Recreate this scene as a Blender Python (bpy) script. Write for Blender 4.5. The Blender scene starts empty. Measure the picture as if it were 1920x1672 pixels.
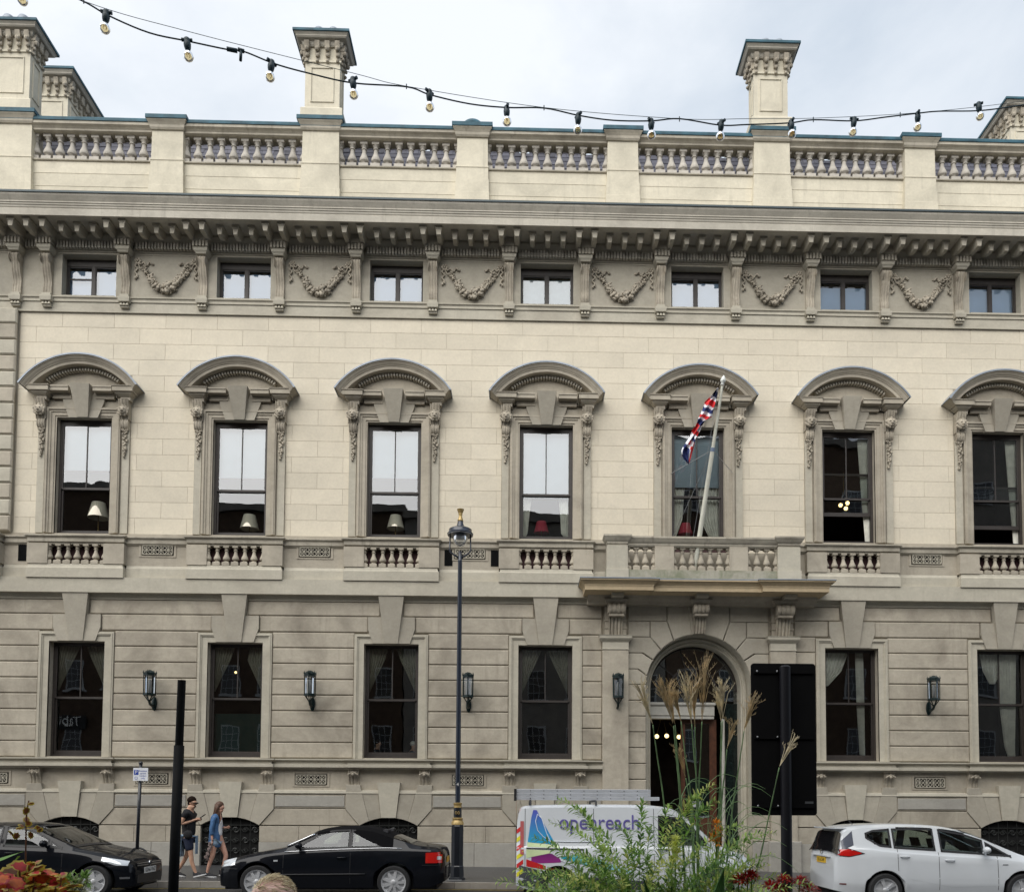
import bpy, bmesh, math, random
import numpy as np
from mathutils import Vector, Matrix
random.seed(7)
PI = math.pi
S = bpy.context.scene
COL = S.collection
# ---------------------------------------------------------------- camera
FPX, DIST, CH = 1600.0, 24.0, 1.68
YAW, PITCH, ROLL, PX, PY = 0.0248, 0.0487, 0.0047, 1016.16, 1432.19
def _cam_axes():
    cy, sy, cp, sp = math.cos(YAW), math.sin(YAW), math.cos(PITCH), math.sin(PITCH)
    F = Vector((sy*cp, cy*cp, sp)); R = Vector((cy, -sy, 0)); U = R.cross(F)
    cr, sr = math.cos(ROLL), math.sin(ROLL)
    return cr*R + sr*U, -sr*R + cr*U, F
AR, AU, AF = _cam_axes()
cd = bpy.data.cameras.new('camera'); cam = bpy.data.objects.new('camera', cd); COL.objects.link(cam)
cd.sensor_width = 36; cd.lens = FPX/1920*36
cd.shift_x = (960-PX)/1920; cd.shift_y = (PY-836)/1920
cd.clip_start = 0.1; cd.clip_end = 2000
m3 = Matrix((AR, AU, -AF)).transposed()
cam.matrix_world = Matrix.Translation((0, -DIST, CH)) @ m3.to_4x4()
S.camera = cam
# ---------------------------------------------------------------- sky, sun, exposure
SUN_DIR = Vector((-0.34, -0.66, 0.66)).normalized()
w = bpy.data.worlds.new('World'); S.world = w; w.use_nodes = True
nt = w.node_tree; nt.nodes.clear()
def N(nt, t, **k):
    n = nt.nodes.new(t)
    for a, b in k.items():
        if a in n.inputs.keys(): n.inputs[a].default_value = b
        else: setattr(n, a, b)
    return n
sky = N(nt, 'ShaderNodeTexSky'); sky.sky_type = 'NISHITA'; sky.sun_disc = False
sky.sun_elevation = math.asin(SUN_DIR.z); sky.sun_rotation = math.atan2(SUN_DIR.x, SUN_DIR.y)
sky.air_density = 1.3; sky.dust_density = 3.0
bg1 = N(nt, 'ShaderNodeBackground', Strength=0.045); bg2 = N(nt, 'ShaderNodeBackground', Strength=0.38)
tc = N(nt, 'ShaderNodeTexCoord'); mp = N(nt, 'ShaderNodeMapping'); mp.inputs['Scale'].default_value = (1.2, 1.2, 2.2)
mp.inputs['Location'].default_value = (3.1, 0.4, 0.9)
nz = N(nt, 'ShaderNodeTexNoise', Scale=2.4, Detail=8.0, Roughness=0.55, Distortion=0.3)
cr = N(nt, 'ShaderNodeValToRGB')
cr.color_ramp.elements[0].position = 0.34; cr.color_ramp.elements[0].color = (0.70, 0.78, 0.88, 1)
cr.color_ramp.elements[1].position = 0.64; cr.color_ramp.elements[1].color = (1.02, 1.06, 1.11, 1)
mix = N(nt, 'ShaderNodeMixShader', Fac=0.90); out = N(nt, 'ShaderNodeOutputWorld')
L = nt.links.new
L(tc.outputs['Generated'], mp.inputs['Vector']); L(mp.outputs[0], nz.inputs['Vector']); sep = N(nt, 'ShaderNodeSeparateXYZ'); L(tc.outputs['Generated'], sep.inputs[0])
gx = N(nt, 'ShaderNodeMath', operation='MULTIPLY_ADD'); gx.inputs[1].default_value = -0.30; L(sep.outputs['X'], gx.inputs[0]); L(nz.outputs['Fac'], gx.inputs[2]); L(gx.outputs[0], cr.inputs[0])
L(cr.outputs[0], bg2.inputs[0]); L(sky.outputs[0], bg1.inputs[0])
L(bg1.outputs[0], mix.inputs[1]); L(bg2.outputs[0], mix.inputs[2]); L(mix.outputs[0], out.inputs[0])
sd = bpy.data.lights.new('sun', 'SUN'); sun = bpy.data.objects.new('sun', sd); COL.objects.link(sun)
sd.energy = 1.5; sd.angle = math.radians(75); sd.color = (1.0, 0.965, 0.91)
sun.rotation_euler = (-SUN_DIR).to_track_quat('-Z', 'Y').to_euler(); sun.location = (0, -20, 40)
S.view_settings.view_transform = 'Standard'; S.view_settings.look = 'None'
S.view_settings.exposure = 1.42; S.view_settings.gamma = 1.0; S.view_settings.use_curve_mapping = False
S.cycles.max_bounces = 8; S.cycles.diffuse_bounces = 3; S.cycles.transparent_max_bounces = 16
S.cycles.use_denoising = True
# ---------------------------------------------------------------- geometry helpers
def WP(px, py, Y):
    """point of the plane y=Y seen at photo pixel px,py -> (x, z)"""
    d = AF*FPX + AR*(px-PX) - AU*(py-PY)
    t = (Y+DIST)/d.y
    return d.x*t, CH + d.z*t
def W3(px, py, Y):
    x, z = WP(px, py, Y); return Vector((x, Y, z))
def zr(py, Y=0.0, px=1024):
    c = 3.2*min(1, max(0, (1250-py)/700)) if px == 1024 else 0
    return WP(px, py-c, Y)[1]
class MB:
    def __init__(s): s.v = []; s.f = []; s.m = []; s.cur = 0
    def add(s, vs, fs):
        o = len(s.v); s.v += [tuple(p) for p in vs]
        for f in fs: s.f.append(tuple(i+o for i in f)); s.m.append(s.cur)
        return s
    def box(s, x0, x1, y0, y1, z0, z1, c=0.0):
        """box; c = chamfer of the front (low y) face"""
        if c:
            vs = [(x0,y1,z0),(x1,y1,z0),(x1,y1,z1),(x0,y1,z1),(x0,y0+c,z0),(x1,y0+c,z0),(x1,y0+c,z1),(x0,y0+c,z1),
                  (x0+c,y0,z0+c),(x1-c,y0,z0+c),(x1-c,y0,z1-c),(x0+c,y0,z1-c)]
            fs = [(0,3,2,1)] + [(a, b, b+4, a+4) for a, b in ((0,1),(1,2),(2,3),(3,0))] + [(a+4, b+4, b+8, a+8) for a, b in ((0,1),(1,2),(2,3),(3,0))] + [(8,9,10,11)]
            return s.add(vs, fs)
        vs = [(x0,y0,z0),(x1,y0,z0),(x1,y1,z0),(x0,y1,z0),(x0,y0,z1),(x1,y0,z1),(x1,y1,z1),(x0,y1,z1)]
        return s.add(vs, [(0,3,2,1),(4,5,6,7),(0,1,5,4),(1,2,6,5),(2,3,7,6),(3,0,4,7)])
    def prism(s, poly, yf, yb, c=0.0):
        """poly (x,z) counter-clockwise seen from the front; front at yf"""
        n = len(poly)
        a = sum(poly[i][0]*poly[(i+1)%n][1]-poly[(i+1)%n][0]*poly[i][1] for i in range(n))
        if a < 0: poly = poly[::-1]
        if c:
            ins = inset(poly, c)
            vs = [(x, yb, z) for x, z in poly] + [(x, yf+c, z) for x, z in poly] + [(x, yf, z) for x, z in ins]
            fs = [tuple(range(n))[::-1]] + [(i, (i+1)%n, (i+1)%n+n, i+n) for i in range(n)] + [(i+n, (i+1)%n+n, (i+1)%n+2*n, i+2*n) for i in range(n)] + [tuple(range(2*n, 3*n))]
        else:
            vs = [(x, yb, z) for x, z in poly] + [(x, yf, z) for x, z in poly]
            fs = [tuple(range(n))[::-1]] + [(i, (i+1)%n, (i+1)%n+n, i+n) for i in range(n)] + [tuple(range(n, 2*n))]
        return s.add(vs, fs)
    def xprism(s, prof, x0, x1):
        """prof (y,z) polygon extruded along x"""
        n = len(prof)
        vs = [(x0, y, z) for y, z in prof] + [(x1, y, z) for y, z in prof]
        return s.add(vs, [tuple(range(n)), tuple(range(n, 2*n))[::-1]] + [(i, i+n, (i+1)%n+n, (i+1)%n) for i in range(n)])
    def ring(s, prof, x0, x1, yf, yb, four=False, caps=True):
        """moulding (p, z) bottom to top wrapped round a block with mitred corners; p = projection"""
        vs = []; n = len(prof)
        for p, z in prof:
            b = yb+p if four else yb
            vs += [(x0-p, b, z), (x0-p, yf-p, z), (x1+p, yf-p, z), (x1+p, b, z)]
        fs = []
        for i in range(n-1):
            a, b = 4*i, 4*i+4
            for k in ((0,1),(1,2),(2,3)) + (((3,0),) if four else ()):
                fs.append((a+k[0], a+k[1], b+k[1], b+k[0]))
        if not four: fs.append(tuple(4*i for i in range(n))); fs.append(tuple(4*i+3 for i in range(n))[::-1])
        if caps: fs += [(0,3,2,1), (4*n-4, 4*n-3, 4*n-2, 4*n-1)]
        return s.add(vs, fs)
    def lathe(s, prof, cx=0, cy=0, n=12, z0=0, a0=0, caps=True):
        vs = []; m = len(prof)
        for r, z in prof:
            for k in range(n):
                a = a0+2*PI*k/n; vs.append((cx+r*math.cos(a), cy+r*math.sin(a), z0+z))
        fs = [(i*n+k, i*n+(k+1)%n, (i+1)*n+(k+1)%n, (i+1)*n+k) for i in range(m-1) for k in range(n)]
        if caps: fs += [tuple(range(n))[::-1], tuple(range((m-1)*n, m*n))]
        return s.add(vs, fs)
    def tube(s, pts, r, n=6, r1=None, caps=True):
        pts = [Vector(p) for p in pts]; m = len(pts)
        vs = []; prev = None
        for i, p in enumerate(pts):
            t = (pts[min(i+1, m-1)]-pts[max(i-1, 0)]).normalized()
            if prev is None: u = t.orthogonal().normalized()
            else: u = (prev - t*prev.dot(t)); u = u.normalized() if u.length > 1e-6 else t.orthogonal().normalized()
            prev = u; v = t.cross(u)
            rr = (r[i] if isinstance(r, (list, tuple)) else (r if r1 is None else r+(r1-r)*i/(m-1)))
            for k in range(n):
                a = 2*PI*k/n; vs.append(p + u*math.cos(a)*rr + v*math.sin(a)*rr)
        fs = [(i*n+k, i*n+(k+1)%n, (i+1)*n+(k+1)%n, (i+1)*n+k) for i in range(m-1) for k in range(n)]
        if caps: fs += [tuple(range(n))[::-1], tuple(range((m-1)*n, m*n))]
        return s.add(vs, fs)
    def ball(s, c, r, n=6, m=4, sc=(1,1,1)):
        vs = [(c[0], c[1], c[2]-r*sc[2])]
        for i in range(1, m):
            a = -PI/2+PI*i/m
            for k in range(n):
                b = 2*PI*k/n; vs.append((c[0]+r*sc[0]*math.cos(a)*math.cos(b), c[1]+r*sc[1]*math.cos(a)*math.sin(b), c[2]+r*sc[2]*math.sin(a)))
        vs.append((c[0], c[1], c[2]+r*sc[2])); T = len(vs)-1
        fs = [(0, 1+(k+1)%n, 1+k) for k in range(n)]
        fs += [(1+i*n+k, 1+i*n+(k+1)%n, 1+(i+1)*n+(k+1)%n, 1+(i+1)*n+k) for i in range(m-2) for k in range(n)]
        fs += [(T, 1+(m-2)*n+k, 1+(m-2)*n+(k+1)%n) for k in range(n)]
        return s.add(vs, fs)
    def xform(s, M):
        s.v = [tuple(M @ Vector(p)) for p in s.v]; return s
    def grid(s, rows, close=False):
        """rows: list of equal-length point lists"""
        n = len(rows[0]); vs = [p for r in rows for p in r]
        fs = []
        for i in range(len(rows)-1):
            for k in range(n if close else n-1):
                fs.append((i*n+k, i*n+(k+1)%n, (i+1)*n+(k+1)%n, (i+1)*n+k))
        return s.add(vs, fs)
    def mesh(s, name, mats, smooth=False):
        me = bpy.data.meshes.new(name); me.from_pydata(s.v, [], s.f)
        for m in (mats if isinstance(mats, (list, tuple)) else [mats]): me.materials.append(m)
        if len(me.materials) > 1: me.polygons.foreach_set('material_index', s.m)
        if smooth is True: me.polygons.foreach_set('use_smooth', [True]*len(me.polygons))
        elif smooth:
            me.polygons.foreach_set('use_smooth', [True]*len(me.polygons)); me.set_sharp_from_angle(angle=math.radians(smooth))
        me.update(); return me
    def obj(s, name, mats, parent=None, smooth=False, loc=None, fix=False, **kw):
        me = s.mesh(name, mats, smooth)
        if fix: fixn(me)
        return put(name, me, parent, loc, **kw)
def fixn(me):
    bm = bmesh.new(); bm.from_mesh(me); bmesh.ops.recalc_face_normals(bm, faces=bm.faces); bm.to_mesh(me); bm.free()
def put(name, me, parent=None, loc=None, rot=None, scale=None, **kw):
    o = bpy.data.objects.new(name, me); COL.objects.link(o)
    if parent: o.parent = parent
    if loc: o.location = loc
    if rot: o.rotation_euler = rot
    if scale: o.scale = scale
    for a, b in kw.items(): o[a] = b
    return o
def thing(name, label, cat, loc=(0,0,0), rot=None, group=None):
    o = put(name, None, None, loc, rot, label=label, category=cat)
    o.empty_display_size = 0.2
    if group: o['group'] = group
    return o
def copy_tree(o, parent=None):
    c = o.copy(); COL.objects.link(c)
    if parent: c.parent = parent
    for ch in list(o.children): copy_tree(ch, c)
    return c
def inset(poly, c):
    n = len(poly); out = []
    for i in range(n):
        p0, p1, p2 = Vector(poly[i-1]), Vector(poly[i]), Vector(poly[(i+1)%n])
        e1 = (p1-p0); e2 = (p2-p1)
        if e1.length < 1e-9 or e2.length < 1e-9: out.append(tuple(p1)); continue
        e1.normalize(); e2.normalize()
        n1 = Vector((-e1.y, e1.x)); n2 = Vector((-e2.y, e2.x)); b = n1+n2
        if b.length < 1e-6: b = n1
        b.normalize(); out.append(tuple(p1 + b*(c/max(0.35, b.dot(n1)))))
    return out
# ---------------------------------------------------------------- materials
def mat(name): 
    m = bpy.data.materials.new(name); m.use_nodes = True; nt = m.node_tree
    return m, nt, nt.nodes['Principled BSDF'], nt.nodes['Material Output']
def plain(name, col, rough=0.5, metal=0.0, var=0.08, scale=6.0, bump=0.0, coat=0.0, emit=0.0, spec=0.5, bscale=None):
    m, nt, b, o = mat(name); L = nt.links.new
    b.inputs['Roughness'].default_value = rough; b.inputs['Metallic'].default_value = metal
    b.inputs['Coat Weight'].default_value = coat; b.inputs['Coat Roughness'].default_value = 0.03; b.inputs['Specular IOR Level'].default_value = spec
    g = N(nt, 'ShaderNodeNewGeometry'); nz = N(nt, 'ShaderNodeTexNoise', Scale=scale, Detail=5.0, Roughness=0.6)
    L(g.outputs['Position'], nz.inputs['Vector'])
    r = N(nt, 'ShaderNodeValToRGB'); r.color_ramp.elements[0].position = 0.3; r.color_ramp.elements[1].position = 0.7
    r.color_ramp.elements[0].color = [c*(1-var) for c in col[:3]]+[1]; r.color_ramp.elements[1].color = [min(1, c*(1+var)) for c in col[:3]]+[1]
    L(nz.outputs['Fac'], r.inputs[0]); L(r.outputs[0], b.inputs['Base Color'])
    if emit: b.inputs['Emission Color'].default_value = list(col[:3])+[1]; b.inputs['Emission Strength'].default_value = emit
    if bump:
        nb = N(nt, 'ShaderNodeTexNoise', Scale=bscale or scale*6, Detail=6.0); L(g.outputs['Position'], nb.inputs['Vector'])
        bp = N(nt, 'ShaderNodeBump', Strength=bump, Distance=0.02); L(nb.outputs['Fac'], bp.inputs['Height']); L(bp.outputs[0], b.inputs['Normal'])
    return m
def stone(name, col, dirt, damt=0.5, streak=0.5, rnd=0.10, bump=0.25, rough=0.85, dscale=1.0, dpos=0.45, mott=0.45):
    """weathered limestone: base tone, per-block variation, blotches of soot and vertical streaks anchored in the place"""
    m, nt, b, o = mat(name); L = nt.links.new
    b.inputs['Roughness'].default_value = rough; b.inputs['Specular IOR Level'].default_value = 0.25
    g = N(nt, 'ShaderNodeNewGeometry'); oi = N(nt, 'ShaderNodeObjectInfo')
    n1 = N(nt, 'ShaderNodeTexNoise', Scale=0.55*dscale, Detail=9.0, Roughness=0.62, Distortion=0.6); L(g.outputs['Position'], n1.inputs['Vector'])
    mp = N(nt, 'ShaderNodeMapping'); mp.inputs['Scale'].default_value = (3.2, 3.2, 0.30); L(g.outputs['Position'], mp.inputs['Vector'])
    n2 = N(nt, 'ShaderNodeTexNoise', Scale=1.5, Detail=7.0, Roughness=0.65); L(mp.outputs[0], n2.inputs['Vector'])
    n3 = N(nt, 'ShaderNodeTexNoise', Scale=14.0, Detail=6.0, Roughness=0.7); L(g.outputs['Position'], n3.inputs['Vector'])
    r1 = N(nt, 'ShaderNodeMapRange'); r1.inputs['From Min'].default_value = dpos; r1.inputs['From Max'].default_value = dpos+0.28; r1.inputs['To Max'].default_value = damt; L(n1.outputs['Fac'], r1.inputs['Value'])
    r2 = N(nt, 'ShaderNodeMapRange'); r2.inputs['From Min'].default_value = 0.52; r2.inputs['From Max'].default_value = 0.80; r2.inputs['To Max'].default_value = streak; L(n2.outputs['Fac'], r2.inputs['Value'])
    ad = N(nt, 'ShaderNodeMath', operation='MAXIMUM'); L(r1.outputs[0], ad.inputs[0]); L(r2.outputs[0], ad.inputs[1])
    mx = N(nt, 'ShaderNodeMix', data_type='RGBA'); mx.inputs[6].default_value = list(col)+[1]; mx.inputs[7].default_value = list(dirt)+[1]; L(ad.outputs[0], mx.inputs[0])
    # fine grain and per-block brightness
    a = N(nt, 'ShaderNodeMath', operation='MULTIPLY_ADD'); a.inputs[1].default_value = 2*rnd; a.inputs[2].default_value = 1-rnd; L(oi.outputs['Random'], a.inputs[0])
    c = N(nt, 'ShaderNodeMath', operation='MULTIPLY_ADD'); c.inputs[1].default_value = 0.30; c.inputs[2].default_value = 0.85; L(n3.outputs['Fac'], c.inputs[0])
    d0 = N(nt, 'ShaderNodeMath', operation='MULTIPLY'); L(a.outputs[0], d0.inputs[0]); L(c.outputs[0], d0.inputs[1])
    mp4 = N(nt, 'ShaderNodeMapping'); mp4.inputs['Scale'].default_value = (1.0, 1.0, 1.7); L(g.outputs['Position'], mp4.inputs['Vector'])
    n4 = N(nt, 'ShaderNodeTexNoise', Scale=2.6*dscale, Detail=7.0, Roughness=0.7, Distortion=0.4); L(mp4.outputs[0], n4.inputs['Vector'])
    e4 = N(nt, 'ShaderNodeMath', operation='MULTIPLY_ADD'); e4.inputs[1].default_value = mott; e4.inputs[2].default_value = 1-mott*0.5; L(n4.outputs['Fac'], e4.inputs[0])
    d = N(nt, 'ShaderNodeMath', operation='MULTIPLY'); L(d0.outputs[0], d.inputs[0]); L(e4.outputs[0], d.inputs[1])
    mm = N(nt, 'ShaderNodeVectorMath', operation='SCALE'); L(mx.outputs[2], mm.inputs[0]); L(d.outputs[0], mm.inputs['Scale'])
    L(mm.outputs[0], b.inputs['Base Color'])
    nb = N(nt, 'ShaderNodeTexNoise', Scale=38.0, Detail=6.0, Roughness=0.7); L(g.outputs['Position'], nb.inputs['Vector'])
    bp = N(nt, 'ShaderNodeBump', Strength=bump, Distance=0.02); L(nb.outputs['Fac'], bp.inputs['Height']); L(bp.outputs[0], b.inputs['Normal'])
    return m
def glassmat(name, fac, tint=(0.92,0.96,0.95), wave=0.02, wscale=1.6, rough=0.0):
    m, nt, b, o = mat(name); L = nt.links.new; nt.nodes.remove(b)
    t = N(nt, 'ShaderNodeBsdfTransparent'); t.inputs[0].default_value = list(tint)+[1]
    gl = N(nt, 'ShaderNodeBsdfGlossy', Roughness=rough); gl.inputs[0].default_value = (0.95, 0.97, 1, 1)
    lw = N(nt, 'ShaderNodeFresnel', IOR=1.5)
    ad = N(nt, 'ShaderNodeMath', operation='ADD', use_clamp=True); ad.inputs[1].default_value = fac; L(lw.outputs[0], ad.inputs[0])
    mx = N(nt, 'ShaderNodeMixShader'); L(ad.outputs[0], mx.inputs[0]); L(t.outputs[0], mx.inputs[1]); L(gl.outputs[0], mx.inputs[2]); L(mx.outputs[0], o.inputs[0])
    if wave:
        g = N(nt, 'ShaderNodeNewGeometry'); nz = N(nt, 'ShaderNodeTexNoise', Scale=wscale, Detail=2.0); L(g.outputs['Position'], nz.inputs['Vector'])
        bp = N(nt, 'ShaderNodeBump', Strength=1.0, Distance=wave); L(nz.outputs['Fac'], bp.inputs['Height'])
        L(bp.outputs[0], gl.inputs['Normal'])
    return m
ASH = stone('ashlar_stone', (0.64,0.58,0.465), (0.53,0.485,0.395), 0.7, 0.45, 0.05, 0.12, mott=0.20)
PAR = stone('parapet_stone', (0.60,0.555,0.445), (0.36,0.335,0.27), 0.65, 0.65, 0.05, 0.25, mott=0.32)
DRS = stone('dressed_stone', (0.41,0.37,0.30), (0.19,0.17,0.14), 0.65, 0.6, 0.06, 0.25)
COR = stone('cornice_stone', (0.46,0.43,0.365), (0.24,0.22,0.185), 0.6, 0.75, 0.03, 0.3)
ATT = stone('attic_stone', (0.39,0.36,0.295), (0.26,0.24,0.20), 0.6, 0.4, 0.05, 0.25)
CRV = stone('carved_stone', (0.43,0.385,0.31), (0.12,0.105,0.085), 0.75, 0.8, 0.08, 0.4, dscale=3.0)
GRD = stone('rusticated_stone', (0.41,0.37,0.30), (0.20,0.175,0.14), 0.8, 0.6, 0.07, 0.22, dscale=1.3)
KEY = stone('key_stone', (0.37,0.34,0.28), (0.25,0.225,0.185), 0.5, 0.4, 0.09, 0.2)
LIT = stone('pale_stone', (0.45,0.42,0.345), (0.32,0.29,0.235), 0.6, 0.45, 0.04, 0.2)
GRN = stone('granite_plinth', (0.34,0.325,0.29), (0.24,0.225,0.20), 0.5, 0.4, 0.05, 0.4)
JNT = plain('stone_joint', (0.40,0.355,0.28), 0.95)
RAI = stone('rail_stone', (0.42,0.385,0.315), (0.14,0.125,0.10), 0.7, 0.85, 0.04, 0.3, dscale=1.6)
BAL = stone('baluster_stone', (0.46,0.43,0.38), (0.27,0.25,0.22), 0.5, 0.3, 0.10, 0.3, dscale=2.5)
BAL2 = stone('lower_baluster_stone', (0.40,0.36,0.29), (0.24,0.21,0.17), 0.6, 0.3, 0.12, 0.3, dscale=2.5)
LEAD = plain('lead_sheet', (0.028,0.085,0.115), 0.6, 0.0, 0.45, 3.0, spec=0.3)
LEADG = plain('grey_lead', (0.23,0.26,0.30), 0.5, 0.2, 0.2, 3.0)
SLATE = stone('roof_slate', (0.060,0.060,0.078), (0.11,0.10,0.11), 0.5, 0.3, 0.35, 0.2, rough=0.55)
WOOD = plain('painted_sash', (0.030,0.024,0.021), 0.5, 0, 0.2)
DOORW = plain('door_wood', (0.075,0.028,0.014), 0.4, 0, 0.4, 8.0)
DARK = plain('dark_interior', (0.016,0.013,0.012), 0.9)
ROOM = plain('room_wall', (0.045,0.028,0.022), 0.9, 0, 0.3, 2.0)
IRON = plain('black_ironwork', (0.003,0.0035,0.004), 0.6, 0.0, 0.3, spec=0.1)
GREENI = plain('green_black_ironwork', (0.005,0.016,0.016), 0.35, 0.3, 0.3)
GL = glassmat('window_glass', 0.10, wave=0.004, wscale=0.9)
GLD = glassmat('dark_window_glass', 0.08, wave=0.003, wscale=0.8)
GLA = glassmat('attic_glass', 0.08, wave=0.004, wscale=0.9)
BLIND = plain('roller_blind', (0.34,0.42,0.48), 0.8, 0, 0.05, 3.0)
NET = plain('white_blind', (0.24,0.33,0.47), 0.8, 0, 0.06, 1.0)
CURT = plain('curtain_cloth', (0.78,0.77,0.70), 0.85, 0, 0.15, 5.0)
CREAMP = plain('cream_paint', (0.40,0.39,0.35), 0.5)
# ================================================================ THE STONE BUILDING
B = 4.3666
XK = {k: 0.7077-0.03+(k-4)*B+{1:.03,2:.04,3:.03,4:0,5:0,6:0,7:0.02}.get(k, 0) for k in range(0, 9)}
XL0, XR0 = -17.2, 16.8
GKS = [1, 2, 3, 4, 6, 7]
def gz(x): return 0.0 if x < -5 else -0.00085*(min(x, 16)+5)**2
bld = thing('stone_clubhouse', 'three-storey cream stone clubhouse with arched entrance, balcony and roof balustrade', 'building')
OH = 0.765                                # half width of the window openings
# --- levels
Zcor = zr(426.5, -1.02); Zsof = Zcor
zA0, zA1 = zr(576, -.05), zr(498, -.05)   # attic openings
zF0, zF1 = zr(1012, 0), zr(800, 0)        # first-floor openings
zG0, zG1 = zr(1424, -.06), zr(1210, -.06)
# --- core walls behind the facing, pierced by the openings
def pierced(m, x0, x1, y0, y1, z0, z1, holes):
    xs = sorted(holes); cx = x0
    for a, b, c, d in xs:
        if a > cx: m.box(cx, a, y0, y1, z0, z1)
        if c > z0: m.box(a, b, y0, y1, z0, c)
        if d < z1: m.box(a, b, y0, y1, d, z1)
        cx = b
    if cx < x1: m.box(cx, x1, y0, y1, z0, z1)
m = MB()
HO = OH+.02
pierced(m, XL0, XR0, .014, .45, zr(1012), zr(603.6), [(XK[k]-HO, XK[k]+HO, zF0, zF1+.02) for k in range(1, 8)])
m.obj('wall', JNT, bld)
m = MB()
pierced(m, XL0, XR0, -.05, .45, zr(603.6)+.002, 18.3, [(XK[k]-HO, XK[k]+HO, zA0, zA1) for k in range(1, 8)])
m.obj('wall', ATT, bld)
AX = XK[5]-.02; AR_ = 1.50; zSP = zr(1288, -.06, 1308)       # entrance arch
m = MB()
pierced(m, XL0, XR0, -.03, .45, -1.0, zr(1012)-.002,
        sorted([(XK[k]-HO, XK[k]+HO, zG0, zG1) for k in GKS] + [(AX-AR_-.02, AX+AR_+.02, -1.0, zSP+AR_+.05)]))
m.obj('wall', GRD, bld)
# dark rooms behind
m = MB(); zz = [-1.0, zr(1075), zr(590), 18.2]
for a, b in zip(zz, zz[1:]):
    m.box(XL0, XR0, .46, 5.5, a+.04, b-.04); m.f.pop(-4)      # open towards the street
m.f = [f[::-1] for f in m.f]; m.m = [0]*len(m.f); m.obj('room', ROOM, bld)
m = MB()
for k in range(1, 8): m.box(XK[k]-1.3, XK[k]+1.3, .452, 1.1, zF0-.06, zF0-.02)
m.obj('window_board', WOOD, bld, kind='stuff')
# --- first-floor ashlar, block by block
rowz = [zr(603.6) - i*(zr(603.6)-zr(1012))/14 for i in range(15)]
def blocks(name, xcuts, z0, z1, keep, yf, yb, matl, c=.004, gap=.006):
    for a, b in zip(xcuts, xcuts[1:]):
        segs = [(a, b)]
        for h0, h1 in keep:
            ns = []
            for s0, s1 in segs:
                if h1 <= s0 or h0 >= s1: ns.append((s0, s1)); continue
                if s0 < h0: ns.append((s0, h0-gap))
                if s1 > h1: ns.append((h1+gap, s1))
            segs = ns
        for s0, s1 in segs:
            if s1-s0 > .05: MB().box(s0+gap, s1-gap, yf, yb, z0+gap, z1-gap, c).obj(name, matl, bld)
QX = WP(38, 585, 0)[0]
for i in range(14):
    z1, z0 = rowz[i], rowz[i+1]
    off = B/6 if i % 2 == 0 else 0
    cuts = [QX+.02] + [x for x in (XK[1]-B+off+j*B/3 for j in range(0, 40)) if QX+.1 < x < XR0-.3] + [XR0]
    hol = [(XK[k]-1.275, XK[k]+1.275) for k in range(1, 8)] if i >= 4 else []
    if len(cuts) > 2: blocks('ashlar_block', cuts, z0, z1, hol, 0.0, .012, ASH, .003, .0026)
# quoins at the end pavilion
m = MB(); m.box(XL0, QX-.03, -.10, .012, rowz[14], rowz[0]-.002); m.obj('wall', ATT, bld)
for i in range(14):
    a = rowz[i+1]; b = rowz[i]
    MB().box(QX-1.0, QX, -.17, -.10, a+.012, b-.012, .035).obj('quoin_stone', LIT if i % 2 == 0 else DRS, bld)
    MB().box(QX-2.2, QX-1.02, -.17, -.10, a+.012, b-.012, .035).obj('quoin_stone', DRS, bld)
# --- parapet, roof balustrade
zB0, zB1 = 18.36, zr(326.5, -.05)
bz = [zB0, zr(373, -.05), zr(349, -.05), zB1]
PIERX = [XK[4]+(j+.5)*B for j in range(-4, 4)]
PH = .46
CHIM = {0: -13.93, 2: None, 5: None}
for i in range(3):
    xs = [XL0]+PIERX+[XR0]
    for a, b in zip(xs, xs[1:]):
        MB().box(a+(PH if a != XL0 else 0), b-(PH if b != XR0 else 0), -.05, .5, bz[i]+(.006 if i else 0), bz[i+1]-.001, .006).obj('parapet_stone', PAR, bld)
zR0, zR1 = zr(268, -.12), zr(250, -.12)        # coping
for j, x in enumerate(PIERX):
    wide = j in (0, 3-1, 5)    # chimney piers
    wide = j in (0, 2, 5)
    h = PH+(.08 if wide else 0)
    up = zr(236, -.2) if wide else zr(241.5, -.2)
    m = MB(); dz = up-zR1
    m.ring([(.035, zB0), (.035, bz[1]), (.022, bz[1]+.012), (.022, bz[2]), (.005, bz[2]+.012), (0, zB1), (.015, zB1+.01), (.015, zB1+.04), (-.01, zB1+.06), (-.02, zR0+dz-.02)], x-h, x+h, -.17, .42)
    m.obj('pier', PAR, bld)
    m = MB(); m.ring([(.0, zR0+dz-.05), (.03, zR0+dz), (.035, zR0+dz+.07), (.07, zR0+dz+.13), (.10, zR0+dz+.17), (.10, up-.03)], x-h, x+h, -.19, .44).obj('pier_cap', RAI, bld)
    MB().ring([(.103, up-.09), (.125, up-.09), (.125, up+.02), (.03, up+.06)], x-h, x+h, -.19, .44).obj('lead_cover', LEAD, bld)
m = MB(); zc = zR0
m.xprism([(-.05, zc-.02), (-.10, zc), (-.10, zc+.05), (-.14, zc+.09), (-.20, zc+.13), (-.20, zR1-.02), (.3, zR1-.02), (.3, zc-.02)], XL0, XR0)
m.obj('coping_rail', RAI, bld)
MB().lathe([(.36, 0), (.35, .06), (.29, .13), (.17, .19), (0, .215)], PIERX[3], .06, 24, zr(241.5, -.2)+.05, caps=False).obj('lead_dome', LEAD, bld, True)
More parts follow.
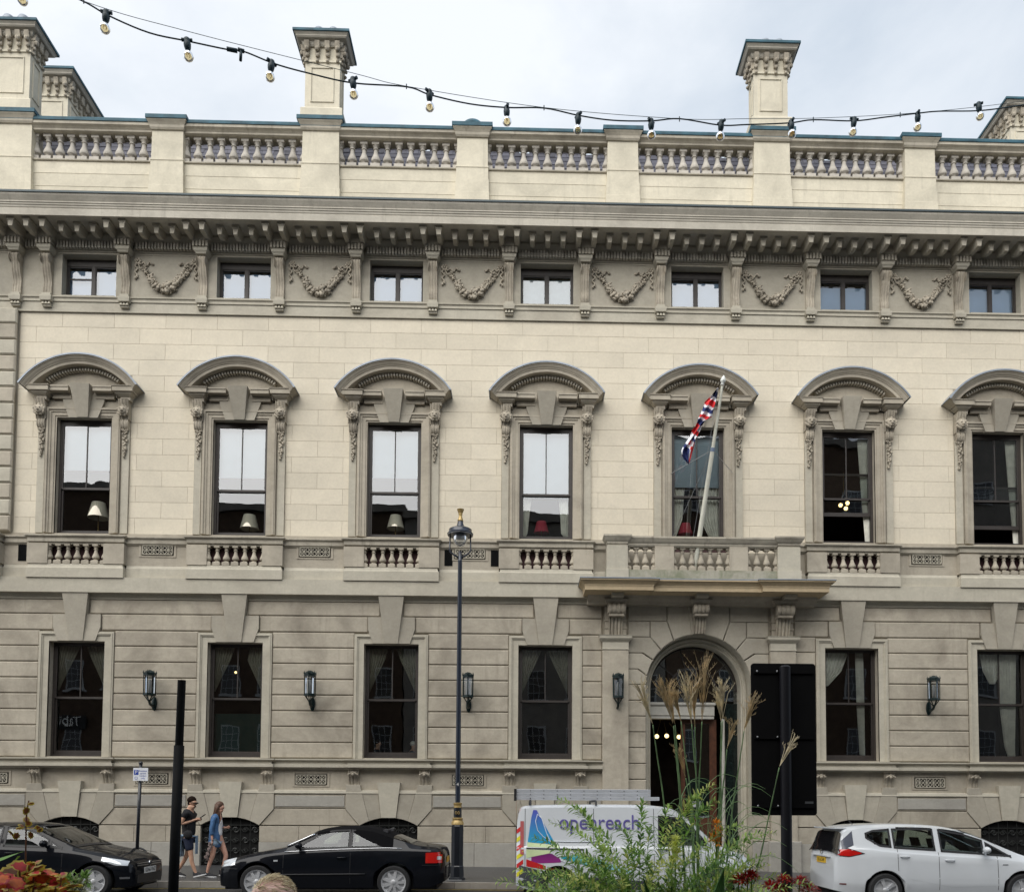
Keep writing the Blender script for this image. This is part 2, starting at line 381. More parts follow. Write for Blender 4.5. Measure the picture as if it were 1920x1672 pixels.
MB().xprism([(-.225, zR1-.075), (-.225, zR1+.0), (-.19, zR1+.045), (.31, zR1+.05), (.31, zR1-.018), (-.203, zR1-.018), (-.203, zR1-.075)], XL0, XR0).obj('lead_cover', LEAD, bld)
m = MB(); m.xprism([(-.08, zB1+.001), (-.095, zB1+.015), (-.095, zB1+.045), (-.04, zB1+.06), (.38, zB1+.06), (.38, zB1+.001)], XL0, XR0); m.obj('balustrade_base', RAI, bld)
Hb = zR0-.02-(zB1+.06)
def baluster_mesh(name, H, r, mt, sq=True):
    m = MB(); s = r*1.02
    m.box(-s, s, -s, s, 0, H*.16)
    m.add([(-s,-s,H*.16),(s,-s,H*.16),(s,s,H*.16),(-s,s,H*.16),(-r*.5,-r*.5,H*.215),(r*.5,-r*.5,H*.215),(r*.5,r*.5,H*.215),(-r*.5,r*.5,H*.215)], [(0,1,5,4),(1,2,6,5),(2,3,7,6),(3,0,4,7)])
    m.lathe([(r*.5, H*.20), (r*.62, H*.225), (r*.5, H*.25), (r*.62, H*.27), (r*.93, H*.31), (r*1.0, H*.36), (r*.93, H*.41), (r*.70, H*.50), (r*.50, H*.60), (r*.42, H*.70), (r*.42, H*.735), (r*.60, H*.75), (r*.60, H*.775), (r*.42, H*.79), (r*.46, H*.84), (r*.70, H*.885), (r*.76, H*.90)], n=14)
    m.box(-r*.78, r*.78, -r*.78, r*.78, H*.90, H)
    return m.mesh(name, mt, 35)
bme = baluster_mesh('baluster', Hb, .135, BAL)
for j in range(len(PIERX)-1):
    a = PIERX[j]+PH+(.08 if j in (0, 2, 5) else 0)-.02; b = PIERX[j+1]-PH-(.08 if j+1 in (0, 2, 5) else 0)+.02
    for i in range(11):
        put('baluster', bme, bld, (a+(b-a)*i/10, .12, zB1+.06))
for i in range(9): put('baluster', bme, bld, (PIERX[-1]+PH+.345*i, .12, zB1+.06))
for i in range(8): put('baluster', bme, bld, (PIERX[0]-PH-.12-.345*i, .12, zB1+.06))
# --- slate roof behind the balustrade
rf = put('roof', None, bld)
rz0, rz1, ry0, ry1 = zr(336, 1.0), zr(261, 2.0), 1.0, 2.0
MB().xprism([(ry0+.03, 18.4), (ry0+.03, rz0), (ry1+.03, rz1), (ry1+3, rz1), (ry1+3, 18.4)], XL0, XR0).obj('roof_deck', plain('dark_felt', (.03,.03,.035), .9), rf)
th = math.atan2(rz1-rz0, ry1-ry0); ln = math.hypot(rz1-rz0, ry1-ry0)
sl = MB().box(-.172, .172, -.012, .012, 0, .40).mesh('slate', SLATE)
nrow = 8
for r in range(nrow):
    t = r*.215+.02; zc = rz0+math.sin(th)*t; yc = ry0+math.cos(th)*t
    if zc > rz1-.1: continue
    for i in range(96):
        x = XL0+.2+i*.352+(r % 2)*.176
        if x > XR0-.2: continue
        put('slate', sl, rf, (x, yc-.02-.004*(i % 3), zc), rot=(-(PI/2-th)-.05, 0, random.uniform(-.008, .008)))
for x in (-.15, 1.9, 6.1, 9.3, -3.2):
    MB().box(x, x+.30, 1.30, 1.32, zr(292, 1.3), zr(281, 1.3)).obj('skylight', plain('skylight_glass', (.55,.63,.72), .15), rf)
# --- main cornice
m = MB()
zt = zr(385, -1.12)
C = [(.45, zt+.25), (-.05, zt+.10), (-1.10, zt+.035), (-1.14, zt), (-1.13, zr(389, -1.12)), (-1.11, zr(392, -1.1)), (-1.08, zr(396, -1.08)), (-1.05, zr(400, -1.06)), (-1.06, zr(402.5, -1.06)), (-1.04, zr(403.2, -1.04)), (-1.04, zr(407, -1.04)), (-1.02, zr(407.8, -1.03)), (-1.02, zr(411, -1.03)), (-1.0, zr(414, -1.0)), (-1.02, zr(415, -1.02)), (-1.02, Zcor), (-.99, Zcor), (-.99, Zcor+.03), (.45, Zcor+.03)]
m.xprism(C[::-1], XL0, XR0).obj('main_cornice', COR, bld)
MB().xprism([(-.9, zt+.07), (-1.16, zt+.045), (-1.165, zt-.012), (-1.142, zt-.012), (-1.142, zt+.036), (-.9, zt+.06)][::-1], XL0, XR0).obj('lead_cover', plain('dark_lead', (.03,.045,.05), .5, .3), bld)
# bed mould and architrave of the attic order
zD0, zD1 = zr(487, -.16), zr(474.7, -.16)
m = MB()
m.xprism([(-.03, zA1-.0), (-.06, zA1), (-.06, zr(494, -.06)), (-.085, zr(493.5, -.08)), (-.085, zr(490, -.08)), (-.12, zr(488, -.12)), (-.12, zD1), (-.19, zD1+.01), (-.22, zD1+.05), (-.28, Zcor-.03), (-.28, Zcor+.028), (-.03, Zcor+.028)][::-1], XL0, XR0)
m.obj('bed_moulding', ATT, bld)
CX = []                                             # consoles
x = XK[4]-B/4-7*B/2
while x < XR0: CX.append(x); x += B/2
CX = [c for c in CX if c > XK[1]-B/4-.1]; CXall = [XK[1]-B/4-.89, XK[1]-B/4-.89-2.18] + CX
m = MB()
x = XL0
while x < XR0:
    if not any(abs(x-c) < .26 for c in CXall): m.box(x-.029, x+.029, -.215, -.12, zD0, zD1-.004)
    x += .0885
m.obj('dentil_band', COR, bld, kind='stuff')
# modillions under the corona, one by one
def mod_mesh(yfr, zb, wt, wb, name='modillion'):
    m = MB(); z1 = Zsof+.029
    pr = [(-.30, z1), (yfr, z1), (yfr, z1-.07), (yfr+.02, z1-.10), (yfr+.02, zb), (yfr+.12, zb-.02), (-.42, zb+.02), (-.30, zb+.08)]
    vs = []; n = len(pr)
    for sgn in (-1, 1):
        for y, z in pr:
            f = (z-zb)/(z1-zb); hw = wb+(wt-wb)*min(1, max(0, f))
            if z > z1-.08: hw = wt+.02
            vs.append((sgn*hw, y, z))
    m.add(vs, [tuple(range(n)), tuple(range(n, 2*n))[::-1]] + [(i, i+n, (i+1)%n+n, (i+1)%n) for i in range(n)])
    me = m.mesh(name, ATT); fixn(me); return me
mo = mod_mesh(-.74, Zsof-.235, .082, .052); mo2 = mod_mesh(-.90, Zsof-.215, .086, .056)
for c in CXall:
    for d in (-.2183, .2183): put('modillion', mo2, bld, (c+d, 0, 0))
for c in CXall:
    for d in (.655, 1.0917, 1.5283):
        if c < XK[1]-B/4-.5 and d > .66: continue
        put('modillion', mo, bld, (c+d, 0, 0))
# frieze blocks breaking forward above the consoles
fb = MB()
fb.ring([(0, zr(467, -.42)-.12), (0, zr(467, -.42)), (.04, zr(467, -.42)+.03), (.08, Zsof+.02)], -.20, .20, -.38, -.12)
for i in range(5): fb.box(-.205+i*.094, -.205+i*.094+.055, -.445, -.38, zr(478, -.42), zr(467, -.42)-.01)
fbm = fb.mesh('frieze_block', KEY)
def scroll(w, prof, lobes=3, amp=.02, nx=13, name='scroll_console', matl=CRV, back=0.0):
    """fluted S-shaped bracket: prof = list of (z, projection), front grid with rounded ribs, closed sides"""
    m = MB(); rows = []
    for z, p in prof:
        r = []
        for i in range(nx):
            u = -1+2*i/(nx-1); rib = amp*abs(math.cos(PI*lobes*(u+1)/2))**.5 - amp
            r.append((u*w, -p+(-rib if 0 < i < nx-1 else amp*.6), z))
        rows.append(r)
    m.grid(rows)
    for e in (0, nx-1):
        m.grid([[(r[e][0], back, r[e][2]), r[e]] for r in rows])
    m.add([rows[0][0], rows[0][-1], (w, back, prof[0][0]), (-w, back, prof[0][0])], [(0,1,2,3)])
    m.add([rows[-1][0], rows[-1][-1], (w, back, prof[-1][0]), (-w, back, prof[-1][0])], [(3,2,1,0)])
    me = m.mesh(name, matl, 40); fixn(me); return me
zs0, zs1 = zr(567, -.25), zr(490, -.34); hs = zs1-zs0
prf = []
for i in range(22):
    t = i/21; p = .13+.05*math.sin(t*PI*1.0) + .19*max(0, (t-.45)/.55)**1.3 - .06*math.exp(-((t-.32)/.15)**2)
    if t > .93: p -= (t-.93)*1.6
    prf.append((zs0+hs*t, p))
con = scroll(.118, prf, 3, .018)
sc = MB()
for s in (-1, 1):                                    # side volutes
    for (zc, yc, r) in ((zs1-.20, -.24, .13), (zs1-.20, -.24, .07)):
        n0 = len(sc.v); sc.lathe([(r, -.012), (r, .0), (r*.7, .008)], n=14)
        for i in range(n0, len(sc.v)):
            a, b_, c_ = sc.v[i]; sc.v[i] = (s*(.118+.006+c_*(1 if r > .1 else 2.2)), yc+a, zc+b_)
scm = sc.mesh('volute', CRV, 40); fixn(scm)
cb = MB()
cb.ring([(0, zs1-.02), (.02, zs1+.02), (.05, zs1+.05), (.06, zs1+.09), (.07, zr(478, -.42))], -.135, .135, -.33, -.05)
cb_top = cb.mesh('console_cap', LIT); cb = MB()
cb.box(-.125, .125, -.19, -.05, zr(575, -.2), zs0)
cb.ring([(0, zr(583.5, -.2)), (.015, zr(583, -.2)), (.03, zr(577, -.2)), (.03, zr(574.5, -.2))], -.135, .135, -.20, -.05)
for i in range(3):
    cx = -.085+i*.085; z1 = zr(584, -.18); z0 = zr(590, -.18)
    cb.add([(cx-.012,-.16,z1),(cx+.012,-.16,z1),(cx+.038,-.20,z0),(cx-.038,-.20,z0),(cx-.012,-.05,z1),(cx+.012,-.05,z1),(cx+.038,-.05,z0),(cx-.038,-.05,z0)], [(0,3,2,1),(3,7,6,2),(0,4,7,3),(1,2,6,5)])
cb.box(-.115, .115, -.15, -.05, zr(593, -.18), zr(590.2, -.18))
cbm = cb.mesh('console_block', LIT)
for c in CXall:
    put('frieze_block', fbm, bld, (c, 0, 0)); k = put('console', con, bld, (c, 0, 0))
    put('console_foot', cbm, k); put('console_cap', cb_top, k); put('volute', scm, k)
# string course under the attic
MB().xprism([(-.02, zr(604, -.06)), (-.06, zr(604, -.06)), (-.06, zr(586, -.06)), (-.09, zr(585.2, -.08)), (-.09, zr(579.5, -.1)), (-.11, zr(578.5, -.1)), (-.13, zr(577, -.12)), (-.13, zr(575.5, -.12)), (-.02, zr(575.5, -.12)+.01)][::-1], XL0, XR0).obj('string_course', LIT, bld)
# carved garlands in the blank attic bays
def garland():
    m = MB(); rnd = random.Random(3)
    zc, zt_ = zr(561, -.1), zr(520, -.08)
    for i in range(190):
        t = rnd.uniform(-1, 1); u = abs(t); x = .64*t; z = zc+.02+(zt_-zc)*(u**1.9)
        sp = .12*(1-u*.50); r = rnd.uniform(.040, .068)*(1-.25*u)
        x += rnd.uniform(-sp, sp)*.9; z += rnd.uniform(-sp, sp)
        m.ball((x, -.07-rnd.uniform(0, .13)*(1-u*.6), z), r*.9, 7, 4, (1, .9, 1))
        for q in range(2):
            a = rnd.uniform(0, 2*PI); m.ball((x+r*.9*math.cos(a), -.07-rnd.uniform(0, .10), z+r*.9*math.sin(a)), r*.45, 5, 3)
    for s in (-1, 1):
        rx, rz = s*.80, zr(509, -.08)
        for q in range(6):
            a = q*PI/3; m.ball((rx+.07*math.cos(a), -.085, rz+.07*math.sin(a)), .042, 6, 3, (1, .6, 1))
        m.ball((rx, -.10, rz), .03, 6, 4)
        m.tube([(rx, -.08, rz-.05), (s*.72, -.08, rz-.22), (s*.62, -.08, zt_-.0)], .018, 5)
        p = [(s*(.76-.40*i/16), -.075-.02*math.sin(i*1.1), rz-.03-.05*math.sin(i*.95)-.05*math.sin(i/16*PI)) for i in range(17)]
        m.tube(p, .026, 5)
        p = [(s*(.84+.035*math.sin(i*1.0)), -.075, rz-.08-.42*i/14) for i in range(15)]
        m.tube(p, .024, 5); m.ball((s*.86, -.08, rz-.5), .035, 6, 4); m.ball((s*.80, -.08, rz-.46), .026, 6, 4)
    return m.mesh('garland', CRV, True)
gme = garland()
for k in range(1, 8):
    if XK[k]+B/2 < XR0: put('garland', gme, bld, (XK[k]+B/2, -.015, 0))
# ---------------------------------------------------------------- windows
def sash(parent, x, zb, zt_, hw, y, bar='v', rail=None, fw=.055, glass=GL, open_=0):
    """frame, rails and panes of one window; returns nothing"""
    m = MB()
    m.box(x-hw, x-hw+fw, y, y+.07, zb, zt_); m.box(x+hw-fw, x+hw, y, y+.07, zb, zt_)
    m.box(x-hw+fw, x+hw-fw, y, y+.07, zt_-fw, zt_); m.box(x-hw+fw, x+hw-fw, y, y+.07, zb, zb+fw*1.3)
    m.obj('frame', WOOD, parent)
    return
def window(k, kind):
    x = XK[k]; p = put('window', None, bld)
    if kind == 'first':
        zb, zt_ = zF0, zF1; y = .13; fw = .05; hw = OH
        head = zr(813, .2); mid = zr(932, .22)
    elif kind == 'ground':
        zb, zt_ = zG0, zG1; y = .16; fw = .045; hw = OH; head = zr(1216, .17); mid = zr(1315, .17)
    else:
        zb, zt_ = zA0, zA1; y = .20; fw = .035; hw = OH; head = zr(521, .2); mid = None
    m = MB()
    m.box(x-hw, x-hw+fw+.02, y, y+.10, zb, zt_); m.box(x+hw-fw-.02, x+hw, y, y+.10, zb, zt_)
    m.box(x-hw+fw+.02, x+hw-fw-.02, y, y+.10, head, zt_); m.box(x-hw+fw+.02, x+hw-fw-.02, y, y+.10, zb, zb+(.09 if kind != 'attic' else .03))
    m.obj('frame', WOOD, p)
    i0, i1 = x-hw+fw+.02, x+hw-fw-.02; b0 = zb+(.09 if kind != 'attic' else .03)
    g = {'first': GL, 'ground': GLD, 'attic': GLA}[kind]
    if kind == 'attic':
        mm = MB(); mm.box(x-.045, x+.045, y+.005, y+.09, b0, head)
        for a, b in ((i0, x-.045), (x+.045, i1)):
            for q in (a, b-.022): mm.box(q, q+.022, y+.02, y+.06, b0, head)
            mm.box(a+.022, b-.022, y+.02, y+.06, head-.03, head); mm.box(a+.022, b-.022, y+.02, y+.06, b0, b0+.025)
        if k == 1: mm.box(i0+.022, x-.067, y+.02, y+.06, b0+.62, b0+.66)
        mm.obj('casement', WOOD, p)
        for a, b in ((i0+.022, x-.067), (x+.067, i1-.022)):
            MB().add([(a, y+.04, b0+.02), (b, y+.04, b0+.02), (b, y+.04, head-.03), (a, y+.04, head-.03)], [(0,1,2,3)]).obj('pane', g, p)
        dd = .16 if k not in (6,) else .22
        MB().add([(x-hw, y+.12, zb), (x+hw, y+.12, zb), (x+hw, y+.12, head+.1-dd), (x-hw, y+.12, head+.1-dd)], [(0,1,2,3)]).obj('blind', NET if k != 4 else plain('grey_blind', (.33,.38,.42), .8), p)
    else:
        lo = {6: .75, 7: .42}.get(k, 0) if kind == 'first' else 0     # lower sash pushed up
        mm = MB(); r = .045
        # upper sash (outer), lower sash (inner)
        mm.box(i0, i0+r, y+.01, y+.05, mid, head); mm.box(i1-r, i1, y+.01, y+.05, mid, head)
        mm.box(i0+r, i1-r, y+.01, y+.05, mid-.02, mid+.04); mm.box(i0+r, i1-r, y+.01, y+.05, head-.04, head)
        mm.box(x-.014, x+.014, y+.012, y+.048, mid+.04, head-.04)
        mm.box(i0, i0+r, y+.055, y+.095, b0+lo, mid+lo); mm.box(i1-r, i1, y+.055, y+.095, b0+lo, mid+lo)
        mm.box(i0+r, i1-r, y+.055, y+.095, b0+lo, b0+lo+(.11 if kind == 'ground' or lo else .05)); mm.box(i0+r, i1-r, y+.055, y+.095, mid-.03+lo, mid+.03+lo)
        mm.obj('sash', WOOD, p)
        MB().add([(i0+r, y+.03, mid+.04), (x-.014, y+.03, mid+.04), (x-.014, y+.03, head-.04), (i0+r, y+.03, head-.04)], [(0,1,2,3)]).obj('pane', g, p)
        MB().add([(x+.014, y+.03, mid+.04), (i1-r, y+.03, mid+.04), (i1-r, y+.03, head-.04), (x+.014, y+.03, head-.04)], [(0,1,2,3)]).obj('pane', g, p)
        a_ = b0+lo+.05
        MB().add([(i0+r, y+.075, a_), (i1-r, y+.075, a_), (i1-r, y+.075, mid-.03+lo), (i0+r, y+.075, mid-.03+lo)], [(0,1,2,3)]).obj('pane', GLD if kind == 'first' else g, p)
        if kind == 'first' and k in (1, 2, 3, 4, 5):
            drop = {1: .62, 2: .46, 3: .52, 4: .02, 5: .37}[k]
            bz0 = mid+(drop if k != 4 else -.02)
            rows = []
            for zz_ in (bz0, zt_): rows.append([(x-hw+2*hw*i/12, y+.16+.006*math.sin(i*1.3), zz_) for i in range(13)])
            MB().grid(rows).obj('blind', BLIND, p, True)
            MB().box(x-hw, x+hw, y+.145, y+.175, bz0-.03, bz0).obj('blind_rail', BLIND, p)
    return p
for k in range(1, 8): window(k, 'attic'); window(k, 'first')
for k in GKS: window(k, 'ground')
# stone linings of the attic openings
m = MB()
for k in range(1, 8):
    x = XK[k]
    for a, b in ((-OH-.02, -OH), (OH, OH+.02)): m.box(x+a, x+b, -.048, .40, zA0, zA1)
    m.box(x-OH, x+OH, -.048, .40, zA1-.001, zA1+.02); m.box(x-OH, x+OH, -.12, .40, zA0-.03, zA0)
m.obj('reveal', LIT, bld)
# ---------------------------------------------------------------- first-floor window surrounds (one of each, shared by seven windows)
def arc(R, zc, a0, a1, n): return [(R*math.sin(a0+(a1-a0)*i/n), zc+R*math.cos(a0+(a1-a0)*i/n)) for i in range(n+1)]
yP = -.50
tipz = zr(735, yP); pkz = zr(680.5, yP); hc = 1.61; ri = pkz-tipz; RR = (hc*hc+ri*ri)/(2*ri); zc0 = pkz-RR; am = math.asin(hc/RR)
def arcsweep(prof, a0, a1, n, zc=zc0):
    m = MB(); rows = []
    for i in range(n+1):
        a = a0+(a1-a0)*i/n
        rows.append([(r*math.sin(a), -p, zc+r*math.cos(a)) for r, p in prof])
    m.grid(rows, close=True); k = len(prof)
    m.f.append(tuple(range(k))[::-1]); m.f.append(tuple(range(n*k, n*k+k))); m.m += [0, 0]
    return m
HOODP = [(RR, 0), (RR, .50), (RR-.045, .505), (RR-.06, .48), (RR-.10, .46), (RR-.135, .42), (RR-.15, .42), (RR-.155, .40), (RR-.235, .39), (RR-.235, .12), (RR-.30, .11), (RR-.30, 0)]
h = arcsweep(HOODP, -am, am, 40); hood = h.mesh('hood_moulding', DRS, 30); fixn(hood)
h = arcsweep([(RR+.025, 0), (RR+.025, .52), (RR-.02, .525), (RR-.02, .506), (RR+.004, .50), (RR+.004, 0)], -am-.012, am+.012, 40); hlead = h.mesh('lead_flashing', LEADG, 30); fixn(hlead)
m = MB(); na = int(2*am*.95*(RR-.27)/.086)
for i in range(na):
    a = -am*.86+2*am*.86*i/(na-1); r0, r1 = RR-.345, RR-.262
    if zc0+r0*math.cos(a) < zr(737, -.15)+.02: continue
    da = .021/r1*1.0
    poly = [(r0*math.sin(a-da), zc0+r0*math.cos(a-da)), (r0*math.sin(a+da), zc0+r0*math.cos(a+da)), (r1*math.sin(a+da), zc0+r1*math.cos(a+da)), (r1*math.sin(a-da), zc0+r1*math.cos(a-da))]
    m.prism(poly, -.24, -.05)
zk0, zk1 = zr(749, -.36), zr(739, -.36)
for i in range(21):                                  # horizontal dentils
    u = -1.27+i*.0715
    for s in (-1, 1):
        if abs(u) > .58 : m.box(s*u-.02, s*u+.02, -.22 if abs(u) > 1.0 else -.13, -.05, zr(760, -.15), zr(752.5, -.15))
dent = m.mesh('dentil_band', COR)
m = MB()
tym = [(-1.42, zk0), (1.42, zk0)] + [(x, z) for x, z in arc(RR-.30, zc0, math.asin(1.42/RR), -math.asin(1.42/RR), 20) if z > zk0]
m.prism(tym, -.07, -.012)
m.prism([(x*.93, z-.055) if z > zk0+.01 else (x*.93, z) for x, z in tym], -.085, -.07)
tymp = m.mesh('tympanum', DRS)
hcors = []
PR_ = [(-.14, zk0-.30), (-.14, zk0-.10), (-.10, zk0-.07), (-.06, zk0-.04), (-.05, zk0), (0, zk0+.004), (0, zk1-.035), (.02, zk1-.025), (.03, zk1)]
for s in (-1, 1):
    m = MB()
    a, b = (-1.47, -.86) if s < 0 else (.86, 1.47)
    m.ring([(p, z) for p, z in PR_[1:]], a+.05, b-.0, -.40, -.05)
    m.box(a+.22, b-.12, -.24, -.05, zk0-.20, zk0-.06)
    a, b = (-.858, -.34) if s < 0 else (.34, .858)
    m.box(a, b, -.33, -.05, zr(748.5, -.33), zr(742, -.33)); m.box(a, b, -.35, -.05, zr(742, -.33)+.001, zr(739.5, -.33))
    m.box(a, b, -.15, -.05, zr(765, -.1), zr(748.5, -.33)-.002)
    hcors.append(m.mesh('hood_cornice', DRS))
# frieze panel and architrave with ears
zfr = zr(784, -.04)
m = MB()
m.box(-1.275, -OH+.0, -.02, .012, zF0, zk0-.1); m.box(OH, 1.275, -.02, .012, zF0, zk0-.1)
m.box(-OH, OH, -.02, .012, zF1, zk0-.1)
m.box(-1.10, 1.10, -.05, -.02, zr(781, -.05), zk0-.15)
panel = m.mesh('surround_panel', DRS)
m = MB()
def frame3(m, hx, top, wds, y0, ys, zbot, yb=-.02):
    """architrave: nested bands of a door-case profile round three sides; wds outer offsets, ys = face depth of each band"""
    prev = hx
    for wd, y in zip(wds, ys):
        o = hx+wd
        tt = top+wd
        m.box(-o, -prev, y, yb, zbot, tt); m.box(prev, o, y, yb, zbot, tt)
        m.box(-prev, prev, y, yb, top+(prev-hx), tt)
        prev = o
frame3(m, OH, zF1, [.045, .14, .20, .235, .27], 0, [-.05, -.075, -.10, -.135, -.115], zF0)
for s in (-1, 1):                                    # ears
    m.box(s*1.035 if s > 0 else -1.13, 1.13 if s > 0 else -1.035, -.10, -.02, zr(812, -.1), zr(782, -.1))
archi = m.mesh('architrave', DRS)
m = MB()                                             # lining of the opening
for s in (-1, 1): m.box(*( (-OH-.018, -OH) if s < 0 else (OH, OH+.018)), -.045, .44, zF0, zF1)
m.box(-OH, OH, -.045, .44, zF1-.001, zF1+.018); rev = m.mesh('reveal', DRS)
strips = [MB().box(*((1.075, 1.275) if s > 0 else (-1.275, -1.075)), -.06, -.02, zF0, zr(815, -.1)).mesh('pilaster_strip', LIT) for s in (-1, 1)]
zt_k, zb_k = zr(734.5, -.42), zr(797, -.18)
def wedge(name, pts_front, yb, matl):
    """pts_front = four (x, y, z) of the sloping front face, extended back to yb"""
    m = MB(); n = len(pts_front)
    vs = [(x, y, z) for x, y, z in pts_front] + [(x, yb, z) for x, y, z in pts_front]
    m.add(vs, [tuple(range(n)), tuple(range(n, 2*n))[::-1]] + [(i, i+n, (i+1)%n+n, (i+1)%n) for i in range(n)])
    me = m.mesh(name, matl); fixn(me); return me
keym = wedge('keystone', [(-.148, -.17, zb_k), (.148, -.17, zb_k), (.275, -.41, zt_k), (-.275, -.41, zt_k)], -.02, KEY)
zv1, zv0 = zr(755, -.14), zr(798, -.14)
vl = wedge('voussoir', [(-.405, -.13, zv0), (-.152, -.13, zv0), (-.235, -.13, zv1), (-.575, -.13, zv1), (-.575, -.13, zr(768, -.14))], -.02, KEY)
vr = wedge('voussoir', [(.405, -.13, zv0), (.152, -.13, zv0), (.235, -.13, zv1), (.575, -.13, zv1), (.575, -.13, zr(768, -.14))], -.02, KEY)
# little consoles with lion masks and hanging drops
zc1, zc2, zc3, zc4 = zr(763, -.25), zr(800, -.2), zr(818, -.15), zr(868, -.1)
pf = [(zc2+(zc1-zc2)*i/8, .17+.09*(i/8)+.02*math.sin(i)) for i in range(9)]
c1 = scroll(.135, pf, 3, .02, name='console')
pf = [(zc3+(zc2-zc3+.03)*i/8, .11+.07*math.sin(i/8*PI)**.7+.03*(i/8)) for i in range(9)]
c2 = scroll(.11, pf, 3, .018, name='console_scroll')
m = MB(); rnd = random.Random(5); zl = (zc1+zc2)/2-.06
m.ball((0, -.27, zl), .12, 10, 7, (1.05, .6, 1.05))
for i in range(26):
    a = i/26*2*PI; m.ball((.135*math.cos(a)+rnd.uniform(-.015, .015), -.245-rnd.uniform(0, .03), zl+.13*math.sin(a)), rnd.uniform(.028, .045), 6, 4)
m.ball((0, -.36, zl-.03), .04, 6, 4); m.ball((-.05, -.335, zl+.035), .025, 6, 4); m.ball((.05, -.335, zl+.035), .025, 6, 4); m.ball((0, -.33, zl-.09), .045, 6, 4, (1.2, .8, .5))
lion = m.mesh('lion_mask', CRV, True)
m = MB()
for i in range(46):
    t = i/45; ww = .075*(1-.75*abs(t-.35)/.65) if t < .8 else .045
    if .76 < t < .82: ww = .015
    z = zc3-.02-(zc3-zc4)*t
    m.ball((rnd.uniform(-ww, ww), -.075-rnd.uniform(0, .045), z), rnd.uniform(.022, .040), 6, 4)
for i in range(5): m.ball((-.08+.04*i, -.11, zc3-.03+.015*math.cos(i*1.57)), .028, 6, 4)
drop = m.mesh('festoon_drop', CRV, True)
for k in range(1, 8):
    x = XK[k]; p = put('window_surround', None, bld)
    for nm, me in (('hood_moulding', hood), ('lead_flashing', hlead), ('dentil_band', dent), ('tympanum', tymp), ('hood_cornice', hcors[0]), ('hood_cornice', hcors[1]), ('surround_panel', panel), ('architrave', archi), ('reveal', rev), ('pilaster_strip', strips[0]), ('pilaster_strip', strips[1]), ('keystone', keym), ('voussoir', vl), ('voussoir', vr)):
        o_ = put(nm, me, p, (x, 0, 0))
        if nm == 'dentil_band': o_['kind'] = 'stuff'
    for s in (-1, 1):
        for nm, me in (('console', c1), ('console_scroll', c2), ('lion_mask', lion), ('festoon_drop', drop)):
            put(nm, me, p, (x+s*1.16, 0, 0))
# ---------------------------------------------------------------- first-floor sill course, balconettes
def seg(name, prof, x0, x1, yf, matl, yb=.01): return MB().ring(prof, x0, x1, yf, yb).obj(name, matl, bld)
zS1 = zr(1012, -.45); zS0 = zr(1024.5, -.42)
SP = [(-.06, zS0-.06), (-.05, zS0-.02), (0, zS0), (0, zS0+.10), (.02, zS0+.115), (.05, zS1-.04), (.06, zS1-.035), (.06, zS1)]
zPd0, zPd1 = zr(1067, -.32), zS0-.05
zBs0 = zr(1091, -.34)
BM = [(0, zBs0-.02), (0, zr(1075, -.34)), (-.03, zr(1072, -.34)), (-.05, zPd0-.0)]
xs = [XL0]
for k in GKS: xs += [XK[k]-1.33, XK[k]+1.33]
segs = [(XL0, QX-.12, -.42)]
gaps = []
prev = QX-.12
for k in GKS:
    a, b = XK[k]-1.33, XK[k]+1.33
    gaps.append((prev, a)); segs.append((a, b, -.32)); prev = b
gaps.append((prev, XR0))
E0, E1 = WP(1136, 1040, -.66)[0], WP(1500, 1040, -.66)[0]    # balcony piers
for a, b, y in segs:
    MB().ring(SP, a, b, y, .01).obj('sill_course', RAI, bld)
    MB().ring(BM, a, b, y-.02, .01).obj('pedestal_base', LIT, bld)
for a, b in gaps:
    if a < XK[5] < b: b_ = [(a, E0+.1), (E1-.1, b)]
    else: b_ = [(a, b)]
    for a1, b1 in b_:
        MB().xprism([(.01, zS0-.06), (-.20+.06, zS0-.06), (-.20, zS0), (-.20, zS0+.10), (-.25, zS1-.035), (-.25, zS1-.01), (.01, zS1-.006)][::-1], a1+.0, b1-.0).obj('sill_course', RAI, bld)
        MB().box(a1, b1, -.13, .01, zPd0+.002, zPd1+.04).obj('pedestal_panel', DRS, bld)
        MB().xprism([(.01, zBs0-.02), (-.17, zBs0-.02), (-.17, zr(1075, -.2)), (-.13, zPd0+.0), (.01, zPd0)][::-1], a1, b1).obj('pedestal_base', LIT, bld)
hb = zPd1-zPd0
bm2 = baluster_mesh('baluster', hb, .098, BAL2)
maroon = plain('dark_red_backing', (.045,.016,.018), .8)
for k in GKS:
    x = XK[k]
    for s in (-1, 1): MB().box(*sorted((x+s*OH, x+s*1.33)), -.32, .01, zPd0, zPd1).obj('pedestal', DRS, bld)
    MB().box(x-OH, x+OH, -.06, .01, zPd0, zPd1).obj('balconette_back', maroon, bld)
    for i in range(7): put('baluster', bm2, bld, (x-OH+i*2*OH/6, -.20, zPd0))
MB().box(XL0, QX-.12, -.42, .01, zPd0, zPd1).obj('pedestal', DRS, bld)
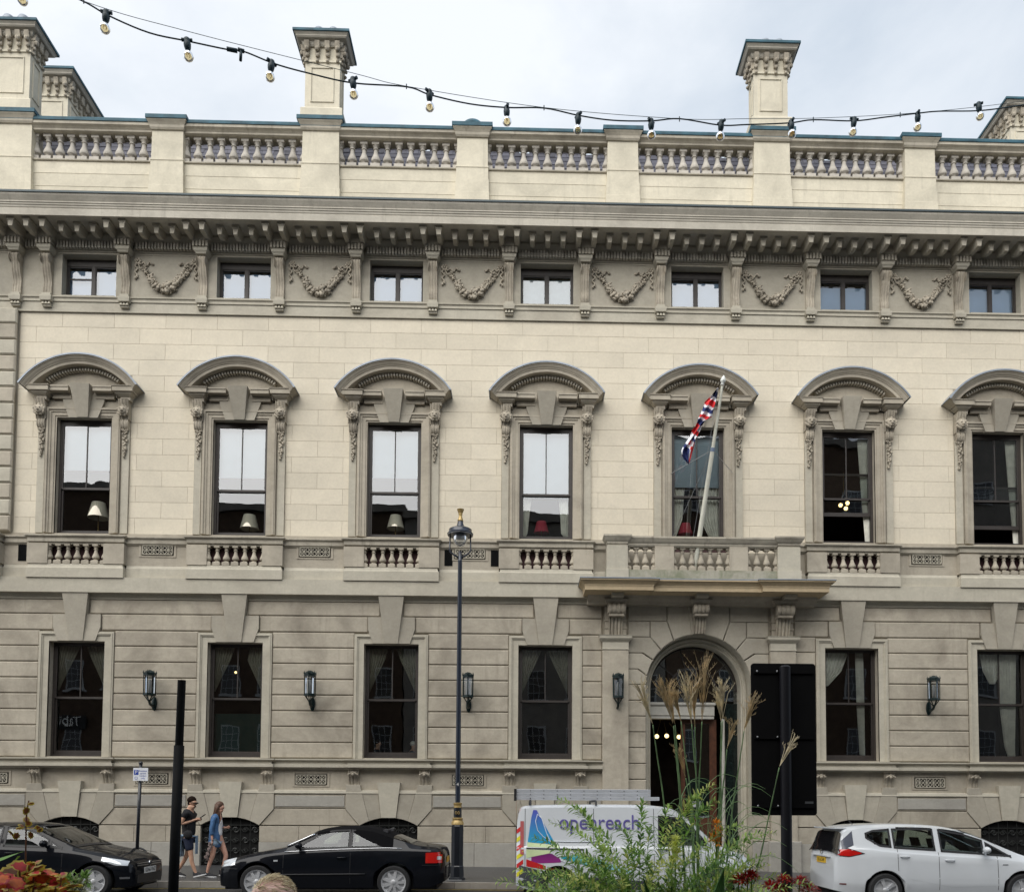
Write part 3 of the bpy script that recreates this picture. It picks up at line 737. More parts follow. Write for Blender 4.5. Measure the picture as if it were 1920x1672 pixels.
# vents: pierced stone grilles and small iron gratings
def vent(name, w, h, matl, n=4, t=.0085, lat=False):
    m = MB()
    if lat:
        m.box(-w, w, -.01, .0, -h, -h+.015); m.box(-w, w, -.01, 0, h-.015, h); m.box(-w, -w+.015, -.01, 0, -h, h); m.box(w-.015, w, -.01, 0, -h, h)
        st = .05
        for i in range(int((2*w+2*h)/st)+2):
            for s in (-1, 1):
                c = -w-h+i*st; pts = []
                # line x = c + s*z clipped
                za, zb = -h, h
                for z in (za, zb): pts.append((c+s*z, z))
                (xa, z0), (xb, z1) = pts
                def clip(x_, z_, x2, z2):
                    if x_ < -w: z_ = z_+(-w-x_)*(z2-z_)/(x2-x_); x_ = -w
                    if x_ > w: z_ = z_+(w-x_)*(z2-z_)/(x2-x_); x_ = w
                    return x_, z_
                if max(xa, xb) <= -w or min(xa, xb) >= w: continue
                p0 = clip(xa, z0, xb, z1); p1 = clip(xb, z1, xa, z0)
                m.tube([(p0[0], -.006, p0[1]), (p1[0], -.006, p1[1])], .006, 4, caps=False)
        return m.mesh(name, matl)
    cw = 2*w/n
    for i in range(n):
        cx = -w+cw*(i+.5)
        for a in range(8):
            an = a*PI/4; ex = cx+cw/2*math.copysign(1, math.cos(an)) if abs(math.cos(an)) > .1 else cx
            ez = h*math.copysign(1, math.sin(an)) if abs(math.sin(an)) > .1 else 0
            m.tube([(cx, 0, 0), (ex, 0, ez)], t, 4, caps=False)
        m.tube([(cx-cw/2, 0, 0), (cx, 0, h), (cx+cw/2, 0, 0), (cx, 0, -h), (cx-cw/2, 0, 0)], t, 4, caps=False)
        m.ball((cx, 0, 0), t*1.8, 6, 3)
    m.box(-w-.01, w+.01, -.015, .015, h, h+.02); m.box(-w-.01, w+.01, -.015, .015, -h-.02, -h)
    m.box(-w-.02, -w, -.015, .015, -h, h); m.box(w, w+.02, -.015, .015, -h, h)
    return m.mesh(name, matl)
ventm = vent('vent_grille', .40, .115, LIT); grat = vent('iron_grating', .105, .245, IRON, lat=True)
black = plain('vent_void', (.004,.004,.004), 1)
def put_vent(x, z, y, w=.46, h=.17):
    fr = MB()   # splayed frame
    for (a, b, c, d) in ((-w-.05, w+.05, h, h+.03), (-w-.05, w+.05, -h-.03, -h), (-w-.05, -w, -h, h), (w, w+.05, -h, h)): fr.box(a, b, -.018, 0, c, d)
    vs = [(-w, -.012, -h), (w, -.012, -h), (w, -.012, h), (-w, -.012, h), (-w+.04, .03, -h+.04), (w-.04, .03, -h+.04), (w-.04, .03, h-.04), (-w+.04, .03, h-.04)]
    v = fr.obj('vent', DRS, bld, loc=(x, y, z)); put('vent_grille', ventm, v, (0, -.022, 0))
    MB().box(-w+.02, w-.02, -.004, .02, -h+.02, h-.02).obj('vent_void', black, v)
def put_grating(x, z, y):
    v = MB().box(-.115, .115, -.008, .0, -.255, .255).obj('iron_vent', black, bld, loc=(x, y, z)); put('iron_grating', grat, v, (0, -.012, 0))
zve = zr(1043.5, -.14)
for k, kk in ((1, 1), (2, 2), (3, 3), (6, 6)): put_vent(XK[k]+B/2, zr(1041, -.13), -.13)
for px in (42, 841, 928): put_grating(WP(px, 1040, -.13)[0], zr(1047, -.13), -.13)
# plain band and moulding under it
zb1 = zBs0-.004; zb0 = zr(1119.5, -.30)
MB().xprism([(.01, zb1), (-.30, zb1), (-.30, zb0), (-.20, zb0-.005), (-.17, zr(1122, -.18)), (-.15, zr(1125, -.16)), (-.11, zr(1128, -.13)), (-.10, zr(1132, -.11)), (.01, zr(1132, -.11))], XL0, XR0).obj('band_course', LIT, bld)
# ---------------------------------------------------------------- ground floor
yG = -.06
zfz = [zr(1132, -.11)-.002, zr(1160, yG), zr(1190, yG)]
VW = {}
zrow = [zr(1190, yG)-(zr(1190, yG)-zG0)*i/8 for i in range(9)]
PILX = (AX-2.375, AX+2.375); PWD = .365
def rstone(x0, x1, z0, z1, matl=GRD, name='rusticated_stone', y=None, c=.027):
    if x1-x0 < .06: return
    MB().box(x0, x1, (yG-.03) if y is None else y, -.02, z0+.006, z1-.006, c).obj(name, matl, bld)
for i, k in enumerate(GKS):
    x = XK[k]
    nx = XK[GKS[i+1]] if i+1 < len(GKS) else XR0+1.03
    if k == 4: ranges = [(x, PILX[0]-PWD)]
    else: ranges = [(x, nx)]
    for a, b in ranges:
        endw = 1.03 if b == nx else 0
        for r in range(8): rstone(a+1.035, b-endw-(.005 if endw else 0), zrow[r+1], zrow[r])
        wv = .66 if endw else 0
        rstone(a+.665, b-wv-.005, zfz[2], zfz[1]); 
        rstone(a+.33, b-(.33 if endw else 0), zfz[1], zfz[0])
for a, b in ((XL0, XK[1]), (PILX[1]+PWD, XK[6])):
    for r in range(8): rstone(a, b-1.035, zrow[r+1], zrow[r])
    rstone(a, b-.665, zfz[2], zfz[1]); rstone(a, b-.33, zfz[1], zfz[0])
# ground window architrave, keystones
m = MB(); 
frame3(m, OH, zG1, [.155, .19, .225, .265], 0, [-.085, -.105, -.13, -.115], zG0)
arg = m.mesh('architrave', LIT)
m = MB()
for s in (-1, 1): m.box(*((-OH-.018, -OH) if s < 0 else (OH, OH+.018)), -.08, .44, zG0, zG1)
m.box(-OH, OH, -.08, .44, zG1-.001, zG1+.018); m.box(-OH, OH, -.06, .44, zG0-.02, zG0+.02); revg = m.mesh('reveal', DRS)
kz0, kz1 = zr(1209, -.14), zr(1120, -.30)
kg = wedge('keystone', [(-.188, -.16, kz0), (.188, -.16, kz0), (.355, -.27, kz1), (-.355, -.27, kz1)], -.05, KEY)
kv0, kv1, kv2 = zr(1209, -.13), zr(1183, -.13), zr(1160, -.13)
gvl = wedge('voussoir', [(-.52, -.135, kv0), (-.192, -.135, kv0), (-.28, -.135, kv2), (-.655, -.135, kv2), (-.655, -.135, kv1)], -.05, KEY)
gvr = wedge('voussoir', [(.52, -.135, kv0), (.192, -.135, kv0), (.28, -.135, kv2), (.655, -.135, kv2), (.655, -.135, kv1)], -.05, KEY)
for k in GKS:
    p = put('window_surround', None, bld)
    for nm, me in (('architrave', arg), ('reveal', revg), ('keystone', kg), ('voussoir', gvl), ('voussoir', gvr)): put(nm, me, p, (XK[k], 0, 0))
# ledge under the ground windows
zl1, zl0 = zr(1424, -.38), zr(1440, -.36)
LP = [(-.10, zl0-.05), (-.06, zl0-.005), (0, zl0), (0, zl0+.075), (-.05, zl0+.085), (-.055, zl1-.09), (.0, zl1-.06), (.03, zl1-.04), (.03, zl1-.005), (-.1, zl1)]
GL0 = [(XL0, PILX[0]-PWD), (PILX[1]+PWD, XR0)]
for a, b in GL0:
    MB().xprism([(-.02, zl0-.05)]+[(-.27-p, z) for p, z in LP]+[(-.02, zl1)], a, b).obj('ledge', LIT, bld)
for k in GKS: MB().ring([(p, z) for p, z in LP], XK[k]-1.19, XK[k]+1.19, -.35, -.26).obj('ledge', LIT, bld)
# basement zone
zz0, zz1 = zr(1484, -.09), zl0-.04
yZ, yB, yP_ = -.09, -.17, -.21
zc_ = [zr(1490.5, yB), zr(1517, yB), zr(1549, yB), zr(1580, yP_)]
ZS = zr(1548.5, yB); ZC = zr(1533.6, yB)               # basement arch springing / crown
hA = .80; riA = ZC-ZS; RA = (hA*hA+riA*riA)/(2*riA); zA = ZC-RA
def below(a, b, ww=1.0):
    """courses of the basement between two openings"""
    if b-a < .1: return
    MB().box(a, b, yB, -.02, zc_[1]+.012, zc_[0]-.004, .012).obj('basement_stone', GRD, bld)
    MB().box(a+.03, b-.03, yB-.02, yB, zc_[1]+.05, zc_[0]-.04, .01).obj('tooled_panel', GRN, bld)
m = MB()
for a, b in GL0: m.box(a, b, yZ, -.02, zz0-.002, zz1)
m.obj('frieze_panel', DRS, bld)
for a, b in GL0: MB().xprism([(-.02, zc_[0]), (yB-.01, zc_[0]), (yB-.04, zc_[0]+.03), (yB-.02, zz0-.0), (yZ, zz0+.03), (-.02, zz0+.03)], a, b).obj('basement_moulding', LIT, bld)
BKS = [1, 2, 3, 4, 6, 7]
bounds = {k: (XK[k]-hA, XK[k]+hA) for k in BKS}
sidew = 1.19
spans = []
prev = XL0
for k in [1, 2, 3, 4]: spans.append((prev, k)); prev = k
for a, k in spans:
    x0 = XL0 if a == XL0 else XK[a]; x1 = XK[k]
    l0 = x0+(sidew if a != XL0 else 0)
    below(l0+.005, x1-sidew-.005)
    # course beside the arch: trapezoid ends
    MB().prism([(x0+(hA+.02 if a != XL0 else 0), zc_[2]+.012), (x1-hA-.02, zc_[2]+.012), (x1-sidew-.01, zc_[1]-.006), (l0+.01, zc_[1]-.006)], yB, -.02, .012).obj('basement_stone', GRD, bld)
    xa, xb = (x0+hA if a != XL0 else XL0), x1-hA
    n = max(2, int((xb-xa)/.75)); rnd = random.Random(k*5)
    cuts = [xa]+[xa+(xb-xa)*(i+rnd.uniform(-.2, .2))/n for i in range(1, n)]+[xb]
    for c0, c1 in zip(cuts, cuts[1:]): MB().box(c0+.003, c1-.003, yB-.01, -.02, zc_[3]+.003, zc_[2]-.012, .008).obj('basement_stone', GRD, bld)
    n = 2; cuts = [xa, (xa+xb)/2+rnd.uniform(-.4, .4), xb]
    for c0, c1 in zip(cuts, cuts[1:]): MB().box(c0+.003, c1-.003, yP_, -.02, -.9, zc_[3]-.003, .01).obj('plinth_stone', GRN, bld)
for x0, x1, l0, l1 in ((XK[4]+hA, PILX[0]-PWD, XK[4]+sidew, PILX[0]-PWD), (PILX[1]+PWD, XK[6]-hA, PILX[1]+PWD, XK[6]-sidew), (XK[6]+hA, XK[7]-hA, XK[6]+sidew, XK[7]-sidew), (XK[7]+hA, XR0, XK[7]+sidew, XR0)):
    below(l0+.005, l1-.005)
    MB().prism([(x0+.02, zc_[2]+.012), (x1-.02, zc_[2]+.012), (l1-.01, zc_[1]-.006), (l0+.01, zc_[1]-.006)], yB, -.02, .012).obj('basement_stone', GRD, bld)
    n = max(1, int((x1-x0)/.8))
    for i in range(n):
        c0, c1 = x0+(x1-x0)*i/n, x0+(x1-x0)*(i+1)/n
        MB().box(c0+.003, c1-.003, yB-.01, -.02, zc_[3]+.003, zc_[2]-.012, .008).obj('basement_stone', GRD, bld)
    MB().box(x0+.003, x1-.003, yP_, -.02, -.9, zc_[3]-.003, .01).obj('plinth_stone', GRN, bld)
# voussoirs of the basement arches, brackets, grilles
kzt = zr(1468, -.24)
bkey = wedge('keystone', [(-.205, -.22, ZC-.003), (.205, -.22, ZC-.003), (.315, -.26, kzt), (-.315, -.26, kzt)], -.05, LIT)
def ap(x): return zA+math.sqrt(RA*RA-x*x)
va = [(-.54, ap(.54)), (-.40, ap(.40)), (-.21, ap(.21)), (-.305, zz0-.01), (-.75, zz0-.01)]
vb = [(-hA, ZS), (-.67, ap(.67)), (-.54, ap(.54)), (-.755, zz0-.01), (-.80, zz0+.17), (-1.19, zz0+.17), (-1.19, zc_[1]-.02), (-hA, ZS)][:-1]
def mir(p): return [(-x, z) for x, z in p][::-1]
vm = []
for pl, y in ((va, -.19), (mir(va), -.19), (vb, -.20), (mir(vb), -.20)):
    vm.append(MB().prism(pl, y, -.05, .008).mesh('voussoir', KEY))
bp_ = []
zt1, zt0 = zl0-.03, zr(1479, -.2)
for i in range(12):
    t = i/11; bp_.append((zt0+(zt1-zt0)*t, .11+.10*t**1.5+.05*math.exp(-((t-.75)/.16)**2)))
brk = scroll(.145, bp_, 3, .022, name='bracket', matl=CRV)
m = MB()
m.ring([(0, zt1-.03), (.03, zt1), (.05, zt1+.04)], -.16, .16, -.26, -.08)
for i in range(7): m.ball((-.12+.04*i, -.29, zt1-.10-.02*abs(3-i)), .028, 6, 4)
m.ball((0, -.30, zt1-.16), .045, 6, 4)
brt = m.mesh('acanthus_leaf', CRV, 30)
def grille():
    m = MB(); zb = -.35; r = .010
    for z in (ZS+.0, -.02): m.tube([(-hA, 0, z), (hA, 0, z)], .016, 4)
    nx_, nz_ = 6, 4
    H = (ZS+.02-(-.02))/nz_; Wd = 2*hA/nx_
    for i in range(nx_+1): m.tube([(-hA+Wd*i, 0, zb), (-hA+Wd*i, 0, ap(min(hA-.001, abs(-hA+Wd*i)))-.02)], .009, 4)
    for i in range(nx_):
        for j in range(nz_):
            cx, cz = -hA+Wd*(i+.5), -.02+H*(j+.5); sg = 1 if (i+j) % 2 else -1
            for q in (0, 1):
                o = q*PI; pts = []
                for t in range(15):
                    a = t/14*PI*2.3; rr = Wd*.42*(1-t/14*.82)
                    pts.append((cx+sg*(math.cos(a+o)*rr), 0, cz+(Wd*.10 if q else -Wd*.10)+math.sin(a+o)*rr*.75))
                m.tube(pts, r, 4, caps=False)
            m.ball((cx, 0, cz), .03, 5, 3)
    return m.mesh('iron_grille', plain('glint_grey_ironwork', (.030,.032,.030), .4, .3, .4))  # iron colour lightened to stand in for grey glints on the scrolls
grm = grille()
for k in BKS:
    x = XK[k]
    put('keystone', bkey, bld, (x, 0, 0))
    for me in vm: put('voussoir', me, bld, (x, 0, 0))
    for s in (-1, 1):
        b = put('bracket', brk, bld, (x+s*.985, 0, 0)); put('acanthus_leaf', brt, b)
    put('iron_grille', grm, bld, (x, -.10, 0))
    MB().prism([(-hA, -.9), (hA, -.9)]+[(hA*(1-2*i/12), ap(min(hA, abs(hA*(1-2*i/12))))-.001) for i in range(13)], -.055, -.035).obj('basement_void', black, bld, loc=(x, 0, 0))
for k in (1, 2, 3, 6): put_vent(XK[k]+B/2, zr(1463, -.09), yZ)
put_vent(XK[1]-B/2+.0, zr(1463, -.09), yZ)
# ================================================================ ENTRANCE, BALCONY, CHIMNEYS
ent = bld
def big_scroll(cx, z0, z1, w, y0):
    """bracket of the doorway: ribbed drum above, fluted tail below"""
    b = put('scroll_bracket', None, bld); H = z1-z0; r = H*.185; zc = z1-r-.01
    m = MB(); pr = []
    for i in range(33):
        u = -1+2*i/32; pr.append((r*(.86+.14*abs(math.sin(u*PI*2))**.6), u*(w+.02)))
    m.lathe([(.01, -w-.02)]+pr+[(.01, w+.02)], n=22); m.v = [(cx+c, -(y0+.24)+a, zc+b_) for a, b_, c in m.v]
    m.obj('drum', CRV, b, 35, fix=True)
    pf = []
    zt = zc-r*.35
    for i in range(12):
        t = i/11; pf.append((z0+(zt-z0)*t, y0+.03+.16*t**2+.05*math.sin(t*PI)))
    put('tail', scroll(w*.86, pf, 4, .05, 25, 'tail', CRV), b, (cx, 0, 0))
    MB().box(cx-w*.95, cx+w*.95, -y0-.30, -.02, zc-r*.9-.07, zc-r*.9, .01).obj('moulding', CRV, b)
    MB().box(cx-w*.9, cx+w*.9, -y0-.18, -.02, zc-r*.6, z1-.02).obj('core', DRS, b)
zCapT, zCapB = zr(1189, -.28), zr(1216, -.26)
for sx in PILX:
    MB().box(sx-PWD, sx+PWD, -.24, -.02, -.9, zCapB+.01, .006).obj('pilaster', GRD, bld)
    MB().box(sx-PWD-.09, sx+PWD+.09, -.30, -.02, -.9, .72, .02).obj('pilaster_plinth', GRN, bld)
    h = zCapT-zCapB
    MB().ring([(.015, zCapB-.0), (.02, zCapB+.02), (.0, zCapB+.035), (.0, zCapB+h*.52), (.03, zCapB+h*.60), (.07, zCapB+h*.70), (.09, zCapB+h*.78), (.09, zCapB+h*.9), (.11, zCapT)], sx-PWD, sx+PWD, -.245, -.02).obj('capital', LIT, bld)
    zb_, ztp = zCapT+.0, zr(1129, -.42)
    MB().box(sx-.30, sx+.30, -.19, -.02, zb_, ztp-.02).obj('bracket_back', GRD, bld)
    for q in (zr(1164, -.2), zr(1178, -.2)): MB().ring([(0, q), (.02, q+.02), (.02, q+.05)], sx-.30, sx+.30, -.20, -.02).obj('moulding', GRD, bld)
    pf = []
    for i in range(20):
        t = i/19; p = .20+.06*t
        if t > .5: p = .27+.20*math.sin(min(1, (t-.5)/.5)*PI)**.6
        pf.append((zb_+(ztp-zb_)*t, p))
    big_scroll(sx, zb_, ztp, .225, .20)
    MB().ring([(0, ztp-.02), (.04, ztp+.03), (.07, ztp+.07), (.07, ztp+.10)], sx-.27, sx+.27, -.46, -.02).obj('abacus', GRD, bld)
# arch voussoirs with stepped outer ends
def P(px, py): return WP(px, py, yG)
cxA, Rf = AX, 1.50
def apt(a): return (cxA+Rf*math.sin(a), zSP+Rf*math.cos(a))
def ang(px, py):
    x, z = P(px, py); return math.atan2(x-cxA, z-zSP)
joints = [ang(1301, 1186), ang(1262, 1198.6), ang(1236, 1215), ang(1216.7, 1233), ang(1212, 1267), -PI/2+.04]
lev = [zr(1132, -.11)-.002, zr(1163.5, yG), zr(1193, yG), zr(1222.5, yG), zr(1252.5, yG), zr(1282, yG)]
xo = [P(1294, 1150)[0], P(1250.6, 1150)[0], P(1219, 1180)[0], PILX[0]+PWD]
def vous(pts, y=-.10): 
    for mm_ in (pts, [(2*cxA-x, z) for x, z in pts]): MB().prism(mm_, y, -.02, .018).obj('voussoir', KEY, bld)
def seg_arc(a0, a1, n=5): return [apt(a0+(a1-a0)*i/n) for i in range(n+1)]
g = .008
j = joints
vous(seg_arc(j[1]+g, j[0]-g) + [(xo[0], lev[0]), (xo[1]+.01, lev[0]), (xo[1]+.01, lev[1])])
vous(seg_arc(j[2]+g, j[1]-g) + [(xo[1]-.01, lev[1]), (xo[2]+.01, lev[1]), (xo[2]+.01, lev[2])])
vous(seg_arc(j[3]+g, j[2]-g) + [(xo[2], lev[2]), (xo[3]+.005, lev[2]-.01), (xo[3]+.005, lev[3]), (P(1206, 1222)[0], lev[3])])
vous(seg_arc(j[4]+g, j[3]-g) + [(P(1203, 1222)[0], lev[3]-.012), (xo[3]+.005, lev[3]-.012), (xo[3]+.005, lev[4]), (P(1197, 1252)[0], lev[4])])
vous(seg_arc(j[5]+g, j[4]-g) + [(P(1195, 1252)[0], lev[4]-.012), (xo[3]+.005, lev[4]-.012), (xo[3]+.005, lev[5])])
vous([(xo[3]+.005, lev[0]), (xo[1]-.01, lev[0]), (xo[1]-.01, lev[1]+.012), (xo[3]+.005, lev[1]+.012)], -.08)
vous([(xo[3]+.005, lev[1]-.0), (xo[2]-.01, lev[1]-.0), (xo[2]-.01, lev[2]+.012), (xo[3]+.005, lev[2]+.012)], -.085)
zz_ = [lev[5]-(zr(1282, yG)-zr(1311.5, yG))*i for i in range(0, 12)]
for a, b in zip(zz_, zz_[1:]):
    if b < .68: b = .70
    if a <= .74: break
    for s in (0, 1):
        x0, x1 = xo[3]+.005, cxA-Rf
        if s: x0, x1 = 2*cxA-x1, 2*cxA-x0
        MB().box(x0, x1, -.10, -.02, b+.008, a-.008, .018).obj('jamb_stone', GRD, bld)
for s in (0, 1):
    x0, x1 = xo[3]+.07, cxA-Rf
    if s: x0, x1 = 2*cxA-x1, 2*cxA-x0
    MB().box(x0, x1, -.16, -.02, -.9, .69, .015).obj('jamb_stone', GRN, bld)
# keystone with scroll
kz = zSP+Rf; kt = zr(1129, -.42)
MB().prism([(cxA-.205, kz-.02), (cxA+.205, kz-.02), (cxA+.30, lev[0]), (cxA-.30, lev[0])], -.16, -.02, .01).obj('keystone', KEY, bld)
pf = []
for i in range(20):
    t = i/19; p = .22+.05*t
    if t > .42: p = .28+.22*math.sin(min(1, (t-.42)/.58)*PI)**.6
    pf.append((kz-.0+(kt-kz)*t, p))
big_scroll(cxA, kz, kt, .20, .20)
MB().ring([(0, kt-.02), (.04, kt+.03), (.07, kt+.08), (.07, kt+.1)], cxA-.24, cxA+.24, -.48, -.02).obj('abacus', GRD, bld)
# moulded archway: jambs and arch swept round the opening
def archsweep(prof, zbot, n=28):
    m = MB(); rows = []
    path = [('j', -1, zbot)] + [('a', -PI/2+PI*i/n) for i in range(n+1)] + [('j', 1, zbot)]
    for q in path:
        if q[0] == 'j': rows.append([(cxA+q[1]*r, y, q[2]) for r, y in prof])
        else: rows.append([(cxA+r*math.sin(q[1]), y, zSP+r*math.cos(q[1])) for r, y in prof])
    m.grid(rows); return m
gb_ = gz(AX)
me = archsweep([(1.52, -.05), (1.498, -.08), (1.498, .34), (1.47, .35), (1.45, .31), (1.42, .31), (1.40, .35), (1.36, .36), (1.34, .34), (1.31, .36), (1.31, .85)], -.6).mesh('arch_reveal', LIT, 30); fixn(me); put('arch_reveal', me, bld)
# porch: transom beam, fanlight, doors, lamp globes in the hall
yT = .75
zT1, zT0 = zr(1315, yT), zr(1345, yT-.1)
m = MB(); m.box(cxA-1.31, cxA+.62, yT-.06, yT+.2, zT0+.10, zT1-.12); m.ring([(0, zT1-.12), (.05, zT1-.07), (.05, zT1-.02), (.03, zT1)], cxA-1.29, cxA+.60, yT-.06, yT+.2); m.ring([(.0, zT0), (.0, zT0+.08), (.03, zT0+.10)], cxA-1.28, cxA+.60, yT-.09, yT+.2)
m.obj('transom', CREAMP, bld)
fl = put('fanlight', None, bld)
m = MB(); 
for r in (1.30, .72):
    rows = []
    for i in range(25):
        a = -PI/2+PI*i/24; rows.append([(cxA+q*math.sin(a), y, zSP+q*math.cos(a)) for q, y in ((r, yT), (r-.05, yT), (r-.05, yT+.05), (r, yT+.05))])
    m.grid(rows, close=True)
for a in (-.9, -.3, .3, .9):
    m.tube([(cxA+.7*math.sin(a), yT+.02, zSP+.7*math.cos(a)), (cxA+1.27*math.sin(a), yT+.02, zSP+1.27*math.cos(a))], .02, 4)
m.obj('frame', WOOD, fl)
MB().prism([(cxA-1.3, zT1-.02), (cxA+1.3, zT1-.02)]+[(cxA+1.3*math.cos(PI*i/20), zSP+1.3*math.sin(PI*i/20)) for i in range(21)], yT+.03, yT+.034).obj('pane', GLD, fl)
dz = .45
m = MB()
X_ = lambda px: WP(px, 1450, yT)[0]
dr = put('door', None, bld)
m.box(X_(1278), X_(1286), yT+.1, yT+.2, dz, zT0); m.box(X_(1332), X_(1345), yT+.1, yT+.2, dz, zT0); m.box(X_(1286), X_(1332), yT+.1, yT+.2, zT0-.12, zT0); m.box(X_(1286), X_(1332), yT+.1, yT+.2, dz, dz+.9)
m.obj('frame', DOORW, dr)
m = MB(); m.box(X_(1289), X_(1329), yT+.08, yT+.1, dz+.15, dz+.75, .015); m.obj('panel', DOORW, dr)
MB().box(X_(1286), X_(1332), yT+.14, yT+.15, dz+.9, zT0-.12).obj('pane', GLD, dr)
m = MB(); m.box(X_(1297), X_(1315), yT+.13, yT+.138, zr(1511, .6), zr(1500, .6)); m.obj('notice', plain('pale_card', (.45,.47,.5), .7), dr)
m = MB(); m.lathe([(.075, 0), (.06, .1), (.055, .2), (.05, zT0-dz+.0)], X_(1356), yT-.02, 12, dz); m.obj('post', CREAMP, bld)
MB().box(X_(1361), cxA+1.31, yT+.02, yT+.03, dz, zT1-.02).obj('side_pane', plain('green_marble_panel', (.006,.011,.010), .2, 0, .8, 14.0), bld)
m = MB()
for i in range(3): m.box(cxA-1.31, cxA+1.31, -.0-.0+.18*i-.35 if i else -.35, .9, gb_-.0+.15*i, gb_+.15*(i+1)); 
m.box(cxA-1.30, cxA+1.30, .35, 3.0, gb_+.3, dz); m.obj('entrance_step', GRN, bld)
# canopy slab and balcony
yc0 = -1.20
cx0, cx1 = WP(1089, 1081, yc0)[0], WP(1567, 1086, yc0)[0]
zcb, zct = WP(1330, 1105, yc0)[1], WP(1330, 1085, yc0)[1]
bx0, bx1 = WP(1236, 1081, yc0)[0], WP(1424, 1084, yc0)[0]
CPN = [(-.16, zcb-.0), (-.13, zcb), (-.13, zcb+.10), (-.12, zcb+.115), (-.115, zcb+.15), (-.08, zcb+.19), (-.03, zct-.055), (0, zct-.045), (0, zct-.01)]
WARM = stone('canopy_stone', (0.50,0.40,0.26), (0.33,0.28,0.20), 0.5, 0.3, 0.03, 0.2)
m = MB(); m.ring(CPN, cx0, bx0, yc0, .0).obj('canopy_slab', WARM, bld); MB().ring(CPN, bx1, cx1, yc0, .0).obj('canopy_slab', WARM, bld)
MB().xprism([(yc0+.085-p, z) for p, z in CPN]+[(0, zct-.012), (0, zcb+.001)], bx0-.12, bx1+.12).obj('canopy_slab', WARM, bld, fix=True)
m = MB(); m.ring([(.02, zct-.009), (.02, zct+.02), (-.3, zct+.05)], cx0, bx0, yc0, 0); m.ring([(.02, zct-.009), (.02, zct+.02), (-.3, zct+.05)], bx1, cx1, yc0, 0)
m.box(bx0+.021, bx1-.021, yc0+.08, 0, zct-.008, zct+.022); m.obj('lead_sheet', LEADG, bld, kind='stuff')
for px in (1158, 1317, 1482):
    x = WP(px, 1110, -.7)[0]; MB().box(x-.17, x+.17, -.80, -.45, zcb-.10, zcb-.001, .01).obj('soffit_block', LIT, bld)
MB().xprism([(-.02, zcb-.22), (-.30, zcb-.22), (-.34, zcb-.15), (-.46, zcb-.06), (-.50, zcb-.0), (-.02, zcb-.0)][::-1], cx0+.25, cx1-.25).obj('bed_moulding', DRS, bld)
yb = -.72
def bz_(py): return zr(py, yb, 1310)
zp0, zp1, zp2, zp3 = zct+.03, WP(1310, 1069, yb)[1], WP(1310, 1024, yb)[1], WP(1310, 1008, yb)[1]
X5 = lambda px: WP(px, 1045, yb)[0]
m = MB(); m.box(E0, E1, yb-.04, yb+.34, zp0, zp1-.04); m.ring([(0, zp1-.04), (0, zp1)], E0, E1, yb-.02, yb+.32); m.obj('balustrade_base', stone('mossy_stone', (.36,.34,.28), (.09,.12,.05), .9, .7, .03, .3, dscale=3.0), bld)
PX5 = [(1138, 1177), (1228, 1264), (1368, 1403), (1458, 1500)]
for i, (a, b) in enumerate(PX5):
    e = i in (0, 3)
    MB().box(X5(a), X5(b), yb-(.05 if e else 0), yb+.28, zp1, zp2, .006).obj('pier', DRS if not e else LIT, bld)
    if e: MB().box(X5(a)-.02, X5(b)+.02, yb-.08, yb+.30, zp0, zp1+.002, .006).obj('pier_base', LIT, bld)
CP2 = [(-.03, zp2-.02), (0, zp2+.02), (0, zp2+.06), (.04, zp2+.10), (.09, zp3-.06), (.10, zp3-.05), (.10, zp3)]
MB().ring(CP2, X5(1177), X5(1458), yb, yb+.28).obj('coping_rail', RAI, bld)
for a, b in (PX5[0], PX5[3]): MB().ring([(p, z+.03) for p, z in CP2], X5(a), X5(b), yb-.05, yb+.28).obj('pier_cap', RAI, bld)
for s, x in ((-1, X5(1145)), (1, X5(1492))):   # side returns to the wall
    a, b = sorted((x, x+s*.0+.26*(1 if s < 0 else -1)))
    MB().xprism([(yb+.285, zp2), (0, zp2), (0, zp3), (yb+.285, zp3)][::-1], a-.08, b+.08).obj('coping_rail', RAI, bld)
    MB().box(a, b, yb+.285, 0, zp0, zp2-.002).obj('side_panel', DRS, bld)
hb5 = zp2-zp1; bm5 = baluster_mesh('baluster', hb5, .098, BAL2)
for (a, b, n) in ((1177, 1228, 3), (1264, 1368, 6), (1403, 1458, 3)):
    xa, xb = X5(a), X5(b)
    for i in range(n+1): put('baluster', bm5, bld, (xa+(xb-xa)*i/n, yb+.14, zp1))
MB().box(E0+.1, E1-.1, -.08, .012, zcb, zF0-.35).obj('balcony_wall', GRD, bld)
for s in (-1, 1): MB().box(*sorted((XK[5]+s*.80, (E0 if s < 0 else E1)+s*0)), -.06, .011, zF0-.345, zF0-.001).obj('balcony_wall', ASH, bld)
MB().box(XK[5]-.8, XK[5]+.8, -.10, .011, zF0-.07, zF0).obj('sill', DRS, bld); MB().box(XK[5]-.8, XK[5]+.8, -.05, .011, zF0-.345, zF0-.07).obj('balcony_wall', maroon, bld)
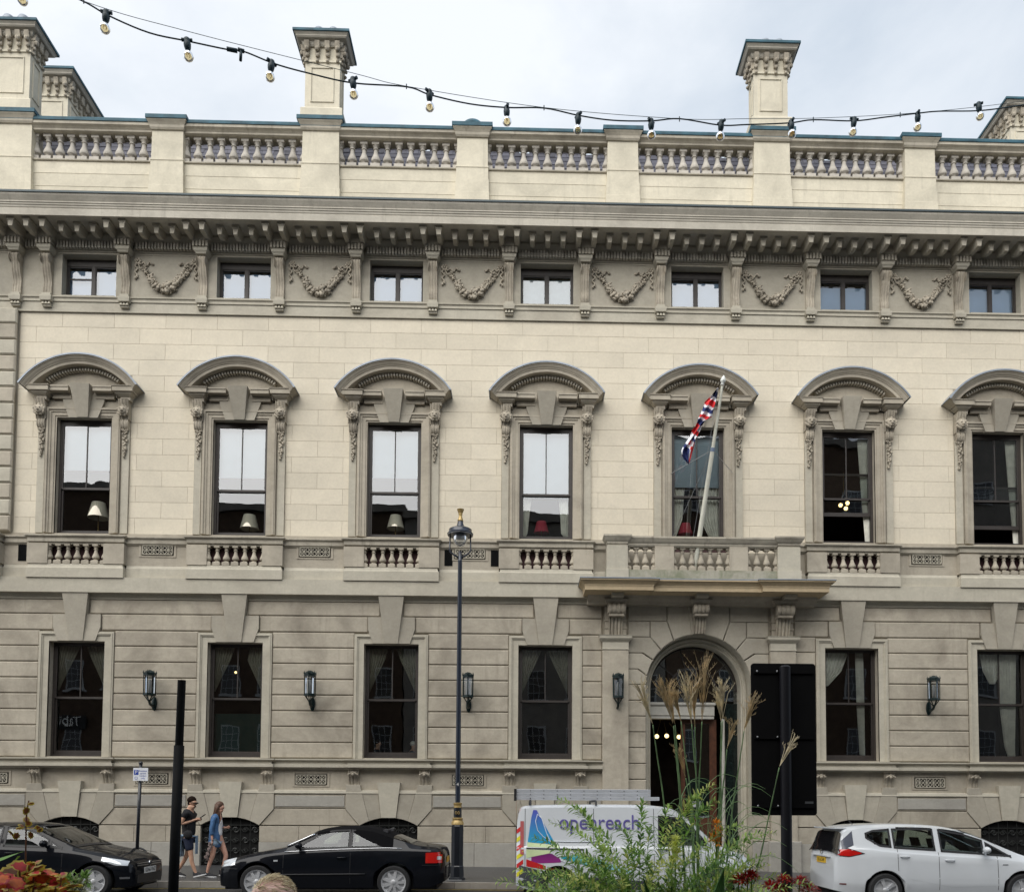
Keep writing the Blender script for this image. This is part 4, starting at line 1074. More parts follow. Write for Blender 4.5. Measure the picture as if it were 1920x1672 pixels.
# ---------------------------------------------------------------- chimneys
def chimney(x0, x1, y0, y1, zbase, zbl, zcap, ztop, pots, label=None, pr=.20):
    """stack with plinth block, panelled shaft, corbel table and lead-topped cap"""
    c = put('chimney', None, bld)
    zas = zcap-.55                      # astragal
    m = MB()
    m.ring([(.10, zbase), (.10, zbl-.06), (.06, zbl-.01), (.0, zbl)], x0, x1, y0, y1, four=True)
    m.ring([(0, zbl), (0, zas-.04), (.035, zas-.02), (.035, zas+.02), (0, zas+.04), (0, zcap)], x0, x1, y0, y1, four=True)
    m.obj('shaft', PAR, c)
    a, b, z0, z1 = x0+.16, x1-.16, zbl+.18, zas-.16
    m = MB()
    fw = .035
    for (p, q, r, s) in ((a, b, z1-fw, z1), (a, b, z0, z0+fw), (a, a+fw, z0+fw, z1-fw), (b-fw, b, z0+fw, z1-fw)): m.box(p, q, y0-.025, y0, r, s, .008)
    for X, sg in ((x0, -1), (x1, 1)):
        ya, yb_ = y0+.14, y1-.14
        if yb_-ya > .1:
            xa, xb = sorted((X, X+sg*.025))
            for (p, q, r, s) in ((ya, yb_, z1-fw, z1), (ya, yb_, z0, z0+fw), (ya, ya+fw, z0+fw, z1-fw), (yb_-fw, yb_, z0+fw, z1-fw)): m.box(xa, xb, p, q, r, s)
    m.obj('panel_moulding', PAR, c)
    m = MB()
    m.ring([(.05, zcap-.12), (.08, zcap-.08), (.10, zcap-.0), (pr+.0, zcap+.02), (pr+.03, zcap+.05), (pr+.03, zcap+.08), (pr+.09, ztop-.06)], x0, x1, y0, y1, four=True)
    m.obj('cap', COR, c)
    MB().ring([(pr+.095, ztop-.075), (pr+.11, ztop-.07), (pr+.11, ztop-.0), (pr-.05, ztop+.04)], x0, x1, y0, y1, four=True).obj('lead_cover', LEAD, c)
    m = MB(); n = max(2, round((x1-x0)/.31)+1)
    def corb(cx, cy, ax):
        f = (lambda u, d, z: (cx+u, cy-d, z)) if ax == 'f' else ((lambda u, d, z: (cx+d, cy+u, z)) if ax == 'r' else (lambda u, d, z: (cx-d, cy-u, z)))
        for (w_, d0, d1, z0_, z1_) in ((.07, 0, .16, zcap-.20, zcap-.02), (.055, 0, .09, zcap-.40, zcap-.19), (.03, 0, .04, zas-.02, zcap-.38)):
            vs = [f(-w_, d0, z0_), f(w_, d0, z0_), f(w_, d1*.75, z0_), f(-w_, d1*.75, z0_), f(-w_, d0, z1_), f(w_, d0, z1_), f(w_, d1, z1_), f(-w_, d1, z1_)]
            m.add(vs, [(0,3,2,1),(4,5,6,7),(0,1,5,4),(1,2,6,5),(2,3,7,6),(3,0,4,7)])
        m.ball(f(0, .12, zcap-.24), .07, 8, 5); m.ball(f(0, .07, zcap-.40), .05, 8, 5); m.ball(f(0, .05, zas-.01), .05, 8, 4, (1, 1, .8))
    for i in range(n): corb(x0+.06+(x1-x0-.12)*i/(n-1), y0, 'f')
    ny = max(2, round((y1-y0)/.31)+1)
    for i in range(ny):
        corb(x1, y0+.06+(y1-y0-.12)*i/(ny-1), 'r'); corb(x0, y0+.06+(y1-y0-.12)*i/(ny-1), 'l')
    m.obj('corbel_table', CRV, c, 35, kind='stuff')
    for (px_, py_, kind) in pots:
        if kind == 'dome': MB().lathe([(.17, 0), (.17, .14), (.14, .20), (.08, .24), (.0, .255)], px_, py_, 16, ztop+.03, caps=False).obj('chimney_pot', LEADG, c, True)
        else: MB().lathe([(.17, 0), (.15, .10), (.14, .22), (.17, .24), (.19, .30), (.16, .38), (.05, .44), (0, .45)], px_, py_, 16, ztop+.02, caps=False).obj('chimney_pot', plain('terracotta', (.30,.19,.14), .8), c, 50)
zp_ = zr(236, -.2)
z2 = WP(605, 60, -.25)[1]; zc2_ = WP(605, 73, -.25)[1]; zb2 = WP(605, 205, -.05)[1]
x = PIERX[2]; chimney(x-.50, x+.50, -.07, .48, zp_-.02, zb2, zc2_, z2, [(x-.12, -.05, 'dome'), (x+.30, -.05, 'dome')])
z5 = WP(1440, 82, -.25)[1]; zc5 = WP(1440, 95, -.25)[1]; zb5 = WP(1440, 222, -.05)[1]
x = PIERX[5]; chimney(x-.50, x+.50, -.07, .48, zp_-.02, zb5, zc5, z5, [(x-.16, -.05, 'dome'), (x+.24, -.05, 'dome')])
z0_ = WP(40, 38, -.28)[1]; zc0_ = WP(40, 51, -.28)[1]; zb0_ = WP(40, 188, -.05)[1]
x1 = WP(57, 110, -.07)[0]; chimney(x1-1.15, x1, -.07, .55, zp_-.02, zb0_, zc0_, z0_, [(x1-.20, -.1, 'dome'), (x1-.62, -.1, 'dome'), (x1-1.0, -.1, 'dome')])
# two long stacks further back on the roof
x1 = WP(127, 200, 3.2)[0]; zt_ = WP(120, 129, 3.0)[1]
chimney(x1-1.5, x1, 3.2, 8.5, 18.4, zt_-3.6, zt_-.22, zt_, [(x1-.22, 3.6, 'pot'), (x1-.22, 5.4, 'pot')])
x0 = WP(1895, 240, 3.2)[0]; zt_ = WP(1895, 186, 3.0)[1]
chimney(x0, x0+1.5, 3.2, 9.5, 18.4, zt_-3.6, zt_-.22, zt_, [(x0+.25, 3.7, 'pot'), (x0+.25, 6.0, 'pot')])
# ================================================================ STREET
ASPH = plain('asphalt', (.026,.026,.028), .62, 0, .25, 2.2, bump=.5, bscale=60)
PAVM = plain('dark_paving', (.050,.050,.052), .38, 0, .22, 1.1, bump=.25, bscale=50)
KERB = stone('kerb_granite', (.30,.28,.25), (.14,.13,.115), .7, .3, .12, .5)
def sheet(name, y0, y1, dz, matl, xs, ny=2):
    rows = [[(x, y, gz(x)+dz) for x in xs] for y in [y0+(y1-y0)*i/ny for i in range(ny+1)]]
    return MB().grid(rows).obj(name, matl, None, kind='structure')
XS = [-200, -60, -30] + [-20+i for i in range(45)] + [40, 80, 200]
KY = -5.0
g_ = MB().grid([[(-400, -400, -.75), (400, -400, -.75)], [(-400, 400, -.75), (400, 400, -.75)]]).obj('ground', ASPH, None, kind='structure')
sheet('pavement', KY+.004, -.02, 0, PAVM, XS); sheet('road', -14.6, KY-.006, -.13, ASPH, XS); sheet('pavement', -32.9, -14.75, 0, PAVM, XS)
kb = put('kerb', None, None, kind='structure')
for y in (KY-.15, -14.75):
    for i in range(38):
        x = -18+i*.92
        MB().add([(x+.004, y, gz(x)-.2), (x+.916, y, gz(x+.92)-.2), (x+.916, y+.148, gz(x+.92)-.2), (x+.004, y+.148, gz(x)-.2), (x+.004, y+.012, gz(x)+.003), (x+.916, y+.012, gz(x+.92)+.003), (x+.916, y+.148, gz(x+.92)+.003), (x+.004, y+.148, gz(x)+.003)], [(0,3,2,1),(4,5,6,7),(0,1,5,4),(1,2,6,5),(2,3,7,6),(3,0,4,7)]).obj('kerb_stone', KERB, kb)
YEL = plain('worn_yellow_paint', (.32,.24,.04), .7, 0, .5, 9)
rows = [[(x, y, gz(x)-.126) for x in XS] for y in (KY-.42, KY-.34)]
MB().grid(rows).obj('road_marking', YEL, None, kind='structure')
# ---------------------------------------------------------------- buildings across the street (seen in the panes)
BRICK = plain('opposite_brick', (.085,.055,.035), .9, 0, .35, 3.0); WPAINT = plain('white_sash_paint', (.42,.43,.43), .5); PSTN = plain('opposite_render', (.22,.205,.18), .9, 0, .15, 1.0)
SHOP = plain('shopfront_paint', (.015,.045,.035), .4); DGL = plain('opposite_glass', (.03,.035,.04), .08)
def opposite(x0, x1, h, matl, name, label, n, fl, roofm):
    b = thing(name, label, 'building', ((x0+x1)/2, -33, 0)); ox = (x0+x1)/2
    MB().box(x0-ox, x1-ox, -8, 0, -.5, h).obj('wall', matl, b)
    MB().box(x0-ox-.1, x1-ox+.1, -8.1, .25, h, h+.5).obj('cornice', PSTN, b)
    MB().box(x0-ox+.2, x1-ox-.2, .0, .12, .2, 3.6).obj('shopfront', SHOP, b)
    cw = (x1-x0)/n
    for f in range(fl):
        for i in range(n):
            cx = x0-ox+cw*(i+.5); z0 = 4.9+f*(h-5.2)/fl; hh = 2.1-.15*f
            wn = MB().box(-.62, .62, 0, .05, 0, hh).obj('window', WPAINT, b, loc=(cx, .0, z0))
            m = MB()
            for a in range(3):
                for c in range(4): m.box(-.55+a*.37, -.22+a*.37, .05, .06, .06+c*(hh-.1)/4, .02+(c+1)*(hh-.1)/4)
            m.obj('panes', DGL, wn, kind='stuff'); MB().box(-.75, .75, .0, .14, -.14, -.0).obj('sill', WPAINT, wn)
    return b
opposite(-44, -26, 22.8, BRICK, 'rendered_house', 'brown brick corner house across the street with small white sashes', 7, 4, PSTN)
opposite(-25.9, -8, 21.5, BRICK, 'brick_house', 'brown brick house across the street with white barred sash windows', 7, 4, PSTN)
opposite(-7.9, 10, 21.0, PSTN, 'stone_house', 'cream fronted house across the street with a dark green shopfront', 7, 4, PSTN)
opposite(10.1, 27, 26.5, BRICK, 'tall_brick_house', 'tall brown brick house across the street with five rows of sashes', 6, 5, PSTN)
opposite(27.1, 46, 27.5, PSTN, 'tall_rendered_house', 'tall pale rendered house across the street with five rows of sashes', 6, 5, PSTN)
sgn = put('sign_board', MB().box(-1.6, 1.6, .0, .06, -.42, .42).mesh('sign_board', plain('dark_sign_board', (.01,.012,.012), .6)), bpy.data.objects['rendered_house'], (4.6, .12, 7.06))
# ---------------------------------------------------------------- cars
def lerp(pts, x):
    if x <= pts[0][0]: return pts[0][1]
    for (a, b), (c, d) in zip(pts, pts[1:]):
        if x <= c: return b+(d-b)*(x-a)/(c-a) if c > a else d
    return pts[-1][1]
def smooth(pts, n=3):
    """Chaikin-like rounding of a profile, end points kept"""
    for _ in range(n):
        q = [pts[0]]
        for a, b in zip(pts, pts[1:]):
            q += [(a[0]*.75+b[0]*.25, a[1]*.75+b[1]*.25), (a[0]*.25+b[0]*.75, a[1]*.25+b[1]*.75)]
        q.append(pts[-1]); pts = q
    return pts
TYRE = plain('tyre_rubber', (.018,.018,.019), .85); RIM = plain('alloy_rim', (.62,.63,.65), .40, .55, .08); RIMD = plain('hub_dark', (.02,.02,.02), .6)
CHR = plain('chrome', (.75,.76,.78), .12, 1.0, .02); BLK = plain('black_plastic', (.016,.016,.018), .5); RED = plain('red_lamp', (.55,.012,.01), .12, 0, .1, coat=1.0); LENS = plain('clear_lamp', (.60,.63,.66), .10, .3, .1, coat=1.0)
CGL = glassmat('car_glass', .03, (.55,.63,.60), wave=0); SEAT = plain('car_seat', (.045,.045,.05), .9); WPL = plain('white_plate', (.75,.75,.74), .4); YPL = plain('yellow_plate', (.80,.50,.03), .4); TXT = plain('black_lettering', (.01,.01,.012), .5); CLR = plain('carbon_interior', (.02,.02,.022), .9)
def wheel(parent, x, y, side, r, rr, ns, z=None, twin=False):
    wv = put('wheel', None, parent, (x, y, z if z is not None else r)); wv.scale = (1, side, 1)
    w_ = .20
    def yl(prof, n=28):
        m = MB(); m.lathe(prof, n=n); m.v = [(a, -c, b) for a, b, c in m.v]; return m
    me = yl([(rr*.98, -w_*.5+.03), (rr*.98, .02), (rr*1.02, .035), (r*.93, .035), (r*.985, .01), (r, -.02), (r, -w_+.05), (r*.97, -w_+.03)], 32).mesh('tyre', TYRE, 40); fixn(me); put('tyre', me, wv)
    m = yl([(rr*.86, -.10), (rr*.86, .0), (rr*.9, .02), (rr*1.0, .025), (rr*1.0, -.02)], 32); m2 = yl([(.0, -.07), (rr*.9, -.075)], 24); 
    for i in range(ns):
        for dd in ((-.10, .10) if twin else (0,)):
            a = 2*PI*i/ns+dd; ca, sa = math.cos(a), math.sin(a)
            w0, w1 = (.030, .026) if not twin else (.016, .015)
            if ns <= 5 and not twin: w0, w1 = .045, .062
            vs = []
            for rad, ww, yo in ((.03, w0, -.028), (rr*.92, w1, -.012)):
                for q in (-1, 1):
                    for yy in (yo, yo+.04): vs.append((ca*rad-sa*ww*q, yy, sa*rad+ca*ww*q))
            m.add(vs, [(0,1,3,2),(4,6,7,5),(0,4,5,1),(2,3,7,6),(0,2,6,4),(1,5,7,3)])
    n0 = len(m.v); m.lathe([(.06, .0), (.06, .022), (.05, .03), (0, .032)], n=16); m.v[n0:] = [(a, -c, b) for a, b, c in m.v[n0:]]
    me = m.mesh('rim', RIM, 40); fixn(me); put('rim', me, wv); me = m2.mesh('brake_disc', RIMD); put('brake_disc', me, wv)
    return wv
def textobj(name, s, size, matl, loc, rot, parent, ext=.002, al='CENTER', sx=1.0):
    c = bpy.data.curves.new(name, 'FONT'); c.body = s; c.size = size; c.extrude = ext; c.align_x = al; c.align_y = 'CENTER'; c.materials.append(matl)
    o = bpy.data.objects.new(name, c); COL.objects.link(o); bpy.context.view_layer.update()
    me = bpy.data.meshes.new_from_object(o.evaluated_get(bpy.context.evaluated_depsgraph_get())); bpy.data.objects.remove(o); me.name = name
    me.materials.clear(); me.materials.append(matl)
    o = put(name, me, parent, loc, rot); o.scale = (sx, 1, 1); return o
def squeeze(sp, x0, k, x1):
    """shorten the rear overhang: everything behind x0 scaled by k"""
    f = lambda x: x if x <= x0 else x0+(x-x0)*k
    for q in ('top', 'belt', 'plan', 'low'): sp[q] = [(f(a), b) for a, b in sp[q]]
    sp['L'] = f(sp['L']); return sp
def car(name, label, sp, loc, flip=False):
    t = thing(name, label, 'car' if 'cat' not in sp else sp['cat'], loc, (0, 0, PI if flip else 0))
    Ln = sp['L']; top = smooth(sp['top']); belt = smooth(sp['belt'], 2); plan = smooth(sp['plan'], 2); low = sp['low']; wx = sp['wx']; Ra = sp['r']+.055; zc = sp['r']
    xs = sorted(set([0, Ln] + [round(i*.03, 3) for i in range(int(Ln/.03)+1)] + [round(w+s*Ra*f, 4) for w in wx for s in (-1, 1) for f in (.999, .98, .94, .88, .8)] + [.008, .02, Ln-.02, Ln-.008]))
    xs = [x for x in xs if 0 <= x <= Ln]
    tum = sp.get('tumble', .42)
    def keys(x):
        zt = lerp(top, x); w_ = lerp(plan, x); zb = min(lerp(belt, x), zt-.05); zs = lerp(low, x)
        arch = 0
        for c in wx:
            d = abs(x-c)
            if d < Ra: zs = max(zs, zc+math.sqrt(Ra*Ra-d*d))
            arch = max(arch, .025*max(0, 1-max(0, d-Ra)/.12) if d > Ra*.55 else .025)
        cab = min(1, max(0, (zt-zb-.06)/.30)); cab = cab*cab*(3-2*cab)
        yr = (w_-.03-tum*(zt-zb)*.9)*cab + (w_-.14)*(1-cab)
        zr_ = (zt-.065)*cab + (zt-.015)*(1-cab)
        zm = min(.58, zb-.15)
        return [(w_-.05, min(zs, zb-.06)), (w_-.005+arch*.6, max(zs+.01, min(zm*.62+zs*.38, zb-.05))), (w_+arch*.4, max(zs+.02, min(zm, zb-.04))), (w_-.02, zb-.045 if zb-.045 > zs+.03 else zs+.03), (w_-.045, zb), (yr, max(zr_, zb+.005)), (yr*.72, zt-.012), (yr*.4, zt-.003), (0, zt)]
    def section(x):
        k = keys(x); out = []
        for i in range(len(k)-1):
            n = 5 if i in (4,) else 3
            for j in range(n):
                f = j/n; a, b = k[i], k[i+1]
                out.append((a[0]+(b[0]-a[0])*f, a[1]+(b[1]-a[1])*f))
        out.append(k[-1]); return out
    def yside(x, z):
        k = keys(x)
        for a, b in zip(k[:6], k[1:6]):
            if z <= b[1] and b[1] > a[1]: return a[0]+(b[0]-a[0])*min(1, max(0, (z-a[1])/(b[1]-a[1])))
        return k[5][0]
    wins = sp['wins']; fr = sp['screen']; rr_ = sp['rear']
    def inwin(x, i, z):
        if 12 <= i <= 17:
            for w in wins:
                if w[0]+.03 < x < w[1]-.03 and lerp(w[2], x)+.02 < z < lerp(w[3], x)-.02: return True
        if i >= 17 and ((fr and fr[0]+.04 < x < fr[1]-.04) or (rr_ and rr_[0]+.04 < x < rr_[1]-.04)): return i > 18
        return False
    m = MB(); secs = [section(x) for x in xs]; n = len(secs[0])
    for s in (-1, 1):
        base = len(m.v); m.v += [(x, s*y, z) for x, sc_ in zip(xs, secs) for y, z in sc_]
        for i in range(len(xs)-1):
            for j in range(n-1):
                zc_ = (secs[i][j][1]+secs[i+1][j+1][1])/2; xc_ = (xs[i]+xs[i+1])/2
                if inwin(xc_, j, zc_): continue
                f = (base+i*n+j, base+(i+1)*n+j, base+(i+1)*n+j+1, base+i*n+j+1)
                m.f.append(f if s < 0 else f[::-1]); m.m.append(0)
    for i in (0, len(xs)-1):
        base = len(m.v); pts = [(xs[i], -y, z) for y, z in secs[i]] + [(xs[i], y, z) for y, z in secs[i][::-1][1:]]
        m.v += pts; m.f.append(tuple(range(base, base+len(pts)))); m.m.append(0)
    me = m.mesh('body', sp['paint'], 50)
    bm = bmesh.new(); bm.from_mesh(me); bmesh.ops.remove_doubles(bm, verts=bm.verts, dist=.0004); bmesh.ops.recalc_face_normals(bm, faces=bm.faces); bm.to_mesh(me); bm.free()
    put('body', me, t)
    def patch(nm, x0, x1, zl, zh, matl, off=.004, nx=18, nz=4, sides=(-1, 1), **kw):
        for s in sides:
            rows = []
            for i in range(nx+1):
                x = x0+(x1-x0)*i/nx; a = lerp(zl, x); b = lerp(zh, x); b = max(b, a+.001)
                rows.append([(x, s*(yside(x, a+(b-a)*j/nz)+off), a+(b-a)*j/nz) for j in range(nz+1)])
            o = MB().grid(rows).obj(nm, matl, t, True, fix=True, **kw)
        return o
    def toppatch(nm, x0, x1, matl, wf=.93, off=.006, inner=0):
        rows = []
        for i in range(15):
            x = x0+(x1-x0)*i/14; k = keys(x)[5:]; ym = k[0][0]*wf; r = []
            for j in range(17):
                y = -ym+2*ym*j/16; ay = abs(y); z = k[-1][1]
                for a, b in zip(k, k[1:]):
                    if b[0] <= ay <= a[0]: z = b[1]+(a[1]-b[1])*(ay-b[0])/max(1e-6, a[0]-b[0])
                r.append((x, y, z+off))
            rows.append(r)
        MB().grid(rows).obj(nm, matl, t, True, fix=True)
    def rim4(x0, x1, zl, zh, wd, matl, off=.007):
        """thin trim round a side window"""
        cap = lambda f, d: [(x, z+d) for x, z in f]
        patch('window_trim', x0, x1, cap(zl, -.004), cap(zl, wd), matl, off, nz=1); patch('window_trim', x0, x1, cap(zh, -wd), cap(zh, .004), matl, off, nz=1)
        patch('window_trim', x0, x0+wd, zl, zh, matl, off, 2); patch('window_trim', x1-wd, x1, zl, zh, matl, off, 2)
    for w in wins:
        patch('side_window', w[0], w[1], w[2], w[3], CGL, .004); rim4(w[0], w[1], w[2], w[3], .035 if len(w) < 5 else .03, BLK)
    if fr:
        toppatch('windscreen', fr[0], fr[1], CGL, .95, .008)
        toppatch('screen_trim', fr[0]-.02, fr[0]+.05, BLK, .96, .010); toppatch('screen_trim', fr[1]-.05, fr[1], BLK, .96, .010)
    if rr_:
        toppatch('rear_window', rr_[0], rr_[1], sp.get('rearglass', CGL), .93, .008)
    # underbody and cabin
    mb = MB(); mb.box(.12, Ln-.16, -lerp(plan, Ln/2)+.24, lerp(plan, Ln/2)-.24, .17, .62); mb.obj('underbody', CLR, t)
    c0, c1 = sp['cabin']
    hw_ = lerp(plan, Ln/2)-.16
    mb = MB(); mb.box(c0, c1, -hw_, hw_, .60, .66); mb.box(c0-.1, c0+.25, -hw_, hw_, .66, .92); mb.obj('cabin_floor', CLR, t)
    for sx in sp['seats']:
        for sy in (-.38, .38):
            q = MB(); q.box(sx-.25, sx+.25, sy-.23, sy+.23, .66, .74); q.xprism([(0, 0)], 0, 0) if False else None
            a0 = len(q.v); q.box(-.06, .06, sy-.22, sy+.22, 0, .46); q.box(-.05, .05, sy-.12, sy+.12, .48, .66)
            for i in range(a0, len(q.v)):
                x_, y_, z_ = q.v[i]; q.v[i] = (sx+.25+x_+z_*.28, y_, .68+z_)
            q.obj('seat', SEAT, t)
    for wxx in wx:
        for s in (-1, 1): wheel(t, wxx, s*(lerp(plan, wxx)-.02), -s if False else (1 if s < 0 else -1), sp['r'], sp['rim'], sp['spokes'], twin=sp.get('twin', False))
    for s in (-1, 1):                                        # mirrors
        mx, mz = sp['mirror']; yy = yside(mx, mz)
        q = MB(); q.ball((mx, s*(yy+.14), mz+.06), .10, 12, 8, (.7, 1.0, .68)); q.tube([(mx, s*(yy-.02), mz-.02), (mx, s*(yy+.1), mz+.03)], .025, 8)
        q.obj('wing_mirror', sp.get('mirrorm', sp['paint']), t, True)
    for dl in sp['doors']: patch('door_gap', dl[0], dl[0]+.010, [(0, dl[1])], [(0, dl[2])], BLK, .0015, 1, 8)
    for hx, hz in sp['handles']:
        for s in (-1, 1):
            q = MB(); yy = yside(hx, hz); q.tube([(hx-.09, s*(yy+.002), hz), (hx-.07, s*(yy+.03), hz+.003), (hx+.07, s*(yy+.03), hz+.006), (hx+.09, s*(yy+.002), hz+.006)], .014, 6)
            q.obj('door_handle', sp.get('handlem', sp['paint']), t, True)
    return t, patch, yside, keys, toppatch
def paint(name, col, rough=.22): return plain(name, col, .5, 0, .03, 1.5, coat=1.0, spec=.15)
PBLK = plain('black_car_paint', (.004,.005,.008), .5, 0, .03, 1.5, coat=.55, spec=.05); PWHT = paint('white_car_paint', (.62,.65,.68), .3); SOFT = plain('black_canvas', (.007,.007,.008), .98, 0, .15, 20, bump=.2, spec=.06)
# --- black convertible, facing left
YC = -6.30
ca = dict(L=4.57, r=.325, rim=.245, spokes=9, wx=(.80, 3.455), paint=PBLK, mirror=(1.62, .98), seats=(2.0, 2.8), cabin=(1.5, 3.3),
  top=[(0,.60),(.02,.66),(.20,.76),(.6,.87),(1.10,.965),(1.28,.985),(1.55,1.13),(1.90,1.33),(2.15,1.385),(2.6,1.41),(3.05,1.37),(3.38,1.24),(3.75,1.09),(3.95,1.045),(4.35,1.02),(4.52,.96),(4.57,.80),(4.57,.60)],
  belt=[(0,.60),(.5,.78),(1.2,.90),(2.2,.955),(3.3,.99),(4.57,.95)], plan=[(0,.60),(.06,.72),(.25,.82),(.7,.875),(1.5,.885),(3.2,.885),(4.1,.86),(4.4,.80),(4.53,.70),(4.57,.60)],
  low=[(0,.24),(.3,.20),(4.2,.22),(4.57,.33)], wins=[(1.52, 2.585, [(1.52,.955),(2.6,.985)], [(1.52,.97),(1.75,1.12),(2.0,1.27),(2.25,1.335),(2.6,1.35)]), (2.60, 3.22, [(2.6,.985),(3.25,1.005)], [(2.6,1.35),(2.8,1.31),(3.0,1.20),(3.22,1.02)])],
  screen=(1.30, 1.90), rear=(3.42, 3.78), doors=[(1.30, .30, .93), (2.60, .30, .98)], handles=[(2.44, .80)], mirrorm=PBLK)
squeeze(ca, 3.9, .80, 0)
t, patch, ys, ks, tp = car('convertible_car', 'black convertible with folded-up black canvas roof parked facing the dark hatchback', ca, (WP(480, 1656, -7.2)[0]-.80, YC, -.15))
top_ = smooth(ca['top'])
def rooftop(nm, x0, x1, matl, side_from=.55, off=.009):
    rows = []
    for i in range(31):
        x = x0+(x1-x0)*i/30; k = ks(x)[4:]; k4, k5 = k[0], k[1]; r = []
        f = side_from if not callable(side_from) else side_from(x)
        e = (k4[0]+(k5[0]-k4[0])*f, k4[1]+(k5[1]-k4[1])*f)
        pts = [e, ((e[0]+k5[0])/2, (e[1]+k5[1])/2)] + k[1:]
        r = [(x, -(y+off*.6), z+off*.7) for y, z in pts] + [(x, y+off*.6, z+off*.7) for y, z in pts[::-1][1:]]
        rows.append(r)
    return MB().grid(rows).obj(nm, matl, t, 40, fix=True)
rooftop('canvas_roof', 1.93, 3.43, SOFT, lambda x: .88 if x < 2.6 else max(.02, .88-(x-2.6)*1.25))
for s in (-1, 1):
    q = MB(); q.tube([(x, s*(ys(x, lerp(ca['belt'], x))+.008), lerp(ca['belt'], x)+.005) for x in [1.32+i*.12 for i in range(20)]], .009, 5); q.obj('chrome_strip', CHR, t, True)
    q = MB(); pts = [(1.36+.52*i/8, 0, 0) for i in range(9)]
    q.tube([(x, s*(ks(x)[5][0]+.012), ks(x)[5][1]+.012) for x, _, _ in pts], .022, 6); q.obj('screen_pillar', CHR, t, True)
    q = MB(); q.tube([(x, s*(ys(x, .47)+.012), .47+.01*(x-1)) for x in [1.25+i*.15 for i in range(12)]], .013, 5); q.obj('rubbing_strip', BLK, t, True)
patch('headlamp', .05, .36, [(0,.60),(.36,.655)], [(0,.70),(.12,.735),(.36,.79)], LENS, .006, 8)
patch('tail_lamp', 4.07, 4.385, [(4.07,.70),(4.5,.70)], [(4.07,.90),(4.5,.92)], RED, .006, 8); patch('reverse_lamp', 4.29, 4.375, [(4.38,.765)], [(4.38,.83)], LENS, .010, 4)
patch('side_repeater', 1.12, 1.20, [(0,.725)], [(0,.755)], LENS, .006, 2, 1)
patch('bumper_gap', 4.0, 4.42, [(4,.655)], [(4,.665)], BLK, .003, 6, 1); patch('bumper_gap', .02, .42, [(0,.575)], [(0,.583)], BLK, .003, 6, 1)
MB().box(4.43, 4.455, -.80*.62, .80*.62, .40, .62).obj('rear_bumper', PBLK, t); MB().box(4.438, 4.444, -.26, .26, .68, .79).obj('number_plate', YPL, t)
MB().box(-.006, .0, -.30, .30, .30, .56).obj('grille', BLK, t)
# --- black hatchback, facing right
cg = dict(L=4.25, r=.315, rim=.225, spokes=5, wx=(.69, 3.32), paint=PBLK, mirror=(1.62, .99), seats=(2.0, 2.8), cabin=(1.4, 3.6),
  top=[(0,.60),(.03,.70),(.25,.80),(.6,.88),(1.0,.955),(1.12,.985),(1.55,1.22),(1.95,1.40),(2.3,1.445),(2.9,1.45),(3.5,1.41),(3.85,1.35),(4.0,1.15),(4.15,.95),(4.25,.85),(4.25,.60)],
  belt=[(0,.62),(.6,.80),(1.2,.915),(2.2,.955),(3.3,1.0),(4.25,1.0)], plan=[(0,.62),(.05,.74),(.22,.83),(.6,.885),(1.5,.90),(3.2,.90),(3.9,.86),(4.2,.74),(4.25,.62)],
  low=[(0,.22),(.3,.19),(3.9,.22),(4.25,.30)], wins=[(1.33, 1.56, [(1.3,.955),(1.6,.965)], [(1.33,.96),(1.56,1.105)]), (1.60, 2.46, [(1.5,.965),(2.5,.99)], [(1.6,1.13),(1.85,1.26),(2.15,1.345),(2.46,1.365)]), (2.52, 3.30, [(2.5,.99),(3.3,1.03)], [(2.52,1.365),(3.0,1.355),(3.3,1.31)])],
  screen=(1.12, 1.95), rear=(3.88, 4.12), doors=[(1.30,.30,.93), (2.49,.30,.97), (3.35,.62,.98)], handles=[(2.30,.86),(3.2,.88)])
t, patch, ys, ks, tp = car('hatchback_car', 'shiny black five-door hatchback partly behind the red and orange leaves', cg, (WP(174, 1652, -7.2)[0]+.69, YC, -.14), True)
patch('headlamp', .10, .56, [(0,.615),(.3,.625),(.56,.72)], [(0,.68),(.25,.735),(.56,.79)], LENS, .006, 10)
patch('bonnet_gap', .12, 1.10, [(0,.785),(1.1,.925)], [(0,.792),(1.1,.932)], BLK, .003, 8, 1)
patch('bumper_gap', .03, .50, [(0,.60)], [(0,.607)], BLK, .003, 6, 1)
patch('fog_lamp', .06, .22, [(0,.36)], [(0,.40)], CHR, .006, 4, 1)
MB().box(-.008, .0, -.55, .55, .585, .665).obj('grille', BLK, t)
q = MB(); q.box(-.012, -.006, -.58, .58, .60, .607); q.box(-.012, -.006, -.58, .58, .643, .650); q.obj('grille_bar', CHR, t)
MB().box(-.010, .0, -.55, .55, .26, .43).obj('lower_grille', BLK, t)
q = MB(); n0 = 0; q.lathe([(.058, 0), (.058, .012), (.045, .02), (0, .02)], n=20); q.v = [(-.008-c, a, b+.625) for a, b, c in q.v]; q.obj('badge', CHR, t)
# two-letter ring emblem strokes
q = MB(); 
for pl in ([(-.04,.03),(-.012,-.035),(.0,.0),(.012,-.035),(.04,.03)], [(-.02,.045),(.0,.008),(.02,.045)]):
    q.tube([(-.031, a, .625+b) for a, b in pl], .004, 4)
q.obj('badge_emblem', BLK, t)
MB().box(-.022, -.008, -.26, .26, .435, .555).obj('number_plate', WPL, t); textobj('plate_lettering', 'GD66 VNZ', .115, TXT, (-.024, 0, .495), (PI/2, 0, -PI/2), t, .001, sx=.85)
